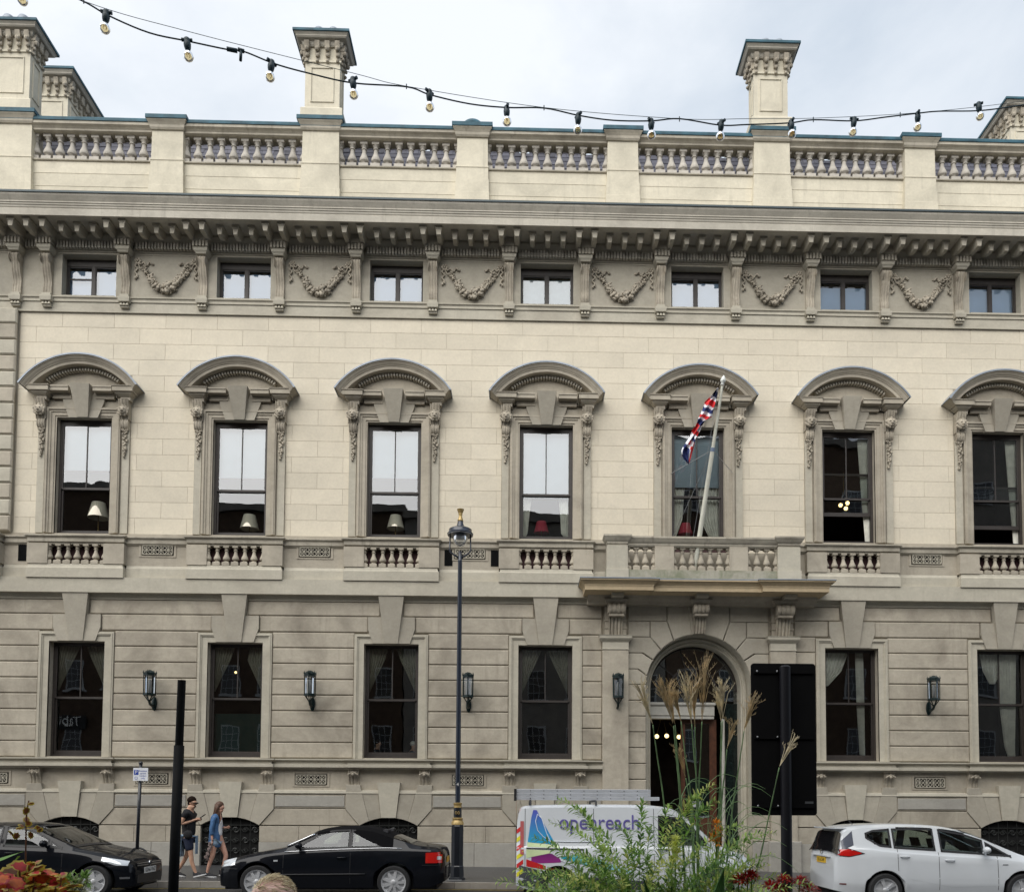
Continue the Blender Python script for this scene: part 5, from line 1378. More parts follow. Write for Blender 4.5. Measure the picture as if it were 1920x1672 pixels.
# --- white people carrier, facing right
cz = dict(L=4.66, r=.335, rim=.245, spokes=5, twin=True, wx=(.95, 3.71), paint=PWHT, mirror=(1.72, 1.08), seats=(2.1, 2.95, 3.65), cabin=(1.4, 4.2), tumble=.36,
  top=[(0,.62),(.04,.74),(.3,.88),(.7,1.0),(1.0,1.08),(1.5,1.34),(2.0,1.53),(2.5,1.625),(3.2,1.65),(3.9,1.635),(4.35,1.585),(4.47,1.53),(4.56,1.22),(4.64,1.02),(4.66,.90),(4.66,.62)],
  belt=[(0,.65),(.6,.86),(1.2,.985),(2.2,1.03),(3.4,1.10),(4.3,1.20),(4.66,1.1)], plan=[(0,.62),(.05,.74),(.25,.85),(.7,.93),(1.6,.945),(3.5,.945),(4.1,.91),(4.4,.86),(4.6,.78),(4.66,.70)],
  low=[(0,.24),(.3,.21),(4.3,.24),(4.66,.32)], wins=[(1.16, 1.66, [(1.1,1.0),(1.7,1.04)], [(1.16,1.01),(1.66,1.30)]), (1.70, 2.58, [(1.6,1.04),(2.6,1.10)], [(1.7,1.33),(2.1,1.46),(2.58,1.545)]), (2.68, 3.52, [(2.6,1.11),(3.5,1.165)], [(2.68,1.55),(3.1,1.56),(3.52,1.55)]), (3.56, 4.06, [(3.5,1.17),(3.8,1.20),(4.06,1.36)], [(3.56,1.55),(3.9,1.52),(4.06,1.46)])],
  screen=(1.05, 2.05), rear=None, doors=[(1.45,.35,1.02), (2.63,.35,1.09), (3.45,.72,1.15)], handles=[(2.42,.93),(3.32,1.0)])
t, patch, ys, ks, tp = car('people_carrier_car', 'white people carrier with red tail lamp and yellow rear plate, parked behind the van', cz, (WP(1656, 1667, -7.1)[0]+3.71, YC, -.29), True)
rows = []                                            # tailgate glass wraps the back
for i in range(9):
    x = 4.475+(4.625-4.475)*i/8; z = lerp([(4.475,1.50),(4.56,1.22),(4.64,1.05)], x); wd = .66+.02*i
    rows.append([(x+.02+.0*abs(j), -wd+2*wd*j/12, z-.05*(abs(j-6)/6)**4) for j in range(13)])
MB().grid(rows).obj('rear_window', plain('privacy_glass', (.012,.012,.014), .06, 0, .1, coat=1), t, True, fix=True)
patch('quarter_glass', 4.30, 4.52, [(4.3,1.22),(4.52,1.12)], [(4.3,1.50),(4.52,1.30)], plain('grey_glass', (.09,.10,.13), .12), .006, 6)
patch('tail_lamp', 4.17, 4.60, [(4.17,1.055),(4.4,1.0),(4.6,1.02)], [(4.17,1.075),(4.4,1.14),(4.6,1.13)], RED, .008, 10)
patch('lamp_surround', 4.10, 4.62, [(4.1,1.055),(4.4,.985),(4.62,1.0)], [(4.1,1.06),(4.4,1.16),(4.62,1.15)], BLK, .004, 10)
patch('reflector', 4.46, 4.58, [(4.4,.44)], [(4.4,.465)], plain('dull_red', (.15,.01,.01), .3), .006, 4, 1)
MB().box(4.64, 4.672, -.25, .25, .83, .95).obj('number_plate', YPL, t); textobj('plate_lettering', 'HL16 CHV', .10, TXT, (4.674, 0, .89), (PI/2, 0, PI/2), t, .001, sx=.85)
MB().box(4.62, 4.69, -.50, .50, .965, .985).obj('plate_light_bar', PWHT, t)
q = MB(); q.lathe([(.045, 0), (.045, .01), (0, .012)], n=20); q.v = [(4.665+c, a, b+1.06) for a, b, c in q.v]; q.obj('badge', CHR, t)
MB().box(4.36, 4.60, -.60, .60, 1.535, 1.56).obj('roof_spoiler', PWHT, t)
q = MB(); q.tube([(4.0, 0, 1.62), (4.08, 0, 1.70)], .008, 5); q.obj('aerial', BLK, t)
patch('body_crease', 1.5, 3.2, [(1.5,.42),(2.4,.40),(3.2,.55)], [(1.5,.425),(2.4,.405),(3.2,.555)], plain('crease_shade_line', (.50,.53,.56), .3), .002, 14, 1)
patch('side_script', 1.25, 1.36, [(0,.84)], [(0,.855)], CHR, .006, 2, 1)
# --- white van with livery, facing right
cv = dict(L=4.78, r=.335, rim=.20, spokes=5, wx=(.86, 3.96), paint=PWHT, mirror=(1.20, 1.22), seats=(1.8,), cabin=(1.1, 2.3), tumble=.12, cat='van',
  top=[(0,.60),(.04,.80),(.25,.98),(.65,1.12),(.80,1.17),(1.2,1.56),(1.55,1.83),(1.85,1.92),(2.6,1.95),(4.5,1.93),(4.70,1.89),(4.76,1.78),(4.78,1.2),(4.78,.60)],
  belt=[(0,.62),(.6,.90),(1.0,1.08),(2.2,1.12),(4.78,1.12)], plan=[(0,.62),(.06,.76),(.3,.87),(.8,.94),(1.6,.95),(4.4,.95),(4.7,.92),(4.78,.86)],
  low=[(0,.24),(.3,.21),(4.5,.25),(4.78,.34)], wins=[(1.02, 1.98, [(1.0,1.13),(2.0,1.16)], [(1.02,1.20),(1.3,1.50),(1.55,1.68),(1.98,1.72)])],
  screen=(.84, 1.55), rear=None, doors=[(1.0,.3,1.1), (2.06,.3,1.85), (3.25,.4,1.85), (4.60,.4,1.85)], handles=[(1.9,1.05)], handlem=BLK, mirrorm=BLK)
vx = WP(968, 1600, -6.3)[0]+4.78
t, patch, ys, ks, tp = car('white_van', 'white van with blue lettering and coloured swoosh, ladder on its roof, behind the shrub', cv, (vx, YC, -.22), True)
def gradm(name, c0, c1, axis='Z', a=0., b=1.):
    m_, nt_, bs, o_ = mat(name); L_ = nt_.links.new; g_ = N(nt_, 'ShaderNodeNewGeometry'); sx_ = N(nt_, 'ShaderNodeSeparateXYZ'); L_(g_.outputs['Position'], sx_.inputs[0])
    r_ = N(nt_, 'ShaderNodeValToRGB'); mr = N(nt_, 'ShaderNodeMapRange'); mr.inputs['From Min'].default_value = a; mr.inputs['From Max'].default_value = b
    L_(sx_.outputs[axis], mr.inputs['Value']); L_(mr.outputs[0], r_.inputs[0]); r_.color_ramp.elements[0].color = list(c0)+[1]; r_.color_ramp.elements[1].color = list(c1)+[1]
    L_(r_.outputs[0], bs.inputs['Base Color']); bs.inputs['Roughness'].default_value = .3; bs.inputs['Coat Weight'].default_value = .8; return m_
BLUEG = gradm('livery_blue', (.01,.42,.66), (.10,.08,.48), 'Z', .85, 1.65)
TEAL = gradm('livery_teal', (.02,.40,.55), (.45,.70,.72), 'X', .9, 2.3); PURP = gradm('livery_purple', (.30,.03,.22), (.10,.02,.12), 'Z', .55, .85)
LIME = plain('livery_lime', (.62,.74,.42), .35); CRED = plain('chevron_red', (.55,.02,.02), .35); CYEL = plain('chevron_yellow', (.72,.66,.03), .35); LGREY = plain('lower_grey_trim', (.065,.07,.08), .6); LPUR = plain('lettering_purple', (.12,.10,.33), .35)
P_ = patch
near = (1,)
P_('swoosh_panel', 4.00, 4.55, [(4.0,1.12),(4.15,1.16),(4.55,1.19)], [(4.0,1.14),(4.25,1.58),(4.38,1.82),(4.46,1.82),(4.55,1.22)], BLUEG, .004, 16, 6, near)
q = MB(); q.tube([(x_, ys(x_, z_)+.006, z_) for x_, z_ in ((3.2,1.20),(3.8,1.20),(4.12,1.21),(4.25,1.30),(4.36,1.42),(4.40,1.60),(4.36,1.74),(4.28,1.66),(4.18,1.36),(4.02,1.02),(3.9,.84),(3.6,.70))], .008, 4); q.obj('swoosh_line', plain('swoosh_white', (.75,.80,.85), .3), t, True)
P_('lime_panel', 3.95, 4.56, [(3.9,1.08),(4.56,1.10)], [(3.9,1.12),(4.56,1.185)], LIME, .0045, 6, 1, near)
P_('black_rail', 3.45, 4.58, [(3.4,1.035),(4.6,1.06)], [(3.4,1.06),(4.6,1.085)], BLK, .010, 6, 1)
P_('purple_panel', 3.90, 4.48, [(3.9,.80),(4.3,.78),(4.48,.80)], [(3.9,.86),(4.1,.98),(4.48,.90)], PURP, .004, 10, 2, near)
P_('lime_panel', 4.1, 4.58, [(4.1,.98),(4.48,.905),(4.58,.88)], [(4.1,1.03),(4.58,1.05)], LIME, .0042, 6, 1, near)
P_('teal_panel', 2.5, 3.9, [(2.5,.58),(3.2,.68),(3.9,.88)], [(2.5,.62),(3.0,.80),(3.5,.96),(3.9,.90)], TEAL, .004, 16, 3, near)
P_('red_panel', 4.02, 4.58, [(4.0,.62),(4.58,.72)], [(4.0,.66),(4.58,.86)], CRED, .005, 6, 1, near)
P_('lower_trim', 2.0, 4.72, [(2,.26),(4.72,.34)], [(2,.42),(3.9,.55),(4.72,.74)], LGREY, .008, 30, 2)
for i in range(6):
    P_('chevron_stripe', 4.64, 4.77, [(4.64,.60+i*.17),(4.77,.50+i*.17)], [(4.64,.685+i*.17),(4.77,.585+i*.17)], CRED if i % 2 else CYEL, .006, 3, 1)
P_('tail_lamp', 4.63, 4.70, [(4.6,.95)], [(4.6,1.60)], plain('van_tail_lamp', (.45,.12,.12), .15), .012, 3, 3)
q = MB(); 
for i in range(9):
    z = .42+i*.155
    q.cur = i % 2
    q.add([(4.782, -.80, z), (4.782, 0, z+.35), (4.782, .80, z), (4.782, .80, z+.15), (4.782, 0, z+.50), (4.782, -.80, z+.15)], [(0,1,4,5),(1,2,3,4)])
q.obj('rear_chevrons', [CRED, CYEL], t)
textobj('lettering', 'openreach', .41, LPUR, (3.14, ys(3.0, 1.55)+.010, 1.575), (PI/2-.10, 0, PI), t, .002, sx=.92)
P_('indicator_lamp', .25, .42, [(0,.80)], [(0,.95)], LENS, .008, 4, 2)
# aluminium ladder and roof bars
ALU = plain('ladder_aluminium', (.62,.64,.68), .35, .5, .06)
lx0, lx1 = vx-4.80, WP(1232, 1500, -6.5)[0]
ld = thing('aluminium_ladder', 'silver aluminium triple ladder lying along the roof of the white van', 'ladder', (lx0, -6.8, 1.80))
Ll = lx1-lx0
for j in range(3):
    for y in (0, .40):
        MB().box(.02, Ll-(.0 if j == 0 else .18), y, y+.028, j*.075, j*.075+.068, .004).obj('stile', ALU, ld)
    m = MB()
    for i in range(10): m.box(.2+i*.27, .23+i*.27, .03, .40, j*.075+.02, j*.075+.05)
    m.obj('rungs', ALU, ld, kind='stuff')
m = MB()
for i in range(9):
    for j in range(3): m.ball((.30+i*.27, -.003, j*.075+.034), .010, 6, 3)
m.obj('rivets', BLK, ld, kind='stuff')
MB().box(-.03, .02, -.02, .45, -.02, .22).obj('end_cap', BLK, ld)
for x in (3.2, 4.5):
    q = MB(); q.tube([(x, -.78, 1.92), (x, -.70, 2.0), (x, .70, 2.0), (x, .78, 1.92)], .022, 6); q.obj('roof_bar', BLK, t)
# ================================================================ STREET FURNITURE
GOLD = plain('gold_paint', (.42,.30,.12), .38, .35, .2); SMK = plain('black_gloss_paint', (.006,.008,.013), .35, 0, .2, coat=.2); GREY = plain('galvanised', (.35,.36,.37), .5, .6)
BLUL = plain('blue_black_paint', (.008,.014,.028), .35, 0, .2, coat=.4)
CLRG = glassmat('clear_glass', .10, (.93,.95,.97), wave=0)
YL = -4.3
lx = WP(857, 1640, YL)[0]; Zl = lambda py: WP(860, py, YL)[1]
sl_ = thing('street_lamp', 'tall black street lamp with gold rings and round hooded lantern', 'street lamp', (lx, YL, gz(lx)))
b0 = gz(lx); H_ = lambda py: Zl(py)-b0
m = MB(); m.lathe([(.20, 0), (.20, .04), (.165, .06), (.155, .30), (.145, .32), (.145, H_(1549)), (.15, H_(1548)), (.13, H_(1545))], n=8, a0=PI/8); m.obj('pedestal', SMK, sl_)
m = MB(); m.lathe([(.145, H_(1545)-.001), (.14, H_(1541)), (.11, H_(1537)), (.12, H_(1536)), (.12, H_(1533)), (.10, H_(1532))], n=20); m.obj('gold_ring', GOLD, sl_, 40)
m = MB(); m.lathe([(.092, H_(1532)-.02), (.092, H_(1513))], n=20); m.obj('collar', SMK, sl_, 40)
m = MB(); 
for s in (-1, 1):
    m.tube([(s*.03+.022*math.cos(a), -.098, H_(1523)+.03*math.sin(a)) for a in [PI*2*i/12 for i in range(13)]], .006, 4, caps=False)
m.obj('crossed_emblem', GOLD, sl_)
m = MB(); m.lathe([(.095, H_(1513)-.001), (.09, H_(1511)), (.09, H_(1508)), (.10, H_(1507)), (.10, H_(1504.5)), (.07, H_(1504))], n=20); m.obj('gold_ring', GOLD, sl_, 40)
m = MB(); m.lathe([(.060, H_(1505)), (.056, H_(1300)), (.050, H_(1052)), (.052, H_(1050)), (.045, H_(1049)), (.042, H_(1034)), (.03, H_(1033))], n=18); m.obj('pole', BLUL, sl_, 40)
m = MB()
for s in (-1, 1): m.tube([(s*.02, 0, H_(1046)), (s*.14, 0, H_(1040)), (s*.235, 0, H_(1034)), (s*.245, 0, H_(1031)), (s*.235, 0, H_(1002))], [.026, .022, .020, .02, .016], 8)
m.obj('yoke', BLUL, sl_, True)
m = MB(); m.lathe([(.30, H_(1003)), (.305, H_(1001)), (.27, H_(998)), (.265, H_(993)), (.22, H_(991)), (.10, H_(987)), (.07, H_(982)), (.065, H_(978))], n=28); m.obj('lantern_hood', BLUL, sl_, 40)
m = MB(); m.lathe([(.29, H_(1003.2)), (.298, H_(1004)), (.295, H_(1002.8)), (.27, H_(1001.5))], n=28, caps=False); m.obj('hood_rim', plain('white_rim', (.7,.72,.74), .3), sl_, True)
m = MB(); m.lathe([(.10, H_(1003)), (.10, H_(1010))], n=16); m.obj('lamp', plain('lamp_reflector', (.55,.57,.6), .3, .5), sl_, True)
m = MB(); m.lathe([(.17, H_(1003)), (.17, H_(1011)), (.155, H_(1017)), (.11, H_(1022)), (.04, H_(1025)), (0, H_(1025.5))], n=24, caps=False); m.obj('glass_bowl', CLRG, sl_, True)
m = MB(); m.lathe([(.055, H_(978)), (.072, H_(976)), (.045, H_(970)), (.04, H_(966)), (.05, H_(964)), (.045, H_(963)), (.085, H_(955)), (.07, H_(954.5))], n=16); m.obj('finial', GOLD, sl_, 30)
textobj('post_number', '4', .10, plain('white_lettering', (.8,.8,.8), .5), (.0, -.062, H_(1470)), (PI/2, 0, 0), sl_, .001)
MB().box(-.2, .12, -.28, -.20, .0, .012).obj('base_plate', GREY, sl_)
# wall lanterns
LG = glassmat('lantern_glass', .03, (.80,.82,.84), wave=0)
def lantern(px, py, lab, x=None):
    X, Z = x, WP(px, py, -.42)[1]
    t = thing('wall_lantern', lab, 'lantern', (X, -.42, Z), None, 'green-black wall lanterns between the ground-floor windows')
    m = MB(); n = 6
    for z, r in ((.29, .165), (.25, .175), (-.27, .150), (-.30, .170)): m.lathe([(r*.80, z-.02), (r, z-.015), (r, z+.015), (r*.80, z+.02)], n=n, a0=PI/6)
    for i in range(n):
        a = PI/6+i*PI/3; c, s = math.cos(a), math.sin(a)
        m.tube([(.15*c, .15*s, -.28), (.155*c, .155*s, .27)], .014, 5)
        m.tube([(.15*c, .15*s, -.29), (.03*c, .03*s, -.46)], .013, 5)
        m.tube([(.15*c, .15*s, .28), (.165*c, .165*s, .31), (.16*c, .16*s, .38)], [.022, .020, .002], 5)
        for q in (0,):
            a2 = a+PI/6; m.tube([(.145*math.cos(a2), .145*math.sin(a2), .30), (.145*math.cos(a2), .145*math.sin(a2), .34)], [.016, .002], 4)
    m.lathe([(.145, .31), (.10, .36), (.03, .39)], n=6, a0=PI/6); m.lathe([(.02, -.50), (.05, -.46), (.03, -.43)], n=8)
    m.obj('cage', GREENI, t)
    m = MB(); m.lathe([(.125, -.27), (.13, .26)], n=6, a0=PI/6, caps=False); m.obj('glass', LG, t)
    m = MB(); m.lathe([(.035, -.25), (.04, -.02), (.05, .02), (.03, .12), (0, .14)], n=10); m.obj('bulb', plain('frosted_bulb', (.62,.63,.60), .4), t, True)
    m = MB(); m.tube([(0, 0, -.47), (0, .04, -.54), (0, .18, -.58), (0, .33, -.56)], .035, 8)
    o0 = len(m.v); m.lathe([(.075, 0), (.075, .05), (.04, .07)], n=14); m.v[o0:] = [(a, .355-c, -.50+b*2.6) for a, b, c in m.v[o0:]]
    m.obj('wall_bracket', GREENI, t, 40)
lantern(286, 1282, 'green-black wall lantern between the two leftmost ground-floor windows', XK[1]+B/2)
lantern(586, 1283, 'green-black wall lantern between the second and third ground-floor windows', XK[2]+B/2)
lantern(880, 1286, 'green-black wall lantern just right of the tall street lamp pole', XK[3]+B/2)
lantern(1159, 1287, 'green-black wall lantern mounted on the flat pilaster left of the arched doorway', PILX[0]+.05)
lantern(1755, 1292, 'green-black wall lantern between the two rightmost ground-floor windows', XK[6]+B/2)
# parking sign on its post, ring stand
yS = -4.2
a = WP(256, 1600, yS); b = WP(264, 1432, yS)
ps = thing('parking_sign', 'small white parking sign on a thin black post with a round hoop', 'sign', (a[0], yS, 0))
ln_ = (b[0]-a[0])/(b[1]-a[1])
m = MB(); m.tube([(0, 0, 0), (b[0]-a[0], 0, b[1])], .038, 10); m.tube([(0, 0, 0), (.02, 0, .55)], .052, 10); m.ball((b[0]-a[0], 0, b[1]+.02), .05, 8, 5); m.obj('post', SMK, ps, True)
m = MB(); m.tube([(.03+.24*math.sin(q), -.0, .44+.24*math.cos(q)) for q in [PI*2*i/24 for i in range(25)]], .022, 8); m.obj('hoop', SMK, ps, True)
c0 = WP(249.5, 1463, yS-.06); c1 = WP(278, 1439, yS-.06); cx_, cz_ = (c0[0]+c1[0])/2-a[0], (c0[1]+c1[1])/2; w_, h_ = (c1[0]-c0[0])/2, (c1[1]-c0[1])/2
MB().box(cx_-w_, cx_+w_, -.066, -.060, cz_-h_, cz_+h_).obj('sign_plate', plain('sign_white', (.74,.76,.80), .4), ps)
SBLU = plain('sign_blue', (.02,.06,.35), .4)
MB().box(cx_-w_+.02, cx_-w_+.12, -.069, -.0665, cz_-.01, cz_+.10).obj('blue_square', SBLU, ps)
WL = plain('sign_white_letter', (.8,.8,.82), .4)
textobj('sign_letter', 'P', .11, WL, (cx_-w_+.07, -.071, cz_+.045), (PI/2, 0, 0), ps, .0005)
for i, tx in enumerate(('Resident', 'permit', 'holders', 'only')): textobj('sign_lettering', tx, .052, SBLU, (cx_+.055, -.0675, cz_+.075-i*.055), (PI/2, 0, 0), ps, .0005)
m = MB(); m.tube([(cx_-w_+.07+.03*math.cos(q), -.068, cz_-.085+.03*math.sin(q)) for q in [PI*2*i/12 for i in range(13)]], .004, 4, caps=False); m.obj('hours_symbol', SBLU, ps)
# tall plain pole and the back of a big sign, on the near kerb
yQ = -15.2
a = WP(341, 1271, yQ); b = WP(324.5, 1672, yQ); k_ = (a[0]-b[0])/(a[1]-b[1])
bp2 = thing('black_post', 'tall plain black post in front of the walking couple', 'post', (b[0]-k_*b[1], yQ, gz(0)))
m = MB(); m.tube([(0, 0, 0), (k_*2.30, 0, 2.30)], .050, 14); m.obj('sleeve', IRON, bp2, True)
m = MB(); m.tube([(k_*2.2, 0, 2.2), (k_*(a[1]), 0, a[1])], .040, 14); m.obj('pole', IRON, bp2, 40)
yQ = -15.0
BSG = plain('matt_black_board', (.0035,.0035,.004), .75, 0, .2, 3.0, spec=.12)
x0, z1 = WP(1409, 1241, yQ); x1 = WP(1531, 1241, yQ)[0]; z0 = WP(1472, 1528, yQ)[1]; xc = WP(1474, 1500, yQ)[0]
z0 -= gz(xc); z1 -= gz(xc)
bs = thing('black_sign', 'large black rectangular back of a road sign on a thick black pole', 'sign', (xc, yQ, gz(xc)))
w0 = (x1-x0)/2; cx_ = (x0+x1)/2-xc+.01
def rrect(x0, x1, z0, z1, r, n=5):
    p = []
    for (cx, cz, a0) in ((x1-r, z0+r, -PI/2), (x1-r, z1-r, 0), (x0+r, z1-r, PI/2), (x0+r, z0+r, PI)):
        for i in range(n+1): p.append((cx+r*math.cos(a0+PI/2*i/n), cz+r*math.sin(a0+PI/2*i/n)))
    return p
MB().prism(rrect(cx_-w0, cx_+w0, z0, z1, .035), .06, .075, .004).obj('board', BSG, bs)
m = MB()
for z in (z0+.10, (z0+z1)/2+.02, z1-.09): m.box(cx_-w0+.03, cx_+w0-.03, .045, .059, z-.02, z+.02)
m.obj('rails', BSG, bs, kind='stuff')
m = MB(); m.lathe([(.058, 0), (.058, z1-.05), (.04, z1-.035)], -.0, .0, 18); m.obj('pole', plain('black_pole_paint', (.005,.005,.008), .5, spec=.3), bs, 40)
for z in (z0+.10, (z0+z1)/2+.02, z1-.09):
    for xx in (-w0+.06, -.075): MB().ball((cx_+xx, .038, z), .011, 8, 5).obj('bolt', GREY, bs)
MB().box(cx_+w0-.13, cx_+w0-.04, .055, .059, z0+.125, z0+.150).obj('maker_label', plain('faded_label', (.07,.075,.08), .5), bs)
# ---------------------------------------------------------------- flag
def Q(px, py, Y): x, z = WP(px, py, Y); return Vector((x, Y, z))
fp0, fp1 = Q(1301, 1075, -.42), Q(1355, 718, -1.75)
FPP = lambda f: fp0.lerp(fp1, f)
CREAM = plain('cream_pole_paint', (.58,.58,.50), .35)
fpo = thing('flagpole', 'cream slanting flagpole with pointed white finial rising from the balcony', 'flagpole', tuple(fp0))
rel = lambda v: tuple(v-fp0)
m = MB(); m.tube([rel(FPP(0)), rel(FPP(.66))], [.070, .058], 14); m.obj('lower_pole', CREAM, fpo, 40)
m = MB(); m.tube([rel(FPP(.655)), rel(FPP(.985))], [.050, .034], 14); m.obj('upper_pole', CREAM, fpo, 40)
m = MB(); m.tube([rel(FPP(.65)), rel(FPP(.67))], .064, 14); m.obj('clamp', plain('blue_grey_clamp', (.16,.21,.30), .5), fpo, 40)
d_ = (fp1-fp0).normalized()
m = MB(); m.tube([rel(fp1-d_*.06), rel(fp1-d_*.03), rel(fp1), rel(fp1+d_*.03), rel(fp1+d_*.07), rel(fp1+d_*.14), rel(fp1+d_*.20)], [.035, .05, .035, .065, .075, .045, .002], 14); m.obj('finial', plain('white_finial', (.75,.78,.75), .3), fpo, True)
m = MB()
for tgt in (Q(1258, 888, -.05), Q(1375, 888, -.05), Q(1262, 1005, -.1)): m.tube([rel(FPP(.66)), rel(tgt)], .008, 4)
m.tube([rel(FPP(.95)+Vector((-.09, 0, 0))), rel(FPP(.12)+Vector((-.18, 0, 0)))], .006, 4); m.obj('stay_wires', GREY, fpo, kind='stuff')
NAVY = plain('flag_navy', (.012,.022,.11), .85); FRED = plain('flag_red', (.62,.02,.025), .85); FWH = plain('flag_white', (.74,.74,.78), .85)
fz = lambda u, v: (1240+u/8.8, 690+v/8.8)
prof = [(330, 930, 950), (400, 880, 930), (460, 840, 915), (560, 740, 885), (650, 710, 862), (700, 690, 852), (760, 665, 842), (820, 635, 830), (860, 615, 740), (900, 600, 705), (960, 575, 665), (1020, 530, 640), (1090, 500, 600), (1150, 475, 565), (1200, 440, 548), (1250, 410, 540), (1300, 375, 530), (1350, 355, 520), (1400, 352, 506), (1450, 368, 492), (1500, 385, 480), (1550, 425, 465), (1585, 445, 458)]
def fcol(v, u):
    s = v - u*60
    if s < 400: return 0 if s > 350 else 2
    if s < 440: return 0
    if s < 490: return 2
    if s < 590: return 1
    if s < 630: return 2
    if s < 700: return 0
    if s < 750: return 2
    if s < 800: return 1
    if s < 825: return 2
    if s < 905: return 0
    if s < 1000: return 2 if u > .55 else 1
    if s < 1060: return 1
    if s < 1110: return 2
    if s < 1160: return 2 if u < .5 else 0
    if s < 1240: return 1 if .30 < u < .62 or u > .9 else 2
    if s < 1290: return 2 if .35 < u < .7 else (0 if u <= .35 else 1)
    if u > .80: return 1
    if u > .70: return 2
    if u < .12 and v < 1420: return 2
    return 0
m = MB(); rows = []; NR, NC = 96, 20
lp = [(a_, b_) for a_, b_, c_ in prof]; rp = [(a_, c_) for a_, b_, c_ in prof]
for i in range(NR+1):
    v = 330+(1585-330)*i/NR; l, r = lerp(lp, v), lerp(rp, v); l, r = l-(r-l)*.14, r+(r-l)*.04; row = []
    for j in range(NC+1):
        u = j/NC; px, py = fz(l+(r-l)*u, v+10*math.sin(u*9+v*.01))
        yy = -1.72+.25*(i/NR)+.06*math.sin(u*PI*3.2+v*.012)+.03*math.sin(u*11-v*.02)
        row.append(tuple(Q(px, py, yy)))
    rows.append(row)
m.grid(rows); m.m = [fcol(330+(1585-330)*(i+.5)/NR, (j+.5)/NC) for i in range(NR) for j in range(NC)]
fo = m.obj('flag', [NAVY, FRED, FWH], None, True); fo['label'] = 'limp red, white and blue crossed flag hanging from the slanting pole'; fo['category'] = 'flag'
# ---------------------------------------------------------------- string of bulbs across the street
CAB = plain('dark_teal_cable', (.012,.042,.060), .5)
BG = glassmat('bulb_glass', .16, (1.0,.90,.66), wave=0); FIL = plain('bulb_filament', (.62,.42,.14), .5, 0, .2)
bulbs = [(42,-4),(198,50),(351,102),(508,142),(662,174),(805,197),(950,226),(1084,240),(1221,250),(1352,252),(1484,250),(1601,245),(1721,235),(1836,216),(1950,190)]
cabp = [(-120,-95),(50,-38),(150,0),(204,30),(280,62),(354,78),(425,93),(457,97),(515,120),(580,138),(662,156),(762,163),(806,178),(880,195),(950,202),(1020,203),(1086,217),(1150,226),(1221,227),(1274,223),(1350,235),(1400,234),(1479,231),(1525,225),(1601,227),(1660,220),(1719,213),(1760,209),(1834,208),(1900,200),(1990,186)]
YD = lambda px: -DIST+5.0+1.6*(px/1920)
fs = thing('festoon_lights', 'string of clear filament bulbs on a dark cable across the sky', 'string lights', tuple(Q(960, 205, YD(960))))
fo_ = Vector(fs.location)
def R3(px, py, dy=0): return tuple(Q(px, py, YD(px)+dy)-fo_)
def catm(p, n=5):
    out = []
    for i in range(len(p)-1):
        p0, p1, p2, p3 = p[max(0, i-1)], p[i], p[i+1], p[min(len(p)-1, i+2)]
        for k in range(n):
            t = k/n; out.append(tuple(.5*((2*b)+(-a+c)*t+(2*a-5*b+4*c-d)*t*t+(-a+3*b-3*c+d)*t**3) for a, b, c, d in zip(p0, p1, p2, p3)))
    return out+[p[-1]]
m = MB(); m.tube([R3(*p) for p in catm(cabp)], .0052, 6); m.obj('cable', CAB, fs, True)
wp_ = [(-120,-110),(158,3),(355,60),(660,137),(762,162),(1020,202),(1274,223),(1400,223),(1525,222),(1690,214),(1840,200),(1990,180)]
m = MB(); m.tube([R3(*p) for p in catm(wp_, 8)], .0018, 4); m.obj('catenary_wire', CAB, fs, True)
hold = MB(); hold.lathe([(.006, .052), (.017, .042), (.020, .030), (.018, .020), (.022, .010), (.020, -.012), (.015, -.028), (.012, -.032)], n=12); hold.tube([(-.032, 0, .034), (.032, 0, .034)], .010, 8)
hm = hold.mesh('lampholder', CAB, 40)
bl = MB(); bl.lathe([(.011, .030), (.013, .022), (.022, .010), (.030, -.006), (.030, -.018), (.024, -.030), (.012, -.037), (0, -.039)], n=18, caps=False); bme_ = bl.mesh('bulb', BG, True)
fi = MB()
for s in (-1, 1): fi.tube([(s*.003, 0, .02), (s*.010, .0, -.002), (s*.006, .004*s, -.018)], .0022, 4)
fi.tube([(0, 0, .028), (0, 0, .0)], .003, 5); fime = fi.mesh('filament', FIL)
for i, (px, py) in enumerate(bulbs):
    c_ = Q(px, py, YD(px)); ry = random.uniform(-.12, .12)
    h = put('lampholder', hm, fs, tuple(c_-fo_+Vector((0, 0, .058))), (0, ry, random.uniform(0, 3)), (1.05,)*3)
    b_ = put('bulb', bme_, h, (0, 0, -.056)); put('filament', fime, h, (0, 0, -.056))
m = MB(); m.tube([R3(425, 92), R3(445, 96)], .013, 8); m.tube([R3(446, 93), R3(458, 97)], .012, 8); m.tube([R3(452, 96), R3(451, 114)], .010, 8); m.obj('cable_connector', CAB, fs, True)
for px, py in ((157, 3), (762, 163), (1020, 203), (1274, 224), (1525, 225), (1688, 216)):
    m = MB(); m.tube([R3(px, py-5), R3(px, py+4)], .004, 5); m.obj('cable_tie', CAB, fs)
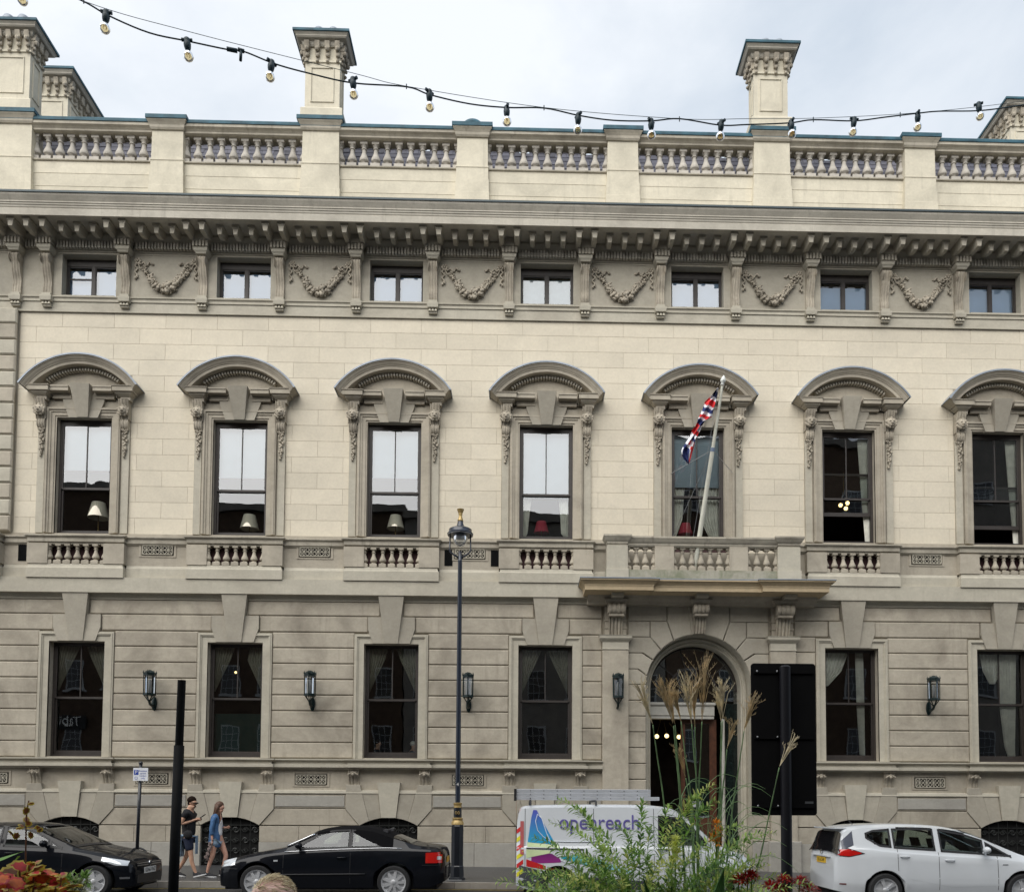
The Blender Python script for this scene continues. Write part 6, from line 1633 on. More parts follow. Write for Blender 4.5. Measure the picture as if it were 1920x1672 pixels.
# ---------------------------------------------------------------- lamps and curtains inside
SHADE = plain('cream_lampshade', (.78,.72,.60), .8, 0, .03); RSH = plain('red_lampshade', (.42,.03,.06), .8, 0, .05); BRS = plain('brass', (.35,.24,.10), .35, .8)
def tlamp(px, py, wpx, sm, lab, Y=.44):
    c = Q(px, py, Y); w_ = wpx/1600*(DIST+Y)/2; zb = zF0-.02
    t = thing('table_lamp', lab, 'table lamp', (c.x, Y, zb)); H = c.z-zb
    m = MB(); m.lathe([(w_, H-w_*.75), (w_*.62, H+w_*.75)], n=24, caps=False); m.obj('lamp_shade', sm, t, True)
    m = MB(); m.lathe([(.10, 0), (.10, .02), (.04, .05), (.025, .10), (.045, .16), (.015, .22), (.012, max(.25, H-w_*.3))], n=14); m.obj('base', BRS, t, True)
tlamp(185, 957, 38, SHADE, 'cream table lamp with the widest shade, inside the leftmost first-floor window', .42)
tlamp(468, 979, 35, SHADE, 'cream table lamp at the lower corner of the second first-floor window from the left')
tlamp(742, 979, 33, SHADE, 'cream table lamp in the middle of the third first-floor window from the left')
tlamp(1015, 989, 29, RSH, 'red table lamp in the first-floor window left of the balcony')
tlamp(1285, 992, 28, RSH, 'red table lamp in the window behind the balcony and flagpole')
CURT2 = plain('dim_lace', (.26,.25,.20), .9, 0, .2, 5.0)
def curtain(pts, lab, zt, zb, Y, matl=None, name='curtain', n=7, part=None):
    """hanging pleats: pts = list of (z fraction from the top, left x, right x)"""
    rows = []
    for i in range(25):
        f = i/24; l = lerp([(a, b) for a, b, c in pts], f); r = lerp([(a, c) for a, b, c in pts], f); z = zt+(zb-zt)*f
        rows.append([(l+(r-l)*j/(n*6), Y+.03*math.sin(j/6*2*PI), z) for j in range(n*6+1)])
    o = MB().grid(rows).obj(name, matl or CURT, None, True); o['label'] = lab; o['category'] = 'curtain'; return o
z1, z0 = zr(930, .4), zF0
def c2(k, s, lab, zt, zb, pts, Y=.30, matl=None): curtain([(f, *sorted((XK[k]+s*a, XK[k]+s*b))) for f, a, b in pts], lab, zt, zb, Y, matl)
c2(4, -1, 'white curtain drawn back at the left of the window left of the balcony', zr(931, .34), z0, [(0, .40, .74), (.35, .46, .74), (.8, .52, .74), (1, .66, .74)], .36)
c2(4, 1, 'white curtain drawn back at the right of the window left of the balcony', zr(931, .34), z0, [(0, .36, .74), (.35, .42, .74), (.8, .45, .74), (1, .70, .74)], .36)
c2(5, -1, 'white curtain drawn to the left side of the window behind the balcony', zr(900, .34), z0, [(0, .30, .74), (.6, .38, .74), (.85, .55, .74), (1, .70, .74)], .36)
c2(5, 1, 'wide white curtain behind the foot of the flagpole', zr(900, .34), z0, [(0, .05, .74), (.6, .15, .74), (.8, .32, .74), (1, .50, .74)], .36)
c2(6, 1, 'narrow cream curtain at the right of the first-floor window right of the balcony', zr(805, .4), z0, [(0, .38, .74), (.5, .48, .74), (1, .60, .74)])
c2(7, 1, 'dim curtain in the rightmost first-floor window', zr(805, .4), z0, [(0, .38, .74), (.5, .48, .74), (1, .60, .74)])
zt_, zb_ = zG1+.05, zG0
for k, w1, w2, l in ((1, .02, .02, 'leftmost'), (2, .1, .3, 'second from left'), (3, .10, .05, 'third from left'), (4, .05, .0, 'fourth from left')):
    hh = zt_-(zt_-zb_)*.42
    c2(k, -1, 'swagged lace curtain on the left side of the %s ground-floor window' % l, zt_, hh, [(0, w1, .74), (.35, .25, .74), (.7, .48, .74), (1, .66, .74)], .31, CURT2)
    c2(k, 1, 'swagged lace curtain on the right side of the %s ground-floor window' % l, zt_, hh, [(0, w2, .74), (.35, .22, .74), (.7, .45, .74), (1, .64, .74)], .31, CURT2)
c2(6, 1, 'straight cream curtain in the ground-floor window right of the black sign', zt_, zb_, [(0, .25, .48), (.5, .28, .50), (1, .36, .50)], .31)
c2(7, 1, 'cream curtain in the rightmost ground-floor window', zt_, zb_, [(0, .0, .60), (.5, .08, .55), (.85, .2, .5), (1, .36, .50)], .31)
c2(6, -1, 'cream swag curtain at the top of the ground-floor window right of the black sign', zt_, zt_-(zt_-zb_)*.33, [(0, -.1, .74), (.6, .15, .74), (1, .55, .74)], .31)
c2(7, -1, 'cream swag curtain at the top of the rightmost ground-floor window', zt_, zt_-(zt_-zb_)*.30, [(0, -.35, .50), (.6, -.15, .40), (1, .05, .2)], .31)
MB().add([(XK[2]-.7, .36, zG0+.05), (XK[2]+.7, .36, zG0+.05), (XK[2]+.7, .36, zr(1342, .36)), (XK[2]-.7, .36, zr(1342, .36))], [(0,1,2,3)]).obj('green_screen', plain('dark_green_cloth', (.008,.035,.028), .8), None, label='dark green cloth screen across the lower half of the second ground-floor window', category='screen')
textobj('sign_lettering', 'Tabiko', .85, plain('sign_cream', (.85,.85,.80), .5), (0, .075, 0), (PI/2, 0, PI), sgn, .01)
GLOW = plain('lit_globe', (1.0,.72,.30), .4, 0, .02, emit=1.2)
def ceil_lamp(name, lab, pts, Y, r, grp=None):
    c = Q(*pts[0], Y); t = thing(name, lab, 'light', tuple(c))
    m = MB()
    for p in pts: q = Q(*p, Y)-c; MB().ball(tuple(q), r, 12, 8).obj('globe', GLOW, t, True); m.tube([tuple(q+Vector((0, 0, r))), (float(q.x)*.4+.1, 0, .42)], .008, 4)
    m.tube([(.1, 0, .42), (.1, 0, 1.0)], .012, 5); m.obj('bracket', BRS, t)
ceil_lamp('hall_lights', 'three glowing round globes in the dark hall behind the arched entrance', [(1231.5, 1380), (1250, 1379), (1273, 1381)], 1.6, .065)
ceil_lamp('chandelier', 'glowing yellow chandelier globes in the first-floor window right of the balcony', [(1576, 947), (1589, 943), (1586, 953)], 1.5, .060)
ceil_lamp('ceiling_light', 'single small glowing bulb in the second ground-floor window from the left', [(442, 1260)], 1.2, .035)
# ---------------------------------------------------------------- people
SKIN = plain('skin', (.52,.30,.20), .5, 0, .06, 12); SKIN2 = plain('lighter_skin', (.60,.34,.25), .5, 0, .10, 18)  # two skin tones, the second one lighter
HAIRD = plain('dark_hair', (.016,.009,.006), .85, 0, .3, 40, spec=.1); HAIRB = plain('brown_hair', (.085,.040,.022), .55, 0, .4, 60)
BLKT = plain('black_cotton', (.008,.008,.010), .9); NAVS = plain('navy_cotton', (.010,.016,.040), .9, 0, .2, 20); DENM = plain('blue_denim', (.055,.13,.27), .9, 0, .35, 14, bump=.2); LDEN = plain('pale_denim', (.30,.42,.55), .9, 0, .2, 16); WHT = plain('white_cotton', (.7,.7,.72), .8); SOLE = plain('white_sole', (.75,.75,.75), .6); SHOE = plain('black_canvas_shoe', (.015,.015,.018), .8)
def skin(name, V, Edg, matl, parent, sub=2, root=None, loc=None):
    names = list(V); me = bpy.data.meshes.new(name); me.from_pydata([V[n][0] for n in names], [(names.index(a), names.index(b)) for a, b in Edg], [])
    o = bpy.data.objects.new(name, me); COL.objects.link(o)
    md = o.modifiers.new('s', 'SKIN'); md.use_smooth_shade = True
    lay = me.skin_vertices[0].data if me.skin_vertices else None
    if lay is None:
        bm = bmesh.new(); bm.from_mesh(me); bm.verts.layers.skin.verify(); bm.to_mesh(me); bm.free(); lay = me.skin_vertices[0].data
    for i, n in enumerate(names):
        r = V[n][1]; lay[i].radius = (r, r) if not isinstance(r, tuple) else r; lay[i].use_root = (n == (root or names[0]))
    o.modifiers.new('u', 'SUBSURF').levels = sub
    bpy.context.view_layer.update()
    dg = bpy.context.evaluated_depsgraph_get(); m2 = bpy.data.meshes.new_from_object(o.evaluated_get(dg))
    bpy.data.objects.remove(o); m2.materials.clear(); m2.materials.append(matl); m2.name = name
    m2.polygons.foreach_set('use_smooth', [True]*len(m2.polygons))
    return put(name, m2, parent, loc)
def chain(*n): return list(zip(n, n[1:]))
def hand(V, E, wr, base, d, up, s=1.0, curl=.5):
    """five fingers from a palm at base pointing along d"""
    d = Vector(d).normalized(); up = Vector(up).normalized(); sd_ = d.cross(up)
    V[base] = (tuple(Vector(V[wr][0])+d*.06*s), (.030*s, .020*s)); E.append((wr, base))
    p = Vector(V[base][0])
    for i, (o, l) in enumerate(((-.024, .055), (-.008, .065), (.008, .060), (.024, .045))):
        a, b = base+'f%d' % i, base+'g%d' % i
        V[a] = (tuple(p+sd_*o*s+d*.035*s), .0105*s); V[b] = (tuple(p+sd_*o*s+d*(.035+l*.8)*s-up*l*curl*s), .009*s); E += [(base, a), (a, b)]
    V[base+'t'] = (tuple(p-sd_*.042*s+d*.01*s-up*.01*s), .011*s); V[base+'u'] = (tuple(p-sd_*.046*s+d*.045*s-up*.02*s), .009*s); E += [(wr, base+'t'), (base+'t', base+'u')]
def shoe(parent, heel, toe, sm=SHOE):
    heel, toe = Vector(heel), Vector(toe); d = toe-heel; m = MB(); rows = []; s2 = MB(); r2 = []
    L_ = d.length; d.normalize(); up = Vector((0, -1, 0)).cross(d); up = up if up.z > 0 else -up
    for i in range(11):
        t = i/10; w_ = .038+.012*math.sin(t*PI*.9)-.022*max(0, t-.8)/.2; h = 1.35*(.085-.045*min(1, t/.6) if t < .6 else .04-.02*(t-.6)/.4)
        c = heel+d*L_*t
        rows.append([tuple(c+Vector((0, 1, 0))*w_*math.cos(a)+up*(.022+max(0, h*math.sin(a)))) for a in [PI*k/8 for k in range(9)]])
        r2.append([tuple(c+Vector((0, 1, 0))*(w_+.004)*y_+up*z_) for y_, z_ in ((-1, 0), (-1, .026), (1, .026), (1, 0))])
    m.grid(rows); m.f += [tuple(range(9))[::-1], tuple(range(90, 99))]; m.m += [0, 0]; m.obj('shoe', sm, parent, True, fix=True)
    s2.grid(r2, close=True); s2.f += [(0,1,2,3), (43,42,41,40)]; s2.m += [0, 0]; s2.obj('shoe_sole', SOLE, parent, 30, fix=True)
def person(label, loc, V, E, sm, root='pelvis'):
    t = thing('person', label, 'person', loc)
    skin('body', V, E, sm, t, 2, root); return t
# man walking right, looking at his phone
px_ = WP(352, 1640, -4.1)[0]; s_ = 1.0
V = {'pelvis': ((0, 0, .98), (.15, .115)), 'belly': ((0, 0, 1.14), (.14, .11)), 'chest': ((-.01, 0, 1.36), (.165, .12)), 'uchest': ((-.01, 0, 1.48), (.13, .09)), 'neck': ((.02, 0, 1.57), .058), 'headb': ((.055, 0, 1.63), (.076, .084)), 'head': ((.075, 0, 1.725), (.092, .104)), 'headt': ((.075, 0, 1.795), (.075, .085)),
     'chin': ((.125, 0, 1.635), .035), 'nose': ((.172, 0, 1.69), .012)}
E = chain('pelvis', 'belly', 'chest', 'uchest', 'neck', 'headb', 'head', 'headt')+[('headb', 'chin'), ('head', 'nose')]
for s, n in ((-1, 'n'), (1, 'f')):
    V['sh'+n] = ((-.02, s*.18, 1.48), .060); V['el'+n] = ((-.10 if s < 0 else .0, s*.225, 1.22), .042); V['wr'+n] = ((.15, s*.08, 1.315), .027)
    E += [('uchest', 'sh'+n), ('sh'+n, 'el'+n), ('el'+n, 'wr'+n)]; hand(V, E, 'wr'+n, 'ha'+n, (.85, -s*.15, .35), (.1, s*.8, .5), .95, .5)
V.update({'hipn': ((.02, -.09, .88), .088), 'knn': ((.10, -.10, .53), .056), 'can': ((.12, -.10, .36), .052), 'ann': ((.215, -.10, .12), .034), 'ton': ((.30, -.10, .045), .028),
          'hipf': ((-.02, .09, .88), .088), 'knf': ((-.06, .10, .53), .056), 'caf': ((-.14, .10, .36), .050), 'anf': ((-.27, .10, .15), .034), 'tof': ((-.20, .10, .045), .028)})
E += chain('pelvis', 'hipn', 'knn', 'can', 'ann', 'ton')+chain('pelvis', 'hipf', 'knf', 'caf', 'anf', 'tof')
t = person('man in black t-shirt and navy shorts walking while looking at his phone', (px_, -4.1, gz(px_)), V, E, SKIN)
skin('t_shirt', {'b': ((0, 0, .90), (.155, .155)), 'a': ((0, 0, 1.10), (.160, .150)), 'c': ((-.01, 0, 1.34), (.175, .155)), 'd': ((-.015, 0, 1.48), (.150, .120)), 'e': ((.005, 0, 1.575), (.085, .075)), 's1': ((-.02, -.19, 1.475), .085), 's2': ((-.02, .19, 1.475), .085), 'q1': ((-.06, -.215, 1.34), .066), 'q2': ((-.01, .215, 1.34), .066)}, chain('b', 'a', 'c', 'd', 'e')+[('d', 's1'), ('d', 's2'), ('s1', 'q1'), ('s2', 'q2')], BLKT, t, 2, 'b')
skin('shorts', {'b': ((0, 0, .99), (.165, .13)), 'l': ((.03, -.09, .86), .115), 'm': ((.075, -.10, .60), .092), 'l2': ((-.03, .09, .86), .115), 'm2': ((-.05, .10, .60), .092)}, [('b', 'l'), ('l', 'm'), ('b', 'l2'), ('l2', 'm2')], NAVS, t, 2, 'b')
m = MB(); m.grid([[(-.155+.05*math.sin(j*1.3)-.02*i/6, -.14+.28*j/8, .98-.50*i/6) for j in range(9)] for i in range(7)]); m.grid([[(.16+.02*math.sin(j*1.7), -.02+.16*j/6, .96-.42*i/6) for j in range(7)] for i in range(7)]); m.tube([(-.17, -.02, .96), (-.05, -.16, .97), (.08, -.155, .96), (.17, -.02, .94)], .022, 6); m.obj('tied_jacket', LDEN, t, True)
m = MB(); m.ball((.06, -.20, .99), .105, 12, 8, (1.05, .5, .95)); m.tube([(-.09, -.16, 1.05), (-.02, -.20, 1.02), (.06, -.21, 1.0)], .014, 6); m.tube([(.05, -.19, 1.0), (.03, -.155, 1.25), (-.03, -.08, 1.52)], .012, 5); m.obj('shoulder_bag', BLKT, t, True)
m = MB(); m.ball((.050, 0, 1.775), .104, 16, 10, (1.0, .93, .84)); m.ball((.018, 0, 1.70), .074, 12, 8, (.80, 1.0, .95)); rnd = random.Random(2); [m.ball((.052+.085*math.cos(a)*math.cos(e), .08*math.sin(a)*math.cos(e), 1.78+.075*math.sin(e)), .018, 5, 3) for a, e in [(rnd.uniform(0, 6.28), rnd.uniform(.2, 1.5)) for _ in range(50)]]; m.obj('hair', HAIRD, t, True)
m = MB(); m.ball((.110, 0, 1.630), .050, 12, 8, (.85, 1.0, .6)); m.obj('beard', HAIRD, t, True)
m = MB(); m.tube([(.150, -.078, 1.715), (.180, -.045, 1.705), (.188, 0, 1.705), (.180, .045, 1.705), (.150, .078, 1.715)], .013, 6); m.tube([(.05, -.094, 1.725), (.155, -.078, 1.713)], .005, 4); m.obj('sunglasses', TXT, t, True)
m = MB(); m.box(-.004, .004, -.036, .036, -.075, .075); m.xform(Matrix.Translation((.305, -.0, 1.405)) @ Matrix.Rotation(.95, 4, 'Y')); m.obj('phone', TXT, t)
shoe(t, (.185, -.10, .012), (.455, -.10, .075)); shoe(t, (-.34, .10, .05), (-.09, .10, .004))
# woman walking ahead of him
px_ = WP(402, 1638, -4.0)[0]
V = {'pelvis': ((.03, 0, .90), (.15, .115)), 'belly': ((.03, 0, 1.06), (.115, .09)), 'chest': ((.03, 0, 1.26), (.135, .10)), 'uchest': ((.03, 0, 1.39), (.105, .075)), 'neck': ((.06, 0, 1.475), .046), 'headb': ((.09, 0, 1.53), (.068, .075)), 'head': ((.10, 0, 1.62), (.083, .097)), 'headt': ((.095, 0, 1.685), (.068, .078)),
     'chin': ((.150, 0, 1.555), .028), 'nose': ((.190, 0, 1.615), .010)}
E = chain('pelvis', 'belly', 'chest', 'uchest', 'neck', 'headb', 'head', 'headt')+[('headb', 'chin'), ('head', 'nose')]
V.update({'shn': ((.02, -.155, 1.40), .048), 'eln': ((-.02, -.20, 1.11), .034), 'wrn': ((.0, -.19, .88), .024), 'shf': ((.03, .155, 1.40), .048), 'elf': ((.06, .20, 1.14), .034), 'wrf': ((.22, .08, 1.14), .024)})
E += chain('uchest', 'shn', 'eln', 'wrn')+chain('uchest', 'shf', 'elf', 'wrf')
hand(V, E, 'wrn', 'han', (.05, 0, -1), (1, 0, 0), .85, .3); hand(V, E, 'wrf', 'haf', (.7, -.3, .3), (0, 1, .3), .85, .8)
V.update({'hipn': ((.0, -.085, .80), .088), 'knn': ((-.02, -.085, .49), .052), 'can': ((-.08, -.085, .34), .050), 'ann': ((-.14, -.085, .11), .029), 'ton': ((-.05, -.085, .045), .024),
          'hipf': ((.10, .085, .80), .088), 'knf': ((.23, .085, .50), .052), 'caf': ((.20, .085, .34), .050), 'anf': ((.13, .085, .13), .029), 'tof': ((.21, .085, .055), .024)})
E += chain('pelvis', 'hipn', 'knn', 'can', 'ann', 'ton')+chain('pelvis', 'hipf', 'knf', 'caf', 'anf', 'tof')
t = person('woman with long brown hair in a blue denim jacket and pale denim shorts', (px_, -4.0, gz(px_)), V, E, SKIN2)
skin('denim_jacket', {'z': ((-.01, 0, .68), (.170, .160)), 'b': ((.0, 0, .88), (.165, .150)), 'a': ((.005, 0, 1.06), (.145, .130)), 'c': ((.01, 0, 1.26), (.150, .130)), 'd': ((.02, 0, 1.39), (.125, .105)), 'e': ((.04, 0, 1.475), (.075, .065)), 's1': ((.02, -.16, 1.395), .060), 's2': ((.03, .16, 1.395), .060), 'q1': ((-.02, -.205, 1.11), .055), 'q2': ((.06, .205, 1.14), .052), 'w1': ((-.005, -.195, .96), .048), 'w2': ((.14, .14, 1.14), .045)},
     chain('z', 'b', 'a', 'c', 'd', 'e')+chain('d', 's1', 'q1', 'w1')+chain('d', 's2', 'q2', 'w2'), DENM, t, 2, 'b')
skin('top', {'b': ((.075, 0, .92), (.11, .10)), 'a': ((.07, 0, 1.06), (.10, .085)), 'c': ((.075, 0, 1.26), (.105, .09)), 'd': ((.07, 0, 1.38), (.08, .065))}, chain('b', 'a', 'c', 'd'), WHT, t, 2, 'b')
skin('shorts', {'b': ((.05, 0, .92), (.12, .12)), 'l': ((.01, -.085, .80), .105), 'm': ((.0, -.087, .70), .092), 'l2': ((.08, .085, .80), .100), 'm2': ((.12, .087, .70), .092)}, [('b', 'l'), ('l', 'm'), ('b', 'l2'), ('l2', 'm2')], LDEN, t, 2, 'b')
m = MB(); m.ball((.080, 0, 1.665), .098, 16, 10, (1.0, .95, .92)); rnd = random.Random(9)
for i in range(90):
    a = rnd.uniform(.35, 1.0)*PI*rnd.choice((-1, 1)); x0, y0 = .070+.085*math.cos(a), .083*math.sin(a); f = rnd.random() < .35
    e = (.10+rnd.uniform(-.02, .05), math.copysign(.07, y0)+rnd.uniform(-.03, .03), rnd.uniform(1.16, 1.35)) if f else (-.01+rnd.uniform(-.05, .03), y0*1.1, rnd.uniform(1.28, 1.42))
    m.tube([(x0, y0, 1.69), (x0*1.0-.01, y0*1.15, 1.58), ((x0+e[0])/2-.01, (y0*1.1+e[1])/2, 1.46), e], [.010, .012, .010, .003], 4)
m.obj('hair', HAIRB, t, True)
m = MB(); m.tube([(.178, -.022, 1.590), (.183, 0, 1.590), (.178, .022, 1.590)], .005, 5); m.tube([(.165, -.05, 1.642), (.178, -.025, 1.645)], .005, 4); m.obj('lips_and_brow', plain('lip_tone', (.30,.07,.06), .5), t, True)
m = MB(); rnd = random.Random(4)
for i in range(26): m.ball((-.03-.10*(i/26)+rnd.uniform(-.03, .03), -.19+rnd.uniform(-.03, .03), .80-.38*(i/26)), rnd.uniform(.018, .035), 6, 4, (1, .6, 1.3))
m.obj('crumpled_scarf', plain('patterned_cloth', (.22,.17,.16), .9, 0, .6, 30), t, 30)
shoe(t, (-.175, -.085, .012), (.08, -.085, .004)); shoe(t, (.09, .085, .03), (.335, .085, .05))
SEATED = 1
# elderly head close to the camera: a seated person
hx, hz_ = WP(514, 1672, -24+3.6); hy = -24+3.6
t = thing('person', 'balding person with thin fair hair, only the crown showing in front of the convertible', 'person', (hx, hy, 0))
hc_ = Vector((0, 0, WP(512, 1641, hy)[1]-.105))
V = {'pelvis': ((0, 0, .50), (.17, .13)), 'chest': ((0, 0, .85), (.17, .12)), 'uchest': ((0, 0, 1.02), (.12, .09)), 'neck': ((0, 0, 1.10), .058), 'h0': ((.0, -.01, hc_.z-.07), (.085, .095)), 'h1': ((0, 0, hc_.z), (.098, .112)), 'h2': ((0, 0, hc_.z+.05), (.092, .102)), 'h3': ((0, 0, hc_.z+.088), (.066, .074))}
E = chain('pelvis', 'chest', 'uchest', 'neck', 'h0', 'h1', 'h2', 'h3')
for s, n in ((-1, 'l'), (1, 'r')):
    V.update({'s'+n: ((s*.19, 0, 1.0), .06), 'e'+n: ((s*.24, .05, .74), .045), 'w'+n: ((s*.12, .28, .66), .03), 'k'+n: ((s*.12, .45, .52), .065), 'a'+n: ((s*.12, .47, .10), .04), 't'+n: ((s*.12, .58, .04), .035), 'ear'+n: ((s*.092, .0, hc_.z-.01), .018)})
    E += chain('uchest', 's'+n, 'e'+n, 'w'+n)+chain('pelvis', 'k'+n, 'a'+n, 't'+n)+[('h1', 'ear'+n)]
    hand(V, E, 'w'+n, 'ha'+n, (0, 1, -.1), (0, 0, 1), .9, .4)
skin('body', V, E, plain('pink_scalp', (.64,.41,.34), .45, 0, .10, 25), t, 2, 'pelvis')
skin('jacket', {'a': ((0, 0, .55), (.19, .15)), 'c': ((0, 0, .85), (.19, .14)), 'd': ((0, 0, 1.02), (.14, .10)), 'l': ((-.20, 0, 1.0), .075), 'r': ((.20, 0, 1.0), .075), 'le': ((-.25, .05, .74), .06), 're': ((.25, .05, .74), .06)}, chain('a', 'c', 'd')+chain('d', 'l', 'le')+chain('d', 'r', 're'), NAVS, t, 2, 'a')
m = MB(); rnd = random.Random(21)
for i in range(1500):
    a = rnd.uniform(0, 2*PI); e = rnd.uniform(-.25, 1.35)
    dirv = Vector((math.cos(a)*math.cos(e), math.sin(a)*math.cos(e), math.sin(e)))
    if dirv.y < .1 and dirv.z > -.1 and -.30 < dirv.x < .50 and dirv.z < .90 and rnd.random() < .72: continue
    p = Vector((dirv.x*.085, dirv.y*.097, dirv.z*.091))+Vector((0, 0, hc_.z+.016))
    tn = Vector((.5+rnd.uniform(-.3, .3), .45+rnd.uniform(-.3, .3), -.2)); tn = (tn-dirv*tn.dot(dirv)).normalized()*rnd.uniform(.02, .045)
    m.tube([tuple(p*1.0), tuple(p+tn*.5+dirv*.003), tuple(p+tn-dirv*.002+dirv*rnd.uniform(0, .006))], [.0013, .0012, .0003], 3, caps=False)
m.obj('hair', plain('fair_hair', (.80,.66,.45), .5, 0, .35, 90), t, True, kind='stuff')
st = thing('stool', 'plain wooden stool under the seated person, hidden below the frame', 'stool', (hx, hy, 0))
MB().box(-.2, .2, -.2, .2, .36, .40).obj('seat', DOORW, st)
for a_, b_ in ((-1,-1),(1,-1),(1,1),(-1,1)): MB().box(a_*.17-.02, a_*.17+.02, b_*.17-.02, b_*.17+.02, 0, .36).obj('leg', DOORW, st)
# two diners just inside the third ground-floor window
def diner(px, py, label, hairm, coat, face):
    c = Q(px, py, .95); t = thing('person', label, 'person', (c.x, .95, c.z-1.22)); V = {'pelvis': ((0, 0, .48), (.16, .13)), 'chest': ((face*.03, 0, .86), (.16, .12)), 'uchest': ((face*.04, 0, 1.0), (.12, .09)), 'neck': ((face*.06, 0, 1.09), .055), 'h0': ((face*.08, 0, 1.15), (.065, .075)), 'h1': ((face*.08, 0, 1.22), (.078, .09)), 'h2': ((face*.07, 0, 1.27), (.065, .075)), 'nose': ((face*.178, 0, 1.19), .011)}
    E = chain('pelvis', 'chest', 'uchest', 'neck', 'h0', 'h1', 'h2')+[('h1', 'nose')]
    for s, n in ((-1, 'a'), (1, 'b')):
        V.update({'s'+n: ((face*.03, s*.18, .98), .055), 'e'+n: ((face*.08, s*.22, .74), .04), 'w'+n: ((face*.30, s*.12, .76), .026), 'k'+n: ((face*.42, s*.1, .50), .06), 'f'+n: ((face*.42, s*.1, .08), .04)}); E += chain('uchest', 's'+n, 'e'+n, 'w'+n)+chain('pelvis', 'k'+n, 'f'+n); hand(V, E, 'w'+n, 'ha'+n, (face, 0, 0), (0, 0, 1), .85, .5)
    skin('body', V, E, SKIN, t, 2, 'pelvis')
    skin('jacket', {'a': ((0, 0, .50), (.18, .15)), 'c': ((face*.03, 0, .86), (.18, .15)), 'd': ((face*.03, 0, 1.0), (.13, .11)), 'l': ((face*.03, -.19, .98), .07), 'r': ((face*.03, .19, .98), .07), 'le': ((face*.08, -.225, .74), .055), 're': ((face*.08, .225, .74), .055)}, chain('a', 'c', 'd')+chain('d', 'l', 'le')+chain('d', 'r', 're'), coat, t, 2, 'a')
    m = MB(); m.ball((face*.05, 0, 1.255), .088, 14, 8, (1, 1, .9)); m.obj('hair', hairm, t, True)
    MB().box(-.22, .22, -.2, .2, .38, .42).obj('seat', DOORW, thing('dining_chair', 'dark dining chair under the '+label.split(' seen')[0], 'chair', (c.x, .95, c.z-1.22)))
diner(704, 1393, 'dark-suited diner with dark hair seen low in the third ground-floor window', HAIRD, BLKT, 1)
diner(771, 1396, 'white-haired diner seen at the lower right of the third ground-floor window', plain('white_hair', (.7,.68,.62), .8), plain('grey_suit', (.06,.07,.085), .9), 1)
# ---------------------------------------------------------------- planting close to the camera
pl = thing('planter', 'long dark timber planter holding the flowers and grasses', 'planter', (-.4, -20.55, 0))
PLW = plain('planter_timber', (.05,.035,.025), .8)
for y in (-.85, .80): MB().box(-2.6, 2.3, y, y+.05, 0, .95).obj('side_board', PLW, pl)
for x in (-2.6, 2.25): MB().box(x, x+.05, -.80, .80, 0, .95).obj('end_board', PLW, pl)
MB().box(-2.55, 2.25, -.80, .80, .80, .88).obj('soil', plain('soil', (.03,.02,.014), 1), pl)
def leafmat(name, col, tr=.35, var=.3):
    m_, nt_, bs, o_ = mat(name); L_ = nt_.links.new
    g_ = N(nt_, 'ShaderNodeNewGeometry'); nz_ = N(nt_, 'ShaderNodeTexNoise', Scale=22.0, Detail=3.0); L_(g_.outputs['Position'], nz_.inputs['Vector'])
    r_ = N(nt_, 'ShaderNodeValToRGB'); r_.color_ramp.elements[0].color = [c*(1-var) for c in col]+[1]; r_.color_ramp.elements[1].color = [min(1, c*(1+var)) for c in col]+[1]
    r_.color_ramp.elements[0].position = .35; r_.color_ramp.elements[1].position = .65; L_(nz_.outputs['Fac'], r_.inputs[0]); L_(r_.outputs[0], bs.inputs['Base Color']); bs.inputs['Roughness'].default_value = .5
    tl = N(nt_, 'ShaderNodeBsdfTranslucent'); L_(r_.outputs[0], tl.inputs[0]); mx = N(nt_, 'ShaderNodeMixShader', Fac=tr); L_(bs.outputs[0], mx.inputs[1]); L_(tl.outputs[0], mx.inputs[2]); L_(mx.outputs[0], o_.inputs[0]); return m_
LF = [leafmat('leaf_green', (.22,.38,.09), .45), leafmat('leaf_light_green', (.42,.58,.16), .45), leafmat('leaf_dark_green', (.09,.19,.05)), leafmat('leaf_yellow_green', (.60,.64,.20), .45)]
def leaf(m, p, d, up, L_, W_, mi, bend=.15):
    d = d.normalized(); s = d.cross(up); s = s.normalized() if s.length > 1e-4 else d.orthogonal().normalized(); u = s.cross(d)
    a = p+d*L_*.35+s*W_*.5+u*W_*.15; b = p+d*L_*.35-s*W_*.5+u*W_*.15; c = p+d*L_*.40; a2 = p+d*L_*.72+s*W_*.36-u*L_*bend*.3+u*W_*.1; b2 = p+d*L_*.72-s*W_*.36-u*L_*bend*.3+u*W_*.1; c2_ = p+d*L_*.74-u*L_*bend*.3; e = p+d*L_-u*L_*bend
    m.cur = mi; m.add([p, a, c, b, a2, c2_, b2, e], [(0,2,1), (0,3,2), (1,2,5,4), (2,3,6,5), (4,5,7), (5,6,7)])
def bez(p0, p1, p2, n): return [p0*(1-t)**2+p1*2*t*(1-t)+p2*t*t for t in [i/n for i in range(n+1)]]
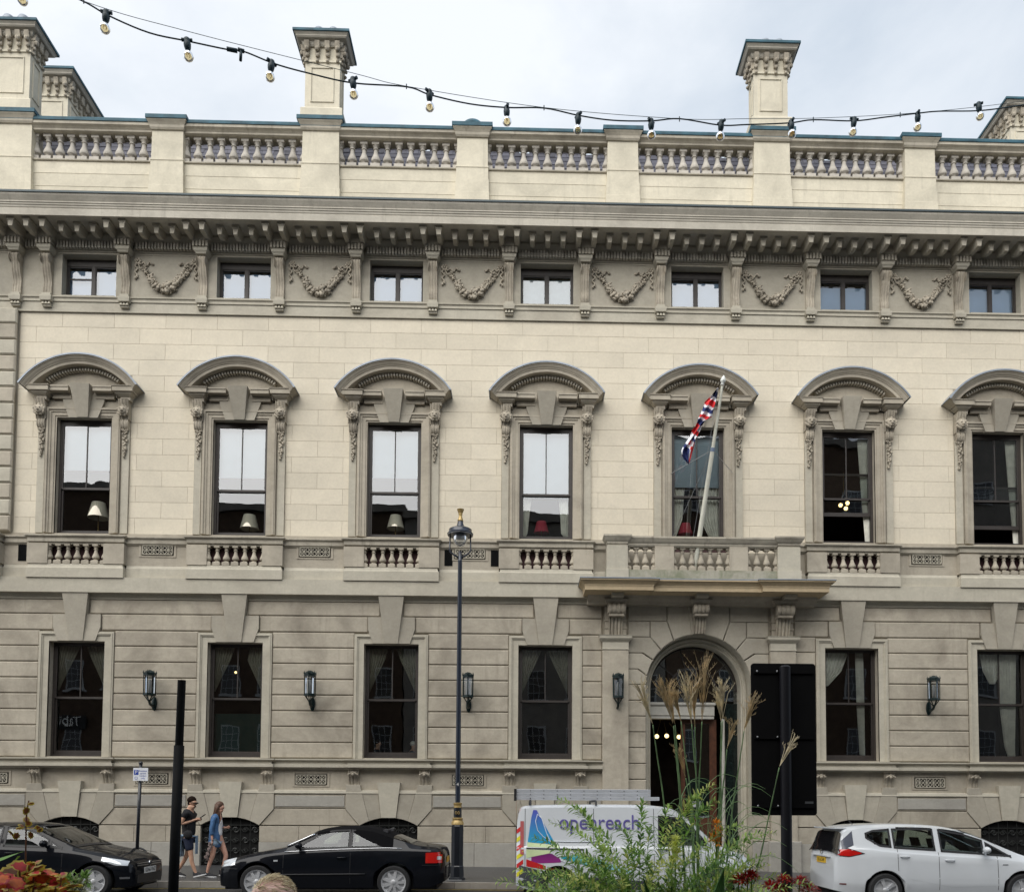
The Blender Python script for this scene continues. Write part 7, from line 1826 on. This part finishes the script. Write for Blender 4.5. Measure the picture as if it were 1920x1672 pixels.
def shrub(name, label, cat, base, tips, LL, LW, step, mats, seed, rs=.0022):
    rnd = random.Random(seed); t = thing(name, label, cat, tuple(base)); st_ = MB(); lf = MB()
    for (tip, w) in tips:
        b = Vector((rnd.uniform(-.14, .14), rnd.uniform(-.10, .10), 0)); e = tip-base
        mid = Vector((b.x*.6+e.x*.4, b.y*.6+e.y*.4, e.z*.85+.05))
        pts = bez(b, mid, e, 16); st_.tube([tuple(p) for p in pts], [rs*(1-.7*i/16) for i in range(17)], 4, caps=False)
        ln_ = sum((pts[i+1]-pts[i]).length for i in range(16)); k = int(ln_/step)
        for i in range(k):
            f = .22+.78*(i+rnd.random())/k; q = f*16; j = min(15, int(q)); p = pts[j].lerp(pts[j+1], q-j); tn = (pts[j+1]-pts[j]).normalized()
            a = i*2.4+rnd.uniform(-.5, .5); o = tn.orthogonal().normalized(); o2 = tn.cross(o); r = o*math.cos(a)+o2*math.sin(a)
            d = (tn*rnd.uniform(.35, 1.0)+r).normalized(); sc_ = rnd.uniform(.65, 1.15)*(1-.45*max(0, f-.8)/.2)
            leaf(lf, p, d, Vector((rnd.uniform(-.5, .5), rnd.uniform(-.5, .5), 1)), LL*sc_, LW*sc_, w if rnd.random() < .7 else rnd.choice(range(len(mats))))
    st_.obj('stems', LF[0], t, kind='stuff'); lf.obj('foliage', mats, t, kind='stuff')
    return t
rnd = random.Random(77)
D1 = -24+3.45
tips = [(Q(px, py, D1+dy), m_) for px, py, dy, m_ in [(1045,1497,0,1),(1078,1512,.05,0),(1150,1545,.1,0),(1000,1570,0,0),(1030,1540,-.1,1),(930,1650,-.1,1),(965,1630,0,1),(985,1652,.1,0),(1205,1500,.15,0),(1180,1560,0,0),(1255,1510,.1,1),(1310,1490,.1,1),(1345,1500,.05,0),(1340,1470,.15,3),(1395,1545,0,1),(1430,1560,.1,1),(1455,1560,0,0),(1450,1600,0,1),(1480,1640,0,1),(1525,1655,-.1,1),(1105,1545,.2,0),(1120,1580,-.1,1),(1075,1600,.1,0),(1220,1550,-.1,0)]]
for i in range(58):
    px = rnd.uniform(985, 1450); top_y = 1597+abs(px-1240)*.10
    tips.append((Q(px, rnd.uniform(top_y-25, 1680), D1+rnd.uniform(-.25, .3)), rnd.choice((0, 1, 1, 3, 0, 2))))
shrub('willow_shrub', 'bushy light green shrub with narrow leaves in front of the white van', 'shrub', Vector((Q(1215, 1672, D1).x, D1, .9)), tips, .040, .0115, .0085, LF, 5)
tips = [(Q(px, py, D1+.2+dy), m_) for px, py, dy, m_ in [(1245,1590,0,3),(1262,1570,.0,3),(1280,1585,0,3),(1270,1600,.1,3),(1255,1612,0,3),(1400,1630,0,1),(1360,1610,.1,1),(1330,1600,.1,1)]]
shrub('yellow_leaved_plant', 'pale yellow-green leafy clump at the centre of the planting', 'plant', Vector((Q(1290, 1672, D1+.2).x, D1+.2, .9)), tips*3, .032, .010, .006, [LF[3], LF[1]], 8) if False else None
# feather grass
TAN = leafmat('grass_plume', (.60,.47,.27), .45, .35); TAN2 = leafmat('pale_grass_plume', (.78,.68,.48), .4, .3); GB = leafmat('grass_blade', (.22,.34,.16), .4, .3)
D2 = -24+3.9
gr = thing('feather_grass', 'tall ornamental grass with tan feathery plumes before the entrance arch', 'ornamental grass', (Q(1310, 1672, D2).x, D2, .9)); go_ = Vector(gr.location)
pls = [((1195,1269),(1224,1358),(1247,1523)),((1237,1261),(1263,1360),(1276,1516)),((1261,1290),(1277,1352),(1296,1512)),((1282,1257),(1297,1357),(1307,1501)),((1300,1256),(1303,1362),(1306,1510)),((1323,1219),(1316,1352),(1310,1512)),((1355,1271),(1355,1350),(1348,1512)),((1382,1341),(1363,1404),(1352,1520)),((1417,1295),(1395,1370),(1370,1544)),((1494,1371),(1461,1438),(1420,1628)),((1270,1394),(1286,1458),(1300,1540)),((1248,1275),(1266,1358),(1278,1520)),((1345,1290),(1352,1352),(1350,1520))]
rnd = random.Random(31)
for i, (tp_, bs_, gd) in enumerate(pls):
    dy = rnd.uniform(-.15, .15); T, Bq, G = (Q(*q, D2+dy)-go_ for q in (tp_, bs_, gd)); root = Vector((G.x*.5, dy*.5, 0))
    m = MB(); m.tube([tuple(p) for p in catm([tuple(root), tuple(G), tuple(Bq.lerp(G, .4)), tuple(Bq)], 5)], [.0042-.00012*k for k in range(16)], 5); m.obj('stem', GB, gr, True)
    m = MB(); ax_ = (T-Bq); Lp = ax_.length; axn = ax_.normalized(); side = axn.cross(Vector((0, 1, 0)))
    n_ = 23 if i not in (7, 9, 10) else 13
    for k in range(n_):
        f = rnd.uniform(0, .55); p0 = Bq+ax_*f*.8; sp = rnd.uniform(-1, 1)*.20*Lp*(1 if k % 7 else 2.2); sy = rnd.uniform(-.14, .14)*Lp
        e = p0+axn*Lp*rnd.uniform(.35, 1-f*.7)+side*sp+Vector((0, sy, 0)); mid = p0.lerp(e, .5)+axn*.03+side*sp*-.12
        m.tube([tuple(p0), tuple(mid), tuple(e)], [.0014, .0018, .0005], 3, caps=False)
        for q in range(5):
            c = mid.lerp(e, q/5)+Vector((rnd.uniform(-.004, .004), rnd.uniform(-.004, .004), 0)); dd = (axn+side*rnd.uniform(-.6, .6)).normalized()*.012
            m.tube([tuple(c), tuple(c+dd)], [.0014, .0004], 3, caps=False)
    m.obj('plume', TAN if i % 3 else TAN2, gr, kind='stuff')
m = MB()
for i in range(46):
    px = rnd.uniform(1215, 1420); a = rnd.choice((-1, 1)); b = Vector((rnd.uniform(-.10, .12), rnd.uniform(-.15, .15), 0)); tz = Q(px, rnd.uniform(1430, 1560), D2).z-.9
    pk = Vector((Q(px, 1500, D2).x-go_.x, b.y+rnd.uniform(-.1, .1), tz)); e = pk+Vector((a*rnd.uniform(.08, .22), rnd.uniform(-.1, .1), -rnd.uniform(.02, .25)))
    pts = bez(b, Vector((pk.x-a*.08, pk.y, tz*1.15)), e, 12); wv = []
    for k, p in enumerate(pts):
        w_ = .0055*(1-(k/12)**2)+.0006; wv.append([tuple(p+Vector((0, w_, w_*.6))), tuple(p+Vector((0, 0, -.001))), tuple(p+Vector((0, -w_, w_*.6)))])
    m.grid(wv)
m.obj('blades', GB, gr, True, kind='stuff')
# broad ribbed leaves, red and orange flowers
BRD = leafmat('broad_leaf', (.085,.20,.06), .25, .2)
bl_ = thing('broad_leaf_plant', 'single broad ribbed upright green leaf at the bottom edge below the arch', 'plant', (Q(1348, 1672, D1-.2).x, D1-.2, .9)); bo = Vector(bl_.location)
def ribleaf(parent, p0, p1, W_, matl, nm='leaf', ribs=5):
    m = MB(); rows = []; d = p1-p0
    for i in range(13):
        t = i/12; w_ = W_*math.sin(PI*min(1, .12+t*.88))**.6*(1 if t < .6 else 1-(t-.6)/.4*.75); c = p0+d*t+Vector((0, .03*math.sin(t*PI), 0))
        rows.append([tuple(c+Vector((w_*(-1+2*j/16), .004*math.cos(j*PI/16*2*ribs), 0))) for j in range(17)])
    m.grid(rows); return m.obj(nm, matl, parent, True)
ribleaf(bl_, Q(1340, 1760, D1-.2)-bo, Q(1358, 1625, D1-.2)-bo, .028, BRD); ribleaf(bl_, Q(1240, 1740, D1-.2)-bo, Q(1205, 1640, D1-.2)-bo, .012, BRD)
REDF = leafmat('red_flower', (.36,.018,.012), .3, .35); ORG = leafmat('orange_flower', (.75,.28,.02), .3, .2)
def tuft(parent, c, r, n, matl, nm, L_=.02, flat=1.0, seed=1):
    rn = random.Random(seed); m = MB()
    for i in range(n):
        a = rn.uniform(0, 2*PI); e = rn.uniform(-.5, 1.3); d = Vector((math.cos(a)*math.cos(e), math.sin(a)*math.cos(e), math.sin(e)*flat)); p = c+d*r*rn.uniform(.3, 1)
        leaf(m, p, d+Vector((rn.uniform(-.4, .4),)*3), Vector((0, 0, 1)), L_*rn.uniform(.6, 1.3), L_*.32, 0)
    return m.obj(nm, matl, parent, kind='stuff')
for k, (lab, pts) in enumerate((('dark red feathery flower cluster left of the black sign pole', [(1385,1650,.035),(1402,1645,.03),(1410,1640,.02)]), ('dark red feathery flower cluster at the foot of the black sign pole', [(1445,1662,.035),(1470,1650,.03),(1462,1668,.03),(1500,1652,.03),(1515,1668,.035)]))):
    c0_ = Q(pts[0][0], 1672, D1); t = thing('red_flower_plant', lab, 'flowers', (c0_.x, D1, .9), None, 'dark red flowers'); o_ = Vector(t.location)
    for i, (px, py, r) in enumerate(pts):
        c = Q(px, py, D1)-o_; tuft(t, c, r, 150, REDF, 'flower_head', .022, .5, i); m = MB(); m.tube([(c.x*.5, 0, 0), tuple(c)], .003, 5); m.obj('stem', LF[0], t)
t = thing('orange_flower_plant', 'small upright orange flower among the grasses in front of the doorway', 'flowers', (Q(1340, 1672, D1).x, D1, .9)); o_ = Vector(t.location)
for i, (px, py, r) in enumerate(((1343,1545,.014),(1345,1560,.018),(1338,1572,.020),(1346,1580,.016))): tuft(t, Q(px, py, D1)-o_, r, 45, ORG, 'flower_head', .018, 1, i)
m = MB(); m.tube([(0, 0, 0), tuple(Q(1343, 1575, D1)-o_)], .003, 5); m.obj('stem', LF[0], t)
t = thing('yellow_flower_spike', 'pale yellow-green pointed plume in the middle of the shrub', 'flowers', (Q(1266, 1672, D1-.1).x, D1-.1, .9)); o_ = Vector(t.location)
for i, (px, py, r) in enumerate(((1266,1575,.010),(1264,1590,.022),(1268,1605,.030),(1262,1620,.034))): tuft(t, Q(px, py, D1-.1)-o_, r, 90, LF[3], 'flower_head', .020, 1, i)
m = MB(); m.tube([(0, 0, 0), tuple(Q(1266, 1610, D1-.1)-o_)], .003, 5); m.obj('stem', LF[0], t)
# coleus: red, orange and lime leaves, each its own piece
def cleaf(name, cin, cedge):
    m = MB(); out = []; n = 16
    for i in range(n):
        a = 2*PI*i/n; r = .5*(1+.10*math.cos(a*8)); x, y = r*math.cos(a)*1.0, r*math.sin(a)*.72; y *= (1-.35*x); out.append((x+.5, y))
    cen = [(.5, 0, -.03)]; inn = [(.5+(x-.5)*.72, y*.70, .04*math.cos(2*math.atan2(y, x-.5))-.02*abs(y)) for x, y in out]; ou = [(x, y, -.06-.12*(x-.5)**2+.03*math.sin(i*2.5)) for i, (x, y) in enumerate(out)]
    m.add(cen+inn+ou, []); 
    for i in range(n): m.f.append((0, 1+i, 1+(i+1)%n)); m.m.append(0)
    for i in range(n): m.f.append((1+i, 1+n+i, 1+n+(i+1)%n, 1+(i+1)%n)); m.m.append(1)
    return m.mesh(name, [cin, cedge], True)
CM = [leafmat('coleus_red', (.42,.035,.035), .3, .35), leafmat('coleus_orange', (.50,.12,.03), .3, .35), leafmat('coleus_lime', (.38,.30,.04), .3, .3), leafmat('coleus_brown', (.16,.06,.02), .3, .4), leafmat('coleus_pink', (.50,.07,.09), .3, .3)]
CL = [cleaf('leaf', CM[0], CM[2]), cleaf('leaf', CM[1], CM[2]), cleaf('leaf', CM[3], CM[2]), cleaf('leaf', CM[4], CM[1]), cleaf('leaf', CM[1], CM[0])]
D3 = -24+3.1
def coleus(label, pxs, n, seed, top, mix_):
    rn = random.Random(seed); bx = Q(sum(pxs)/2, 1672, D3); t = thing('coleus_plant', label, 'plant', (bx.x, D3, .9)); o_ = Vector(t.location); st_ = MB()
    for i in range(n):
        px = rn.uniform(*pxs); py = rn.uniform(top(px), 1690); dy = rn.uniform(-.16, .16)-.10*(py-1600)/90; p = Q(px, py, D3+dy)-o_
        sz = rn.uniform(.045, .085); me = CL[rn.choice(mix_)]
        put('leaf', me, t, tuple(p), (rn.uniform(-.9, .5)-.35, rn.uniform(-.3, .6), rn.uniform(0, 2*PI)), (sz, sz, sz))
        if i % 3 == 0: st_.tube([(p.x*.4, p.y*.5, 0), (p.x*.8, p.y*.8, p.z*.6), tuple(p)], .003, 4)
    st_.obj('stems', CM[3], t, kind='stuff'); return t
coleus('coleus with orange and lime-edged leaves at the bottom left corner', (30, 128), 95, 3, lambda px: 1612+max(0, px-60)*.55+max(0, 60-px)*.1, (1, 1, 2, 4, 0))
coleus('crimson leaved coleus at the very bottom left edge', (-30, 30), 45, 4, lambda px: 1638, (0, 3, 4, 1))
t = thing('leggy_flower_stem', 'single dark leggy stem with withered brown leaves in front of the hatchback', 'plant', (Q(50, 1672, D3-.05).x, D3-.05, .9)); o_ = Vector(t.location)
m = MB(); pts = [Q(px, py, D3-.05)-o_ for px, py in ((46,1672),(48,1610),(49,1550),(50,1520),(54,1500))]; m.tube([(0, 0, 0)]+[tuple(p) for p in pts], .0028, 5); m.obj('stem', CM[3], t, True)
rn = random.Random(6)
for px, py in ((36,1548),(42,1552),(56,1548),(66,1550),(70,1546),(58,1558),(34,1560),(72,1552),(28,1568),(52,1512),(47,1530),(56,1503)):
    put('leaf', CL[2], t, tuple(Q(px, py, D3-.05+rn.uniform(-.04, .04))-o_), (rn.uniform(-1.2, 1.2), rn.uniform(-1.5, 1.5), rn.uniform(0, 6)), (.030,)*3)
t = thing('strap_leaf_plant', 'pair of long bright green strap leaves at the left edge', 'plant', (Q(-30, 1672, D3).x, D3, .9)); o_ = Vector(t.location)
SL = leafmat('strap_leaf', (.16,.36,.05), .3, .15)
for a_, b_ in (((-60, 1632), (42, 1596)), ((-10, 1660), (36, 1604))):
    A, Bq = Q(*a_, D3)-o_, Q(*b_, D3)-o_; d = (Bq-A); m = MB()
    m.grid([[tuple(A+d*i/10+Vector((0, w_*.01, w_*.009*(1-(i/10)**3)))) for w_ in (-1, 0, 1)] for i in range(11)]); m.grid([[(0, .0, 0), (0.01, 0, 0), (.02, 0, 0)], [tuple(A), tuple(A+Vector((.004, 0, .004))), tuple(A+Vector((0, 0, .009)))]]); m.obj('leaf', SL, t, True)
t = thing('variegated_plant', 'small white and green variegated tuft in front of the hatchback wheel', 'plant', (Q(140, 1672, D3).x, D3, .9)); o_ = Vector(t.location)
for i, (px, py, r) in enumerate(((128,1655,.022),(145,1662,.03),(158,1650,.02),(152,1672,.03))): tuft(t, Q(px, py, D3)-o_, r, 40, [LF[0], leafmat('cream_leaf', (.45,.47,.30), .3)][i % 2], 'foliage', .030, 1, i)
m = MB(); m.tube([(0, 0, 0), tuple(Q(142, 1665, D3)-o_)], .003, 5); m.obj('stem', LF[0], t)
